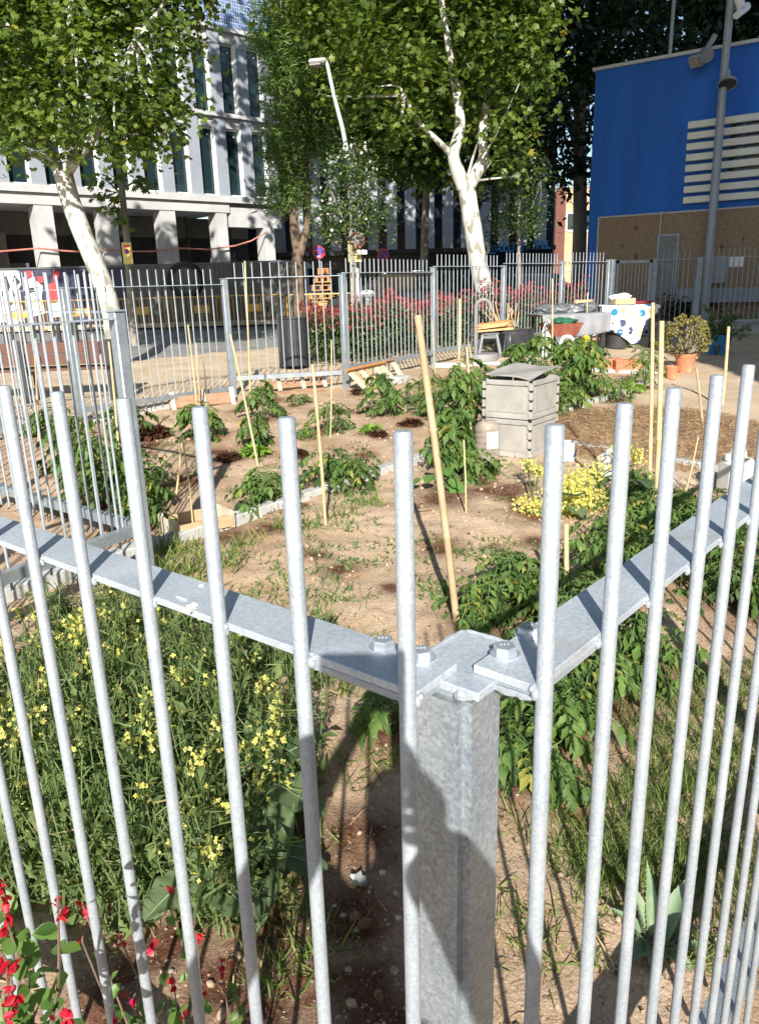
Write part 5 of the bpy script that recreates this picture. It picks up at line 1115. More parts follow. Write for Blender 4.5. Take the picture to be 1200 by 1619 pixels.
v1, m1 = vor(5.4, .38, .41, .4); v2, m2 = vor(17, .36, .42, .9)
hs = N.new('ShaderNodeSeparateColor'); L.new(v1.outputs['Color'], hs.inputs[0]); cr = N.new('ShaderNodeValToRGB'); cr.color_ramp.interpolation = 'CONSTANT'
for i, (p_, c_) in enumerate(((0, (.02, .12, .28, 1)), (.3, (.75, .38, .30, 1)), (.5, (.05, .07, .14, 1)), (.68, (.80, .50, .16, 1)), (.85, (.01, .18, .30, 1)))):
    e = cr.color_ramp.elements[i] if i < 2 else cr.color_ramp.elements.new(p_); e.position = p_; e.color = c_
L.new(hs.outputs[0], cr.inputs['Fac']); mu = N.new('ShaderNodeMath'); mu.operation = 'MULTIPLY'; L.new(m1.outputs[0], mu.inputs[0]); iv = N.new('ShaderNodeMath'); iv.operation = 'MULTIPLY_ADD'; L.new(m2.outputs[0], iv.inputs[0]); iv.inputs[1].default_value = -.75; iv.inputs[2].default_value = 1; L.new(iv.outputs[0], mu.inputs[1])
mx = N.new('ShaderNodeMixRGB'); L.new(mu.outputs[0], mx.inputs['Fac']); mx.inputs['Color1'].default_value = (.80, .79, .76, 1); L.new(cr.outputs[0], mx.inputs['Color2']); L.new(mx.outputs[0], bs.inputs['Base Color'])
def drop2(u): return np.interp(u, [0, .03, .12, .30, .55, .66, .72, .80, .95, 1], [.10, .22, .42, .52, .72, .70, .40, .26, .16, .10])
cloth('tablecloth', t2c - Y2 * .36 + Vector((0, 0, .806)), X2, 1.18, .70, drop2, PAW, 'white cloth with coloured paw prints hanging off the right table', 'tablecloth', .03, 60, 44)
q = t2c + X2 * .0 + Vector((0, 0, .815)); wc = thing('wooden_box', 'pale wooden box on the paw print cloth', 'box', q)
for s in (-1, 1): obj('side_board', B().obox(q + Y2 * s * .13 + Vector((0, 0, .06)), (.40, .012, .11), X2, Y2, Vector((0, 0, 1))), WOOD, wc); obj('end_board', B().obox(q + X2 * s * .2 + Vector((0, 0, .06)), (.012, .25, .11), X2, Y2, Vector((0, 0, 1))), WOOD, wc)
b = B(); b.blob(q + Vector((-.05, 0, .12)), .16, 1.2, .7, .55, .5, 3); tag(obj('white_cloth', b, M('white_cotton', (.75, .73, .70), None, rough=.9), None, True, loc=q), 'bunched white cloth heaped in the wooden box', 'cloth')
q = t2c + X2 * .36 + Y2 * .05 + Vector((0, 0, .815)); tag(obj('red_tray', B().obox(q + Vector((0, 0, .03)), (.46, .34, .05), X2, Y2, Vector((0, 0, 1)), .015), M('dark_red_plastic', (.20, .025, .03), (.26, .035, .04), rough=.4, scale=5), None, loc=q), 'dark red tray at the right end of the paw print table', 'tray')
q = t2c - X2 * .12 - Y2 * .12; tag(obj('round_tub', B().lathe([(0, .01), (.20, .01), (.24, .32), (.26, .33), (.26, .36), (.22, .36)], q, 22), M('black_tub_plastic', (.035, .035, .038), (.05, .05, .053), rough=.5, scale=5), None, True, loc=q - X2 * .2), 'round black tub on the ground under the paw print cloth', 'tub')
q = t2c - X2 * .62 + Y2 * .2; ch = thing('wooden_chair', 'wooden chair whose back shows between the two tables', 'chair', q)
for s in (-1, 1): obj('leg', B().obox(q + X2 * s * .18 + Y2 * .2 + Vector((0, 0, .46)), (.04, .04, .92), X2, Y2, Vector((0, 0, 1))), WOODB, ch); obj('leg', B().obox(q + X2 * s * .18 - Y2 * .15 + Vector((0, 0, .22)), (.04, .04, .44), X2, Y2, Vector((0, 0, 1))), WOODB, ch)
obj('seat', B().obox(q + Vector((0, 0, .455)), (.42, .40, .03), X2, Y2, Vector((0, 0, 1))), WOODB, ch)
for z in (.72, .88): obj('back_rail', B().obox(q + Y2 * .2 + Vector((0, 0, z)), (.32, .025, .07), X2, Y2, Vector((0, 0, 1))), WOOD, ch)

# pots
TERRA = M('terracotta', (.46, .16, .075), (.56, .22, .115), rough=.75, scale=6, spots=(5, .62, (.62, .32, .2)))
def pot(p, r, h, mat, label, nm='flower_pot', rim=.18):
    t = thing(nm, label, 'flower pot', p); obj('pot', B().lathe([(0, .01), (r * .68, .01), (r * .72, 0), (r * .93, h * (1 - rim)), (r, h * (1 - rim)), (r * 1.03, h), (r * .9, h), (r * .84, h * .86)], p, 28), mat, t, True)
    obj('potting_soil', B().lathe([(0, h * .87), (r * .86, h * .85)], p, 20), M('dark_potting_soil', (.05, .032, .02), (.09, .06, .04), rough=1, scale=20), t); return t
SUCC = LEAF('succulent_leaf', (.10, .105, .03), (.30, .25, .075), .12, .4, hue=(.38, .20, .06))
p1 = spot(1082, 588); pot(p1, .155, .27, TERRA, 'larger terracotta pot under the round succulent bush')
sc_ = thing('succulent_bush', 'round yellow green succulent bush growing in the larger terracotta pot', 'plant', p1 + Vector((0, 0, .25)))
c0 = p1 + Vector((-.02, 0, .50)); P = []; D = []; V = []
for k in range(340):
    d = rdir(1, .25)[0]; rr = .34 * rng.uniform(.72, 1.03); q = np.array(c0) + d * rr * np.array([1, .95, .92])
    for j in range(11): P.append(q); D.append(d * .5 + rdir(1)[0] * .75); V.append(np.clip(rng.normal(.55, .22), 0, 1))
scatter('foliage', T_LEAF, np.array(P), np.array(D), np.array(D) + rdir(len(P)), rng.uniform(.03, .05, len(P)), SUCC, sc_, np.array(V))
b = B()
for k in range(14): d = Vector(rdir(1, .9)[0]); b.tube([p1 + Vector((0, 0, .22)), p1 + Vector((0, 0, .3)) + d * .1, c0 + d * .26], [.022, .016, .008], 6)
obj('stem', b, BARK_G, sc_, True)
p2 = spot(1061, 598); pot(p2, .095, .175, TERRA, 'small terracotta pot standing left of the larger one')
p3 = Vector((aty(1134, 560, 13.4).x, 13.4, g(13.4))); pot(p3, .23, .34, M('blue_pot_plastic', (.02, .16, .34), (.03, .20, .40), rough=.45, scale=4), 'round blue plastic pot standing in the shade', rim=.12)
pl_ = thing('pot_shrub', 'sprawling dark shrub growing in the blue pot', 'plant', p3 + Vector((0, 0, .3)))
P = []; D = []; b = B()
for k in range(26):
    d = rdir(1, .75)[0]; L_ = rng.uniform(.25, .62); a = np.array(p3) + np.array([0, 0, .3]); tip = a + d * L_; b.tube([tuple(a), tuple(a + d * L_ * .5 + [0, 0, .04]), tuple(tip)], [.010, .007, .003], 5)
    for j in range(34): t = rng.uniform(.3, 1); P.append(a + d * L_ * t + rng.normal(0, .02, 3)); D.append(d * .6 + rdir(1)[0] * .8)
obj('stem', b, BARK_G, pl_); scatter('foliage', T_LEAF, np.array(P), np.array(D), rdir(len(P), .5), rng.uniform(.05, .085, len(P)), MAGN, pl_)
for k, (px, py) in enumerate(((958, 586), (992, 588))):
    q = spot(px, py); X = Vector((1, -.05, 0)).normalized(); Y = Vector((-X.y, X.x, 0)); L_ = .42 if k == 0 else .40
    r = thing('planter_box', ('orange terracotta planter trough with fluted front, left of two', 'orange terracotta planter trough partly behind the tall weedy plant, right of two')[k], 'planter', q, 'orange planter troughs')
    obj('trough', B().obox(q + Vector((0, 0, .09)), (L_, .19, .17), X, Y, Vector((0, 0, 1)), .012), TERRA, r); obj('rim', B().obox(q + Vector((0, 0, .172)), (L_ + .02, .21, .03), X, Y, Vector((0, 0, 1)), .006), TERRA, r)
    for j in range(9): obj('rib', B().obox(q + X * (-.17 + .0425 * j) - Y * .097 + Vector((0, 0, .085)), (.018, .012, .13), X, Y, Vector((0, 0, 1)), .004), TERRA, r)
# kerbs
kerb_run((-2.3, 3.98), (-1.50, 4.83), '', .12, .13); kerb_run((-1.50, 4.83), (.62, 7.10), '', .10, .115); kerb_run((2.05, 8.62), (3.95, 10.65), '', .10, .10); kerb_run((1.72, 7.36), (4.6, 4.66), '', .10, .10)
kerb_run((-3.6, 8.75), (-2.1, 10.3), '', .12, .12); kerb_run((.98, 12.66), (2.6, 12.60), '', .14, .12); kerb_run((3.0, 11.75), (4.2, 11.15), '', .12, .10)
# ------------------------------------------------------------------ plants in the beds
TOML = LEAF('tomato_leaf', (.020, .054, .014), (.145, .24, .052), .36, .6, hue=(.30, .28, .06))
TOMY = LEAF('yellowish_leaf', (.05, .10, .02), (.20, .28, .06), .35, .5)
STEMG = M('green_stem', (.09, .15, .045), (.14, .20, .07), rough=.6, scale=8)
LETT = LEAF('green_lettuce_leaf', (.13, .26, .03), (.34, .50, .10), .35, .45)
REDL = LEAF('red_lettuce_leaf', (.045, .018, .014), (.14, .065, .035), .25, .45)
DRY = LEAF('dry_leaf', (.16, .08, .035), (.34, .20, .10), .2, .8)
GRASS = LEAF('grass_blade', (.05, .09, .018), (.24, .31, .075), .3, .6, hue=(.40, .33, .16))
MUST = LEAF('mustard_leaf', (.040, .074, .024), (.20, .27, .088), .36, .6, hue=(.34, .27, .13))
YELF = LEAF('yellow_flower', (.56, .50, .09), (.78, .74, .26), .3, .6)
CABB = LEAF('cabbage_leaf', (.06, .10, .042), (.135, .185, .085), .25, .5)
AGAV = M('agave_green', (.13, .20, .11), (.22, .30, .17), rough=.5, scale=9)
ground_pt = lambda p: np.array([p[0], p[1], g(p[1])])
def tomato(pix, h, sp_, nl, label, leaf=None, size=.075, stems=3, seed=0, name='tomato_plant', group='tomato plants', d_=1.0, at=None):
    p = Vector(at) if at is not None else spot(*pix); p.z = g(p.y); damp_shade(p, sp_ * .9 + .12)
    r = thing(name, label, 'plant', p, group); b = B(); P = []; D = []; N_ = []; S = []; V = []
    st = []
    for k in range(stems):
        a = rng.uniform(0, 2 * PI); rr = sp_ * rng.uniform(.1, .55); top = Vector((p.x + math.cos(a) * rr, p.y + math.sin(a) * rr, p.z + h * rng.uniform(.75, 1.0)))
        pts = smooth_path([p + Vector((0, 0, -.03)), p.lerp(top, .5) + Vector((rng.normal(0, .03), rng.normal(0, .03), 0)), top], 4); st.append(pts); b.tube(pts, [.009 - .005 * i / (len(pts) - 1) for i in range(len(pts))], 5)
    for k in range(nl):
        pts = st[k % stems]; t = rng.uniform(.12, 1.0) ** .8; i = min(int(t * (len(pts) - 1)), len(pts) - 2); q = pts[i].lerp(pts[i + 1], t * (len(pts) - 1) - i)
        az_ = rng.uniform(0, 2 * PI); L_ = sp_ * rng.uniform(.45, 1.0) * (1.15 - .55 * t) + .05; o = Vector((math.cos(az_), math.sin(az_), 0)); lift = rng.uniform(.1, .6)
        pet = [q, q + o * L_ * .5 + Vector((0, 0, L_ * lift * .5)), q + o * L_ + Vector((0, 0, L_ * (lift * .35 - .28)))]
        b.tube(pet, [.0035, .0028, .0018], 3, False); pet = smooth_path(pet, 3); lv = np.clip(rng.normal(.3 + .4 * t, .2), 0, 1); m = len(pet) - 1
        for j in range(2, m + 1):
            c = pet[j]; t_ = (pet[j] - pet[j - 1]).normalized(); sd = Vector((-o.y, o.x, 0)); z = size * rng.uniform(.55, 1.25) * (.75 + .4 * (j / m))
            for sgn in (-1, 1):
                dd = (sd * sgn * .9 + t_ * .5 + Vector((0, 0, rng.uniform(-.45, -.05)))); P.append(tuple(c)); D.append(tuple(dd)); N_.append((rng.normal(0, .25), rng.normal(0, .25), 1)); S.append(z); V.append(np.clip(lv + rng.normal(0, .1), 0, 1))
            if j == m: P.append(tuple(c)); D.append(tuple(t_ + Vector((0, 0, -.3)))); N_.append((rng.normal(0, .25), rng.normal(0, .25), 1)); S.append(z * 1.25); V.append(lv)
    obj('stem', b, STEMG, r); o = scatter('foliage', T_TOM, P, D, N_, S, leaf or TOML, r, V); o['kind'] = 'stuff'
    return r
def lettuce(pix, rad, label, mat=None, n=34, h=.6):
    p = spot(*pix); p.z = g(p.y); damp_shade(p, rad + .1); r = thing('lettuce', label, 'lettuce', p, 'lettuces in the far bed'); P = []; D = []; N_ = []; S = []
    for k in range(n * 5):
        a = k * 2.4 + rng.normal(0, .2); t = (k / (n * 5)) ** .6; e = 1.25 - 1.1 * t; d = np.array([math.cos(a) * math.cos(e), math.sin(a) * math.cos(e), math.sin(e) * h])
        P.append(np.array(p) + d * rad * (.35 + .45 * t) * rng.uniform(.7, 1.1) + [0, 0, .015]); D.append(d + rng.normal(0, .35, 3)); N_.append(-d * [1, 1, 0] + [0, 0, .9]); S.append(rad * rng.uniform(.35, .6))
    scatter('leaves', T_TOM, P, D, N_, S, mat or LETT, r, np.clip(rng.normal(.55, .25, len(P)), 0, 1)); return r

# dark mulch and damp places in the beds; left of the corner post the colour also holds cast shade
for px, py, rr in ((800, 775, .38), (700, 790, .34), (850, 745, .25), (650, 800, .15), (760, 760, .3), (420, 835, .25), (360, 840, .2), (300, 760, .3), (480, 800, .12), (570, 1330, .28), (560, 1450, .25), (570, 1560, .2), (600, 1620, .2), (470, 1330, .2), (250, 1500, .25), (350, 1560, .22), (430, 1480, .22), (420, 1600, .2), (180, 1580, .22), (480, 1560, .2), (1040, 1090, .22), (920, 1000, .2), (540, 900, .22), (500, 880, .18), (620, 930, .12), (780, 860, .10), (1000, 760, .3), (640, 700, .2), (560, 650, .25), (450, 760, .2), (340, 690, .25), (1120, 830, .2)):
    damp_shade(spot(px, py), rr)
for k in range(34): DAMP_SHADE.append((rng.uniform(-2.6, 1.6), rng.uniform(4.5, 11), rng.uniform(.10, .30)))
# far bed
tomato((318, 694), .42, .24, 42, 'leafy tomato plant left of the green lettuce, below the left board')
tomato((412, 665), .50, .20, 34, 'tomato plant at the foot of the far fence post left of the litter bin', stems=3)
tomato((408, 700), .30, .20, 22, 'low tomato plant just behind the green lettuce')
lettuce((404, 718), .145, 'bright green lettuce at the foot of a leaning cane'); lettuce((362, 728), .12, 'dark red lettuce left of the green lettuce', REDL); lettuce((240, 690), .22, 'spreading wilted brown red lettuce by the dark tomatoes', REDL, 40, .5)
lettuce((588, 684), .13, 'lettuce half green half red in the middle of the far bed'); lettuce((598, 690), .10, 'small red lettuce touching the mixed one', REDL); lettuce((650, 674), .14, 'dark red lettuce left of the thickest cane', REDL); lettuce((566, 622), .10, 'small dark red lettuce in front of the leaning pallet', REDL); lettuce((468, 722), .12, 'dull red lettuce behind the potato plants', REDL)
tomato((604, 655), .46, .24, 46, 'bushy tomato plant in front of the leaning pallet')
tomato((520, 680), .34, .26, 26, 'sparse tomato plant in the middle of the far bed', size=.06)
tomato((420, 800), .27, .26, 46, 'low bushy potato plant at the kerb, left of the long kerb cane', name='potato_plant', size=.065, stems=6, group='potato plants')
tomato((528, 768), .27, .32, 62, 'low bushy potato plant at the kerb, right of the long kerb cane', name='potato_plant', size=.065, stems=7, group='potato plants')
tomato((482, 690), .12, .14, 12, 'small low weed near the orange bare patch', name='weed', size=.05, group='low weeds'); tomato((470, 638), .12, .16, 16, 'small green weed below the long brown batten', name='weed', size=.05, group='low weeds')
tomato((676, 638), .40, .20, 34, 'dark green bush left of the far fence post and thickest cane', size=.05, stems=5, name='dark_bush', group='dark bushes'); tomato((650, 640), .34, .2, 26, 'dark green bush behind the dark red lettuce', size=.05, stems=4, name='dark_bush', group='dark bushes')
tomato((690, 660), .32, .24, 34, 'green bush right of the thickest cane, far bed', size=.06, stems=4); tomato((668, 654), .22, .2, 20, 'low bush behind the thickest cane', size=.05, stems=4)
tomato((735, 690), .78, .24, 66, 'tall dark tomato plant immediately left of the grey crates', stems=4, size=.085); tomato((760, 640), .5, .24, 40, 'tomato plant behind the left corner of the grey crates', stems=4, size=.08)
tomato((715, 745), .52, .22, 46, 'staked tomato plant in front of the water bottle', stems=3, size=.08); tomato((740, 752), .25, .26, 34, 'low tomato plant at the foot of the water bottle', stems=3, size=.07)
tomato((650, 610), .12, .2, 14, 'small pale leafed plant right of the far fence post', leaf=TOMY, name='weed', size=.06, group='low weeds', at=(1.05, 10.6, 0))
# right bed behind the crates
tomato((900, 632), .72, .28, 80, 'large tomato plant right of the grey crates', stems=6, size=.09); tomato((880, 655), .42, .28, 56, 'light green tomato plant touching the right side of the crates', stems=4, size=.075, leaf=TOMY)
tomato((815, 585), .48, .22, 40, 'tomato plant behind the lid of the crates', stems=4, size=.085); tomato((855, 600), .62, .22, 40, 'tall tomato plant behind the right corner of the crates', stems=4, size=.085); tomato((935, 625), .70, .26, 60, 'tomato plant with a yellow flower in front of the paw print cloth', stems=3, size=.085)
q = aty(927, 536, 10.6); b = B(); b.blob(q, .055, 1, .7, 1, .2); tag(obj('marigold', b, M('marigold_yellow', (.78, .50, .03), None, rough=.7), None, True, loc=q), 'single round yellow flower above the tomato near the grey tarp', 'flower')
tomato((968, 632), .26, .30, 40, 'low greyish plant at the kerb in front of the planter troughs', name='weed', stems=5, size=.05, group='low weeds', leaf=TOMY)
lettuce((1000, 618), .17, 'bright green lettuce by the kerb below the orange planters', LETT)
tomato((1018, 612), .62, .22, 60, 'tall weedy yellowish plant left of the two tall canes', leaf=TOMY, stems=7, size=.045, name='tall_weed', group='tall weeds')
# beyond the lone left post
for k, (px, py, h, s, lab) in enumerate(((150, 800, .60, .30, 'tall dark tomato plant seen through the recessed panel, nearest the lower rail'), (205, 780, .50, .24, 'dark tomato plant behind the lone left post'), (120, 740, .50, .3, 'dark tomato plant seen through the recessed panel, further back'), (85, 690, .36, .26, 'tomato plant at the far left below the bench'), (220, 800, .30, .22, 'low tomato plant right of the lone left post'), (232, 830, .20, .25, 'low leafy plant beside the wooden tray'), (205, 690, .35, .25, 'small tomato plant behind the lone left post near the kerb'))):
    tomato((px, py), h, s, 64 if h > .5 else 34, lab, stems=5, size=.075)
# big tomatoes behind the near right panel
NR = ((760, 985, .30, .24, 70, 'tomato plant right behind the corner post cap'), (835, 960, .34, .28, 90, 'tomato plant behind the first bar right of the corner post'), (885, 1010, .36, .26, 90, 'tomato plant below the start of the right hand rail'), (960, 930, .42, .30, 110, 'tomato plant between the first and second right hand bars'), (1020, 880, .42, .32, 110, 'tomato plant at the foot of the two tall pale canes'), (990, 800, .30, .22, 60, 'tomato plant behind the yellow broccoli flowers'), (1080, 900, .40, .32, 120, 'tomato plant under the right hand rail, fourth bar'), (1150, 880, .40, .32, 110, 'tomato plant under the right hand rail near the photo edge'), (1190, 960, .34, .3, 90, 'tomato plant at the right edge below the rail'), (1060, 820, .18, .2, 30, 'small plant in front of the white jerrycan'), (870, 1160, .30, .22, 90, 'tomato plant right of the corner post, half way down'), (835, 1230, .24, .16, 60, 'lowest tomato plant right of the corner post'), (930, 1100, .34, .26, 90, 'tomato plant below the second right hand bar weld'), (1010, 1050, .30, .26, 80, 'tomato plant below the third right hand bar weld'), (620, 1160, .22, .14, 26, 'small tomato plant in shade left of the corner post'))
for px, py, h, s, n, lab in NR: tomato((px, py), h * (1.0 if py < 940 else .85), s, int(n * .66), lab, stems=4, size=.056, group='tomato plants along the right hand near panel')

# yellow flowering broccoli
def domes(lab, items, leafs):
    p = spot(*items[0][:2]); r = thing('flowering_broccoli', lab, 'plant', Vector((p.x, p.y, g(p.y)))); P = []; b = B(); damp_shade(p, .3)
    for px, py, zz, rr in items:
        c = aty(px, py, p.y + zz)
        n = int(1500 * rr * rr / .02 * .35); d = rdir(n, .4); P.append(np.array(c) + d * np.array([1.25, 1.0, 1.0]) * rr * 1.3 * rng.uniform(.35, 1.1, (n, 1)) + rng.normal(0, .012, (n, 3)))
        for k in range(16): e = c + Vector(rdir(1)[0]) * rr * .7; b.tube([Vector((p.x, p.y, g(p.y))), c - Vector((0, 0, rr)), e], [.008, .006, .002], 4, False)
    P = np.concatenate(P); scatter('flowers', T_FLOWER, P, rdir(len(P)), rdir(len(P), .5) + np.array([0, -.5, .2]), rng.uniform(.009, .015, len(P)), YELF, r)['kind'] = 'stuff'
    obj('stem', b, STEMG, r)
    for (px, py, L_, a, e) in leafs: broad_leaf(r, aty(px, py, p.y - .1), L_, a, e)
    return r
def broad_leaf(par, at, L_, a, e, w=.42, mat=None):
    """one large cabbage leaf: a curved, waved blade with a pale midrib"""
    at = Vector(at); o = Vector((math.cos(a), math.sin(a), 0)); sd = Vector((-o.y, o.x, 0)); nu_, nv = 15, 11; V = []
    for i in range(nu_):
        t = i / (nu_ - 1); wd = w * L_ * math.sin(PI * (t * .92 + .06)) ** .7; c = at + o * L_ * t * math.cos(e) + Vector((0, 0, L_ * (t * math.sin(e) - .35 * t * t)))
        for j in range(nv): s = (j / (nv - 1)) * 2 - 1; V.append(c + sd * s * wd + Vector((0, 0, .06 * L_ * abs(s) + .040 * L_ * math.sin(t * 21 + s * 4) * abs(s) ** 1.5 + .012 * L_ * math.sin(t * 47 + s * 9) * min(abs(s) * 2, 1))))
    b = B().add(V, [(i * nv + j, i * nv + j + 1, (i + 1) * nv + j + 1, (i + 1) * nv + j) for i in range(nu_ - 1) for j in range(nv - 1)])
    o_ = obj('leaf', b, mat or CABB, par, True); at_ = o_.data.attributes.new('v', 'FLOAT', 'POINT'); at_.data.foreach_set('value', np.full(len(V), rng.uniform(.2, .9), np.float32))
    b = B(); b.tube([V[i * nv + nv // 2] + Vector((0, 0, .003)) for i in range(nu_ - 1)], [min(.004, .022 * L_) * (1 - i / 16) for i in range(nu_ - 1)], 5, False); obj('midrib', b, M('pale_midrib', (.22, .30, .17), None, rough=.5), o_)
    return o_
domes('broccoli gone to bright yellow flower behind the bar right of the crates', [(846, 812, .0, .085), (905, 808, .0, .10), (935, 790, .05, .10), (918, 765, .1, .10), (935, 835, -.05, .08), (900, 830, -.05, .08), (870, 785, .1, .06), (945, 745, .25, .07), (985, 715, .5, .07), (1005, 722, .5, .06), (835, 735, .6, .05), (895, 775, .0, .09), (850, 745, .4, .05), (862, 830, .0, .06), (832, 800, .0, .06), (880, 845, -.1, .07), (838, 838, -.1, .06), (925, 850, -.1, .07), (900, 800, -.1, .09)],
      [(900, 800, .18, -1.2, .1), (842, 850, .16, 3.6, -.2), (880, 850, .18, -2.0, .0), (905, 785, .20, -1.7, .6), (860, 838, .18, -2.6, .1), (960, 830, .18, -.6, .1), (1005, 760, .2, -1.4, .3), (940, 870, .16, -1.0, .2), (915, 850, .14, -.4, .2)])

T_MUST = (T_BLADE[0] * np.array([1, 1.0, 1]), T_BLADE[1])
# mustard gone to flower behind the near left panel
def mustard(c, rad, h, n, label, nf=13, leafn=17):
    c = Vector((c[0], c[1], g(c[1]))); r = thing('flowering_mustard', label, 'plant', c, 'yellow flowered mustard behind the left near panel'); b = B(); P = []; D = []; S = []; V = []; FP2 = []; FS = []
    for k in range(n):
        a, q = rng.uniform(0, 2 * PI), rad * math.sqrt(rng.random()); s0 = c + Vector((math.cos(a) * q, math.sin(a) * q, -.02)); s0.z = g(s0.y) - .02; L_ = h * rng.uniform(.55, 1.1); ln = Vector(rdir(1)[0]) * .32; tip = s0 + Vector((ln.x * L_, ln.y * L_, L_))
        pts = smooth_path([s0, s0.lerp(tip, .55) + Vector(rdir(1)[0]) * .03, tip], 3); b.tube(pts, [.0032 - .0018 * i / (len(pts) - 1) for i in range(len(pts))], 3, False)
        for j in range(leafn):
            t = rng.uniform(.05, 1); i = min(int(t * (len(pts) - 1)), len(pts) - 2); e = pts[i].lerp(pts[i + 1], rng.random()); d = rdir(1, .55)[0]; P.append(tuple(e)); D.append(d); S.append(rng.uniform(.05, .13) * (1.2 - .5 * t)); V.append(np.clip(rng.normal(.45 + .2 * t, .25), 0, 1))
        if rng.random() < .05 + .95 * max(0, noise.noise(s0 * 3.0)):
            for j in range(nf): FP2.append(np.array(tip) + rng.normal(0, .017, 3) + [0, 0, -.012 * (j % 5)]); FS.append(rng.uniform(.007, .0115))
    obj('stem', b, STEMG, r)['kind'] = 'stuff'; q_ = np.arange(len(P)) % 4 == 0; P, D, S, V = np.array(P), np.array(D), np.array(S), np.array(V); o = scatter('foliage', T_MUST, P[~q_], D[~q_], rdir((~q_).sum(), .4), S[~q_], MUST, r, V[~q_]); o['kind'] = 'stuff'; o = scatter('broad_foliage', T_TOM, P[q_], D[q_], rdir(q_.sum(), .8), S[q_] * .62, MUST, r, V[q_] * .8); o['kind'] = 'stuff'
    if FP2: scatter('flowers', T_FLOWER, FP2, rdir(len(FP2)), rdir(len(FP2), .6) + np.array([0, -.4, 0]), FS, YELF, r)['kind'] = 'stuff'
for c, rad, h, n, lab in (((-1.24, 2.12), .34, .46, 230, 'mustard clump with yellow flowers at the left edge, below the rail'), ((-.84, 2.05), .30, .48, 230, 'mustard clump with yellow flowers behind the third and fourth left bars'), ((-.98, 2.65), .40, .48, 260, 'mustard clump right under the left hand rail'), ((-.55, 2.35), .28, .46, 170, 'mustard clump behind the bar next to the cabbage leaves'), ((-1.5, 2.6), .40, .50, 200, 'mustard clump in the left corner beyond the rail'), ((-.50, 1.86), .13, .36, 60, 'small yellow flowered mustard beside the lowest cabbage leaf'), ((-1.0, 3.35), .40, .30, 120, 'thin mustard in front of the kerb near the wooden tray'), ((-.45, 3.2), .26, .28, 60, 'sparse mustard behind the bar left of the corner post'), ((-1.45, 3.5), .3, .34, 90, 'mustard beside the lone left post')):
    mustard(c, rad, h, n, lab)
# cabbages
def cabbage(pix, label, leaves):
    p = spot(*pix); p.z = g(p.y); r = thing('cabbage_plant', label, 'plant', p); obj('stem', B().tube([p, p + Vector((0, 0, .14))], [.018, .014], 8), STEMG, r)
    for L_, a, e, z, dx, dy in leaves: broad_leaf(r, p + Vector((dx, dy, z)), L_, a, e, .34)
cabbage((392, 1330), 'dark cabbage plant with large waxy leaves beneath the left rail', [(.26, .35, .7, .22, .05, .05), (.24, 1.2, .5, .26, .02, .10), (.24, 2.2, .4, .22, 0, .05), (.25, -1.2, -.25, .22, .05, -.02), (.22, 3.6, .3, .16, 0, 0), (.24, -.5, .1, .24, .06, .0), (.2, -1.9, -.1, .18, -.02, 0)])
cabbage((325, 1440), 'lower cabbage plant in shade behind the left bars', [(.24, .1, .3, .16, 0, .05), (.24, 1.2, .4, .18, 0, .05), (.22, 2.5, .3, .16, 0, .05), (.22, -.6, .05, .14, 0, 0), (.2, 4.0, .2, .14, 0, 0)])
cabbage((410, 1400), 'cabbage with a single broad drooping leaf beside the shaded soil', [(.22, -.1, .1, .12, 0, 0), (.18, 1.4, .3, .12, 0, 0), (.2, -1.5, -.1, .10, .0, 0)])
# cucumber
p = spot(712, 775); cu = thing('cucumber_plant', 'young cucumber plant with broad leaves right of the thickest cane', 'plant', Vector((p.x, p.y, g(p.y)))); damp_shade(p, .45)
CUC = LEAF('cucumber_leaf', (.06, .15, .03), (.16, .30, .07), .4, .5); b = B()
for px, py, L_, a, e in ((700, 740, .12, -1.3, .0), (712, 758, .11, -.9, -.3), (722, 765, .12, -1.6, -.5), (684, 752, .10, -2.2, -.1), (693, 720, .10, -2.6, .4), (664, 756, .07, -2.6, -.3), (706, 725, .1, -1.5, .6)):
    q = aty(px, py, p.y); broad_leaf(cu, q, L_, a, e, .55, CUC); b.tube([Vector((p.x, p.y, g(p.y))), (Vector(q) + p) / 2 + Vector((0, 0, .04)), q], [.005, .004, .003], 4, False)
obj('stem', b, STEMG, cu)
# small seedling by the crates
p = spot(838, 742); cu2 = thing('squash_seedling', 'small squash seedling at the front corner of the crates', 'plant', Vector((p.x, p.y, g(p.y))))
for px, py, L_, a in ((838, 733, .06, -1.4), (828, 748, .05, -2.4), (790, 728, .07, -.6), (826, 756, .05, -1.8)): broad_leaf(cu2, aty(px, py, p.y), L_, a, .3, .5, CUC)
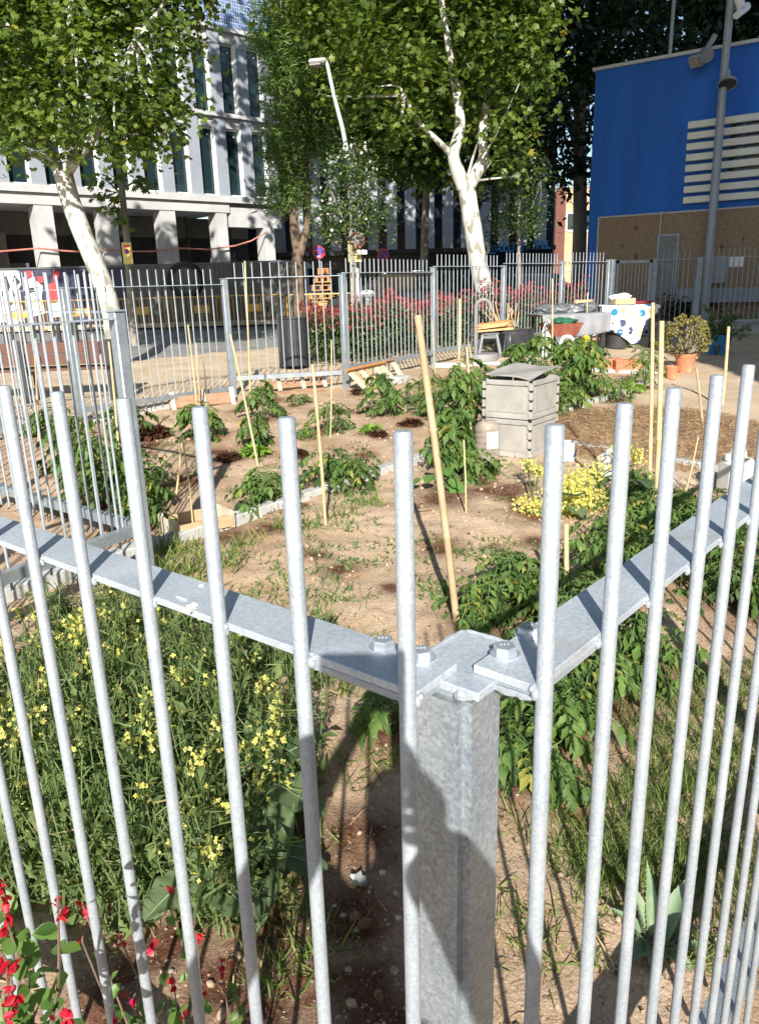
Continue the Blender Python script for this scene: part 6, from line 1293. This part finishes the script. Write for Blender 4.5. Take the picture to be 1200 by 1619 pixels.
# agave
p = spot(1035, 1500); p.z = g(p.y); ag = thing('agave', 'small grey green agave behind the right hand bars at the bottom', 'plant', p)
for a, L_, e, w in ((2.3, .30, 1.25, .030), (1.6, .34, 1.3, .026), (.55, .38, 1.0, .040), (2.75, .24, .75, .030), (-.2, .22, .25, .040), (-.9, .20, .12, .036), (3.7, .22, .25, .034), (-1.9, .18, .1, .032), (.1, .2, .55, .034)):
    o = Vector((math.cos(a), math.sin(a), 0)); sd = Vector((-o.y, o.x, 0)); V = []; nseg = 9
    for i in range(nseg + 1):
        t = i / nseg; wd = .7 * w * (1 - t ** 1.8) * (1 + .25 * math.sin(PI * t)) ; L_ = L_; c = p + o * (.02 + .54 * L_ * t * math.cos(e - .2 * t)) + Vector((0, 0, .02 + .64 * L_ * t * math.sin(e - .2 * t))); nrm = (Vector((0, 0, 1)) * math.cos(e) - o * math.sin(e))
        for s, dz in ((-1, .014), (-.45, .0), (0, -.006), (.45, .0), (1, .014)): V.append(c + sd * wd * s + nrm * dz * (1 - t))
        for s, dz in ((.5, -.012), (0, -.018), (-.5, -.012)): V.append(c + sd * wd * s + nrm * dz * (1 - t))
    b = B().add(V, [(i * 8 + k, i * 8 + (k + 1) % 8, (i + 1) * 8 + (k + 1) % 8, (i + 1) * 8 + k) for i in range(nseg) for k in range(8)]); lf = obj('leaf', b, AGAV, ag, True)
    b = B()
    for i in range(1, 14):
        t = i / 15; k = min(int(t * nseg), nseg - 1)
        for s in (0, 4): q = V[k * 8 + s].lerp(V[(k + 1) * 8 + s], t * nseg - k); b.tube([q, q + (sd * (-1 if s == 0 else 1)) * .005], [.0016, .0003], 4)
    obj('spines', b, M('agave_spine', (.30, .22, .12), None, rough=.6), lf)
# red sage in front of the near left bars
SAGE = LEAF('sage_leaf', (.045, .10, .022), (.15, .26, .06), .35, .45); SAGS = M('sage_stem', (.13, .085, .06), (.20, .14, .10), rough=.8, scale=12)
SAGF = LEAF('sage_flower', (.36, .004, .014), (.58, .02, .045), .25, .5, hue=(.62, .03, .20))
def sage(base, tips, label, nleaf=16):
    base = Vector(base); r = thing('red_sage', label, 'plant', base, 'red sage plants at the foot of the left near panel'); b = B(); P = []; D = []; S = []; F = []; FD = []; FS = []
    for tx, ty, Y in tips:
        tip = aty(tx, ty, Y); pts = smooth_path([base + Vector(rdir(1)[0]) * .03, base.lerp(tip, .55) + Vector(rdir(1)[0]) * .03, tip], 4); b.tube(pts, [.0028 - .0016 * i / (len(pts) - 1) for i in range(len(pts))], 5, False)
        for j in range(nleaf):
            t = rng.uniform(.15, .86); i = min(int(t * (len(pts) - 1)), len(pts) - 2); e = pts[i].lerp(pts[i + 1], rng.random()); d = rdir(1, .15)[0]; P.append(tuple(e)); D.append(d); S.append(rng.uniform(.016, .034))
        for j in range(int(rng.integers(1, 4))):
            q = np.array(tip) + [0, 0, -.014 * j]; a = rng.uniform(0, 2 * PI)
            for k in range(5): F.append(q + rng.normal(0, .0022, 3)); FD.append(np.array([math.cos(a), math.sin(a), -.15]) + rng.normal(0, .42, 3)); FS.append(rng.uniform(.008, .0145))
        b.tube([tip, tip + Vector((rng.normal(0, .004), 0, .012))], [.0018, .0008], 5)
    obj('stem', b, SAGS, r); scatter('leaves', T_OVAL, P, D, rdir(len(P), 1.0), S, SAGE, r, smooth=True)['kind'] = 'stuff'; scatter('flowers', T_OVAL, F, FD, rdir(len(F), .3), FS, SAGF, r)['kind'] = 'stuff'
sage((-.46, .66, .9), [(10, 1520, .62), (5, 1400, .66), (8, 1450, .66), (92, 1432, .60), (20, 1560, .58), (95, 1600, .58), (4, 1590, .56)], 'red sage in front of the leftmost bars at the bottom left corner', 26)
sage((-.34, 1.05, .1), [(130, 1490, .95), (190, 1485, 1.0), (240, 1490, 1.0), (200, 1570, .95), (210, 1580, .95), (275, 1550, .95), (318, 1575, .95), (130, 1430, 1.05), (268, 1410, 1.1), (310, 1480, 1.05), (350, 1520, 1.1), (370, 1530, 1.1), (180, 1610, .9), (290, 1610, .9)], 'red sage behind the bars at the bottom left, half in shade', 20)

# ------------------------------------------------------------------ grass, weeds, litter
def inside(x, y):
    """inside the garden corner (beyond both near panels)"""
    a = (x - PA.x) * nA.x + (y - PA.y) * nA.y; c = (x - PE.x) * nE.x + (y - PE.y) * nE.y
    return a < -.02 and c < -.02
def tufts(name, centres, per, spread, L0, L1, mat, tm=T_BLADE, up_=1.1, vv=None):
    P = []; 
    for (x, y, k) in centres:
        n = max(2, int(per * k)); q = rng.normal(0, spread * math.sqrt(k), (n, 2)) + [x, y]; P += [(a, c, g(c) + bumpz(a, c) - .004) for a, c in q]
    P = np.array(P); n = len(P); D = rdir(n, up_); return struct_stuff(scatter(name, tm, P, D, rdir(n), rng.uniform(L0, L1, n), mat, None, vv(n) if vv else None))
def struct_stuff(o): o['kind'] = 'stuff'; return o
def rect(px0, py0, px1, py1, n, k0=.5, k1=1.3):
    out = []
    while len(out) < n:
        p = spot(rng.uniform(px0, px1), rng.uniform(py0, py1))
        if inside(p.x, p.y): out.append((p.x, p.y, rng.uniform(k0, k1)))
    return out
C = rect(990, 1050, 1200, 1400, 110) + rect(870, 1230, 1000, 1420, 34) + rect(1000, 1400, 1200, 1560, 22, .3, .8)
tufts('grass', C, 95, .055, .025, .075, GRASS, vv=lambda n: np.clip(rng.normal(.42, .2, n), 0, .9))
C = rect(380, 1000, 640, 1230, 36) + rect(380, 1230, 520, 1560, 26) + rect(805, 1280, 960, 1560, 20, .3, .8) + rect(520, 1230, 800, 1600, 9, .2, .5)
tufts('weed_grass', C, 30, .045, .04, .12, GRASS, up_=.8, vv=lambda n: np.clip(rng.normal(.5, .25, n), 0, 1))
C = rect(440, 770, 860, 960, 64, .3, 1.2) + rect(360, 860, 560, 1000, 60, .5, 1.4) + rect(230, 630, 720, 780, 110, .2, 1.0) + rect(880, 600, 1010, 660, 24, .3, .9) + rect(760, 640, 900, 760, 24, .2, .6) + rect(640, 850, 800, 905, 14, .4, 1.0)
tufts('weeds', C, 26, .05, .03, .075, LEAF('weed_leaf', (.05, .10, .025), (.19, .27, .085), .3, .6), T_BROAD, .25)
tufts('weed_creeper', rect(560, 850, 830, 950, 7, .6, 1.4) + rect(450, 790, 560, 840, 5), 60, .07, .03, .06, LEAF('weed_leaf', (.05, .10, .025), (.19, .27, .085)), T_LEAF, .1)
tufts('kerb_grass', [(-1.2 + .12 * i + rng.normal(0, .05), 4.4 + .125 * i + rng.normal(0, .08), rng.uniform(.3, 1.2)) for i in range(11)] + rect(250, 860, 400, 930, 14), 34, .05, .06, .18, GRASS, up_=1.5)
# clods, fallen leaves and straggling twigs
bm = bmesh.new(); bmesh.ops.create_icosphere(bm, subdivisions=1, radius=1); bm.verts.index_update()
T_CLOD = (np.array([list(v.co * (1 + .35 * noise.noise(v.co * 2.1))) for v in bm.verts]) * np.array([1, .85, .7]), np.array([[v.index for v in f.verts] for f in bm.faces])); bm.free()
P = []
while len(P) < 3600:
    x, y = rng.uniform(-2.6, 3.0), .9 + 9.5 * rng.random() ** 1.3
    if inside(x, y): P.append((x, y, g(y) + bumpz(x, y)))
n = len(P); struct_stuff(scatter('soil_clods', T_CLOD, P, rdir(n), rdir(n), .004 + .018 * rng.random(n) ** 3, SOIL, None, smooth=True))
P = []
while len(P) < 700:
    x, y = rng.uniform(-2.6, 3.0), .9 + 9.5 * rng.random() ** 1.4
    if inside(x, y): P.append((x, y, g(y) + bumpz(x, y) + .006))
D = rdir(700); D[:, 2] *= .25; struct_stuff(scatter('fallen_leaves', T_OVAL, P, D, rdir(700, 2.0), rng.uniform(.012, .04, 700), DRY, None))
b = B()
for k in range(70):
    x, y = rng.uniform(-2.2, 2.4), 1.2 + 8.5 * rng.random() ** 1.3
    if not inside(x, y): continue
    a = rng.uniform(0, PI); L_ = rng.uniform(.06, .28); z = g(y) + bumpz(x, y) + .006; d = Vector((math.cos(a), math.sin(a), .02)); p0_ = Vector((x, y, z)); b.tube([p0_, p0_ + d * L_ * .5 + Vector((0, 0, rng.uniform(0, .02))), p0_ + d * L_], [.0035, .003, .0015], 4)
obj('dry_twigs', b, M('dry_twig', (.16, .10, .06), (.28, .19, .12), rough=.9, scale=20), None, kind='stuff')
# straw heap on the path and dry bits on the soil
hp0 = spot(1020, 690); b = B(); nn = 44; vs = []
for j in range(nn):
    for i in range(nn):
        u, v_ = i / (nn - 1) * 2 - 1, j / (nn - 1) * 2 - 1; x, y = hp0.x + .1 + u * 1.25, hp0.y + v_ * 1.25; q = max(0, 1 - (u * u + v_ * v_)); p_ = Vector((x, y, 0)); vs.append((x, y, g(y) - .03 + q ** .7 * (.15 + .10 * noise.noise(p_ * 2.2)) + .03 * q * noise.noise(p_ * 9)))
b.add(vs, [(j * nn + i, j * nn + i + 1, (j + 1) * nn + i + 1, (j + 1) * nn + i) for j in range(nn - 1) for i in range(nn - 1)])
hh = thing('straw_heap', 'heap of dry brown straw on the path behind the right hand canes', 'straw heap', hp0)
obj('heap', b, M('brown_straw_mulch', (.20, .12, .065), (.36, .24, .14), rough=1, scale=16, detail=8, bump=1, bscale=45), hh, True)
n = 14000; a = rng.uniform(0, 2 * PI, n); q = np.sqrt(rng.random(n)) * 1.28; X = hp0.x + .1 + q * np.cos(a); Y = hp0.y + q * np.sin(a); Zh = np.array([g(y) for y in Y]) - .01 + np.clip(1 - (q / 1.25) ** 2, 0, 1) ** .7 * .17 + rng.uniform(-.01, .04, n)
D = rdir(n); D[:, 2] *= .3; scatter('straw', T_BLADE, np.stack([X, Y, Zh], 1), D, rdir(n, 1), rng.uniform(.03, .09, n), LEAF('straw', (.16, .085, .04), (.42, .29, .16), .1, .9), hh)['kind'] = 'stuff'
P = []
while len(P) < 24000:
    x, y = rng.uniform(-1.8, 3.2), .8 + 6.5 * rng.random() ** 1.5
    if inside(x, y): P.append((x, y, g(y) + bumpz(x, y) + .002))
P = np.array(P); n = len(P); D = rdir(n); D[:, 2] *= .15; scatter('soil_litter', T_QUAD, P, D, rdir(n, 2.5), np.where(rng.random(n) < .85, rng.uniform(.003, .008, n), rng.uniform(.008, .014, n)), LEAF('soil_chips', (.12, .07, .042), (.50, .385, .265), 0, .9), None)['kind'] = 'stuff'
n = 3000; P = []
while len(P) < n:
    x, y = rng.uniform(-1.5, 2.6), .8 + 6 * rng.random() ** 1.4
    if inside(x, y): P.append((x, y, g(y) + bumpz(x, y) + .003))
D = rdir(n); D[:, 2] *= .15; scatter('dry_straws', T_BLADE, np.array(P), D, rdir(n, 2.5), rng.uniform(.02, .07, n), LEAF('straw', (.19, .105, .05), (.52, .38, .22)), None)['kind'] = 'stuff'
b = B(); k = 0
while k < 380:
    x, y = rng.uniform(-1.5, 2.8), .8 + 7 * rng.random() ** 1.4
    if inside(x, y): s = .003 + .010 * rng.random() ** 4; b.blob((x, y, g(y) + bumpz(x, y) + s * .3), s, 1.2, 1, .7, .4, 1); k += 1
obj('pebbles', b, M('pale_pebble', (.34, .27, .20), (.50, .43, .35), rough=.9, scale=30), None, True, kind='stuff')
for px, py, L_, a, lab, mt in ((917, 1300, .085, 2.0, 'large dry orange brown leaf behind the first right hand bars', DRY), (578, 1472, .05, .6, 'dry orange leaf on the shaded soil left of the corner post', DRY), (566, 1402, .06, 2.6, 'curled grey leaf on the shaded soil left of the corner post', LEAF('grey_leaf', (.20, .21, .20), (.30, .31, .29), .1)), (1068, 1058, .07, 1.0, 'dry leaf under the right hand tomatoes', DRY), (1010, 1060, .06, 3.0, 'reddish dry leaf under the right hand rail', DRY), (890, 1285, .05, 3.4, 'smaller dry leaf left of the large orange one', DRY), (562, 1460, .04, 4.0, 'tiny dry leaf next to the orange one in the shade', DRY), (985, 1400, .06, 2.2, 'dry rolled leaf beside the agave', DRY)):
    q = spot(px, py); V = []
    o = Vector((math.cos(a), math.sin(a), 0)); sd = Vector((-o.y, o.x, 0)); q.z = g(q.y) + .006
    for i in range(6):
        t = i / 5; wd = .42 * L_ * math.sin(PI * (t * .9 + .06)) ** .8
        for s in (-1, -.5, 0, .5, 1): V.append(q + o * L_ * (t - .5) + sd * wd * s * (1 + .2 * math.sin(i * 2.5)) + Vector((0, 0, .012 + .22 * L_ * s * s - .25 * L_ * (t - .5) ** 2 + .004 * math.sin(i * 3 + s))))
    lo_ = obj('dry_leaf', B().add(V, [(i * 5 + j, i * 5 + j + 1, i * 5 + j + 6, i * 5 + j + 5) for i in range(5) for j in range(4)]), mt, None, True, loc=q); at_ = lo_.data.attributes.new('v', 'FLOAT', 'POINT'); at_.data.foreach_set('value', np.full(30, rng.uniform(.2, .9), np.float32)); tag(lo_, lab, 'leaf')
for px, py, k in ((1078, 474, 0), (1138, 470, 1), (1196, 474, 2)):
    q = aty(px, py, 19.4); q.z = g(19.4); n = 700; P = np.array(q) + rng.normal(0, 1, (n, 3)) * np.array([.26, .22, .16]) + [0, 0, .42]; r = thing('shaded_shrub', ('dark shrub at the wall foot right of the vent', 'dark shrub at the wall foot right of the lamp post', 'dark shrub at the wall foot at the right photo edge')[k], 'shrub', q)
    scatter('foliage', T_LEAF, P, rdir(n), rdir(n, .5), rng.uniform(.07, .13, n), DARKL, r); obj('stem', B().tube([q, q + Vector((0, 0, .4))], .03, 6), BARK_G, r)

# ------------------------------------------------------------------ the photographer, whose shadow falls on the post
SKIN = M('skin', (.50, .30, .21), (.56, .35, .25), rough=.55, scale=8); SHIRT = M('navy_shirt', (.03, .04, .08), (.045, .055, .10), rough=.9, scale=20); JEANS = M('blue_jeans', (.04, .06, .13), (.06, .085, .17), rough=.9, scale=30); HAIR = M('dark_hair', (.025, .017, .012), None, rough=.6)
pf = Vector((0, -.40, 0)); per_ = thing('person', 'person standing outside the fence holding up a phone to take the photo', 'person', pf)
def skin(name, verts, edges, radii, mat, par, root=0, sub=2):
    me = bpy.data.meshes.new(name); me.from_pydata([Vector(v) - wl_(par) for v in verts], edges, []); me.materials.append(mat); o = link(name, me, par)
    m = o.modifiers.new('skin', 'SKIN'); m.use_smooth_shade = True
    for v, r_ in zip(me.skin_vertices[0].data, radii): v.radius = (r_, r_) if not isinstance(r_, tuple) else r_
    me.skin_vertices[0].data[root].use_root = True
    s = o.modifiers.new('sub', 'SUBSURF'); s.levels = s.render_levels = sub; return o
y0 = -.42; HL, HR = (-.072, -.030, 1.79), (.030, -.030, 1.735)
bv = [(0, y0, .95), (0, y0 + .01, 1.15), (0, y0, 1.36), (0, y0 + .01, 1.46), (0, y0 + .03, 1.54), (0, y0 + .05, 1.60), (0, y0 + .055, 1.68), (0, y0 + .05, 1.735),
      (-.17, y0 + .01, 1.42), (-.29, -.20, 1.36), (-.27, -.13, 1.45), (HL[0] - .03, HL[1] - .035, HL[2] - .07), HL, (.17, y0 + .01, 1.42), (.27, -.20, 1.29), (.195, -.13, 1.36), (HR[0] + .045, HR[1] - .035, HR[2] - .07), HR,
      (-.095, y0, .90), (-.10, y0 + .02, .50), (-.11, y0 - .02, .10), (-.12, y0 + .11, .04), (.095, y0, .90), (.10, y0 + .03, .50), (.11, y0 - .01, .10), (.12, y0 + .12, .04)]
bv = [v if i in (9, 10, 11, 12, 14, 15, 16, 17) else (v[0], v[1], v[2] * .93) for i, v in enumerate(bv)]
be_ = [(0, 1), (1, 2), (2, 3), (3, 4), (4, 5), (5, 6), (6, 7), (2, 8), (8, 9), (9, 10), (10, 11), (11, 12), (2, 13), (13, 14), (14, 15), (15, 16), (16, 17), (0, 18), (18, 19), (19, 20), (20, 21), (0, 22), (22, 23), (23, 24), (24, 25)]
br_ = [(.15, .10), (.13, .095), (.16, .10), (.075, .07), .052, .072, (.085, .095), .06, .058, .046, .044, .038, .032, .056, .044, .046, .044, .038, .085, .06, .042, .04, .085, .06, .042, .04]
skin('body', bv, be_, br_, SKIN, per_)
skin('shirt', bv[:4] + [bv[8], (-.25, -.27, 1.34), bv[13], (.235, -.27, 1.30)], [(0, 1), (1, 2), (2, 3), (2, 4), (4, 5), (2, 6), (6, 7)], [(.205, .125), (.175, .118), (.182, .115), (.075, .07), .074, .062, .074, .062], SHIRT, per_)
skin('trousers', [bv[0], (0, y0, .99), bv[18], bv[19], bv[20], bv[22], bv[23], bv[24]], [(0, 1), (0, 2), (2, 3), (3, 4), (0, 5), (5, 6), (6, 7)], [(.162, .112), (.15, .108), .097, .072, .058, .097, .072, .058], JEANS, per_)
hd_ = Vector((0, y0 + .05, 1.665 * .93)); b = B(); b.blob(hd_, .1, .80, .98, 1.18, .04, 3); obj('head', b, SKIN, per_, True)
b = B(); b.blob(hd_ + Vector((0, -.018, .035)), .104, .84, .98, 1.08, .06, 3); obj('hair', b, HAIR, per_, True)
b = B(); b.blob(hd_ + Vector((0, .100, -.01)), .016, .8, 1.1, 1.5, .05); obj('nose', b, SKIN, per_, True)
for s in (-1, 1):
    b = B(); b.blob(hd_ + Vector((s * .032, .088, .022)), .011, 1.2, .7, .8, .0); obj('eye', b, M('eye_white', (.7, .68, .66), None, rough=.3), per_, True)
    b = B(); b.blob(hd_ + Vector((s * .082, .0, .0)), .024, .4, .8, 1.3, .1); obj('ear', b, SKIN, per_, True)
b = B(); b.blob(hd_ + Vector((0, .090, -.055)), .02, 1.3, .5, .4, .0); obj('mouth', b, M('lips', (.42, .18, .15), None, rough=.5), per_, True)
for s in (-1, 1):
    q = Vector((s * .115, y0 + .08, .04)); b = B(); b.blob(q, .1, .55, 1.35, .5, .05, 3); obj('shoe', b, DARKMET, per_, True)
# phone: its lens is the camera
fwd = Vector(-az); upv = Vector(ay); rgt = Vector(ax); lens = Vector((0, 0, CZ)); pcn = lens - fwd * .009 - upv * .058 - rgt * .022
phn = thing('phone', 'black phone held up at the fence by the person taking the photo', 'phone', pcn)
obj('case', B().obox(pcn, (.076, .162, .009), rgt, upv, fwd, .003), DARKMET, phn); obj('screen', B().obox(pcn - fwd * .0052, (.068, .150, .001), rgt, upv, fwd), GLASS, phn)
for s, Hp in ((-1, Vector(HL)), (1, Vector(HR))):
    edge = pcn + rgt * s * .040
    for k in range(4):
        z = (-.015 if s < 0 else -.045) - (.021 if s < 0 else .016) * k; a = Hp + upv * (.010 - .017 * k) + rgt * s * .012; m1_ = edge + upv * (z + .012) + rgt * s * .014 + fwd * .004; L_ = (.020, .026, .024, .018)[k]
        tip = edge + upv * (z + .012) - rgt * s * L_ * .3 + fwd * .0125
        skin('finger', [a, (a + m1_) / 2 + rgt * s * .008, m1_, edge + upv * (z + .012) + rgt * s * .006 + fwd * .0125, tip], [(0, 1), (1, 2), (2, 3), (3, 4)], [.0095, .009, .0085, .008, .0065], SKIN, per_)
    skin('thumb', [Hp - upv * .004, Hp + rgt * s * .004 + upv * .02 - fwd * .010, edge - fwd * .014 + upv * .0 - rgt * s * .004, edge - fwd * .013 + upv * .014 - rgt * s * .018], [(0, 1), (1, 2), (2, 3)], [.013, .011, .010, .008], SKIN, per_)
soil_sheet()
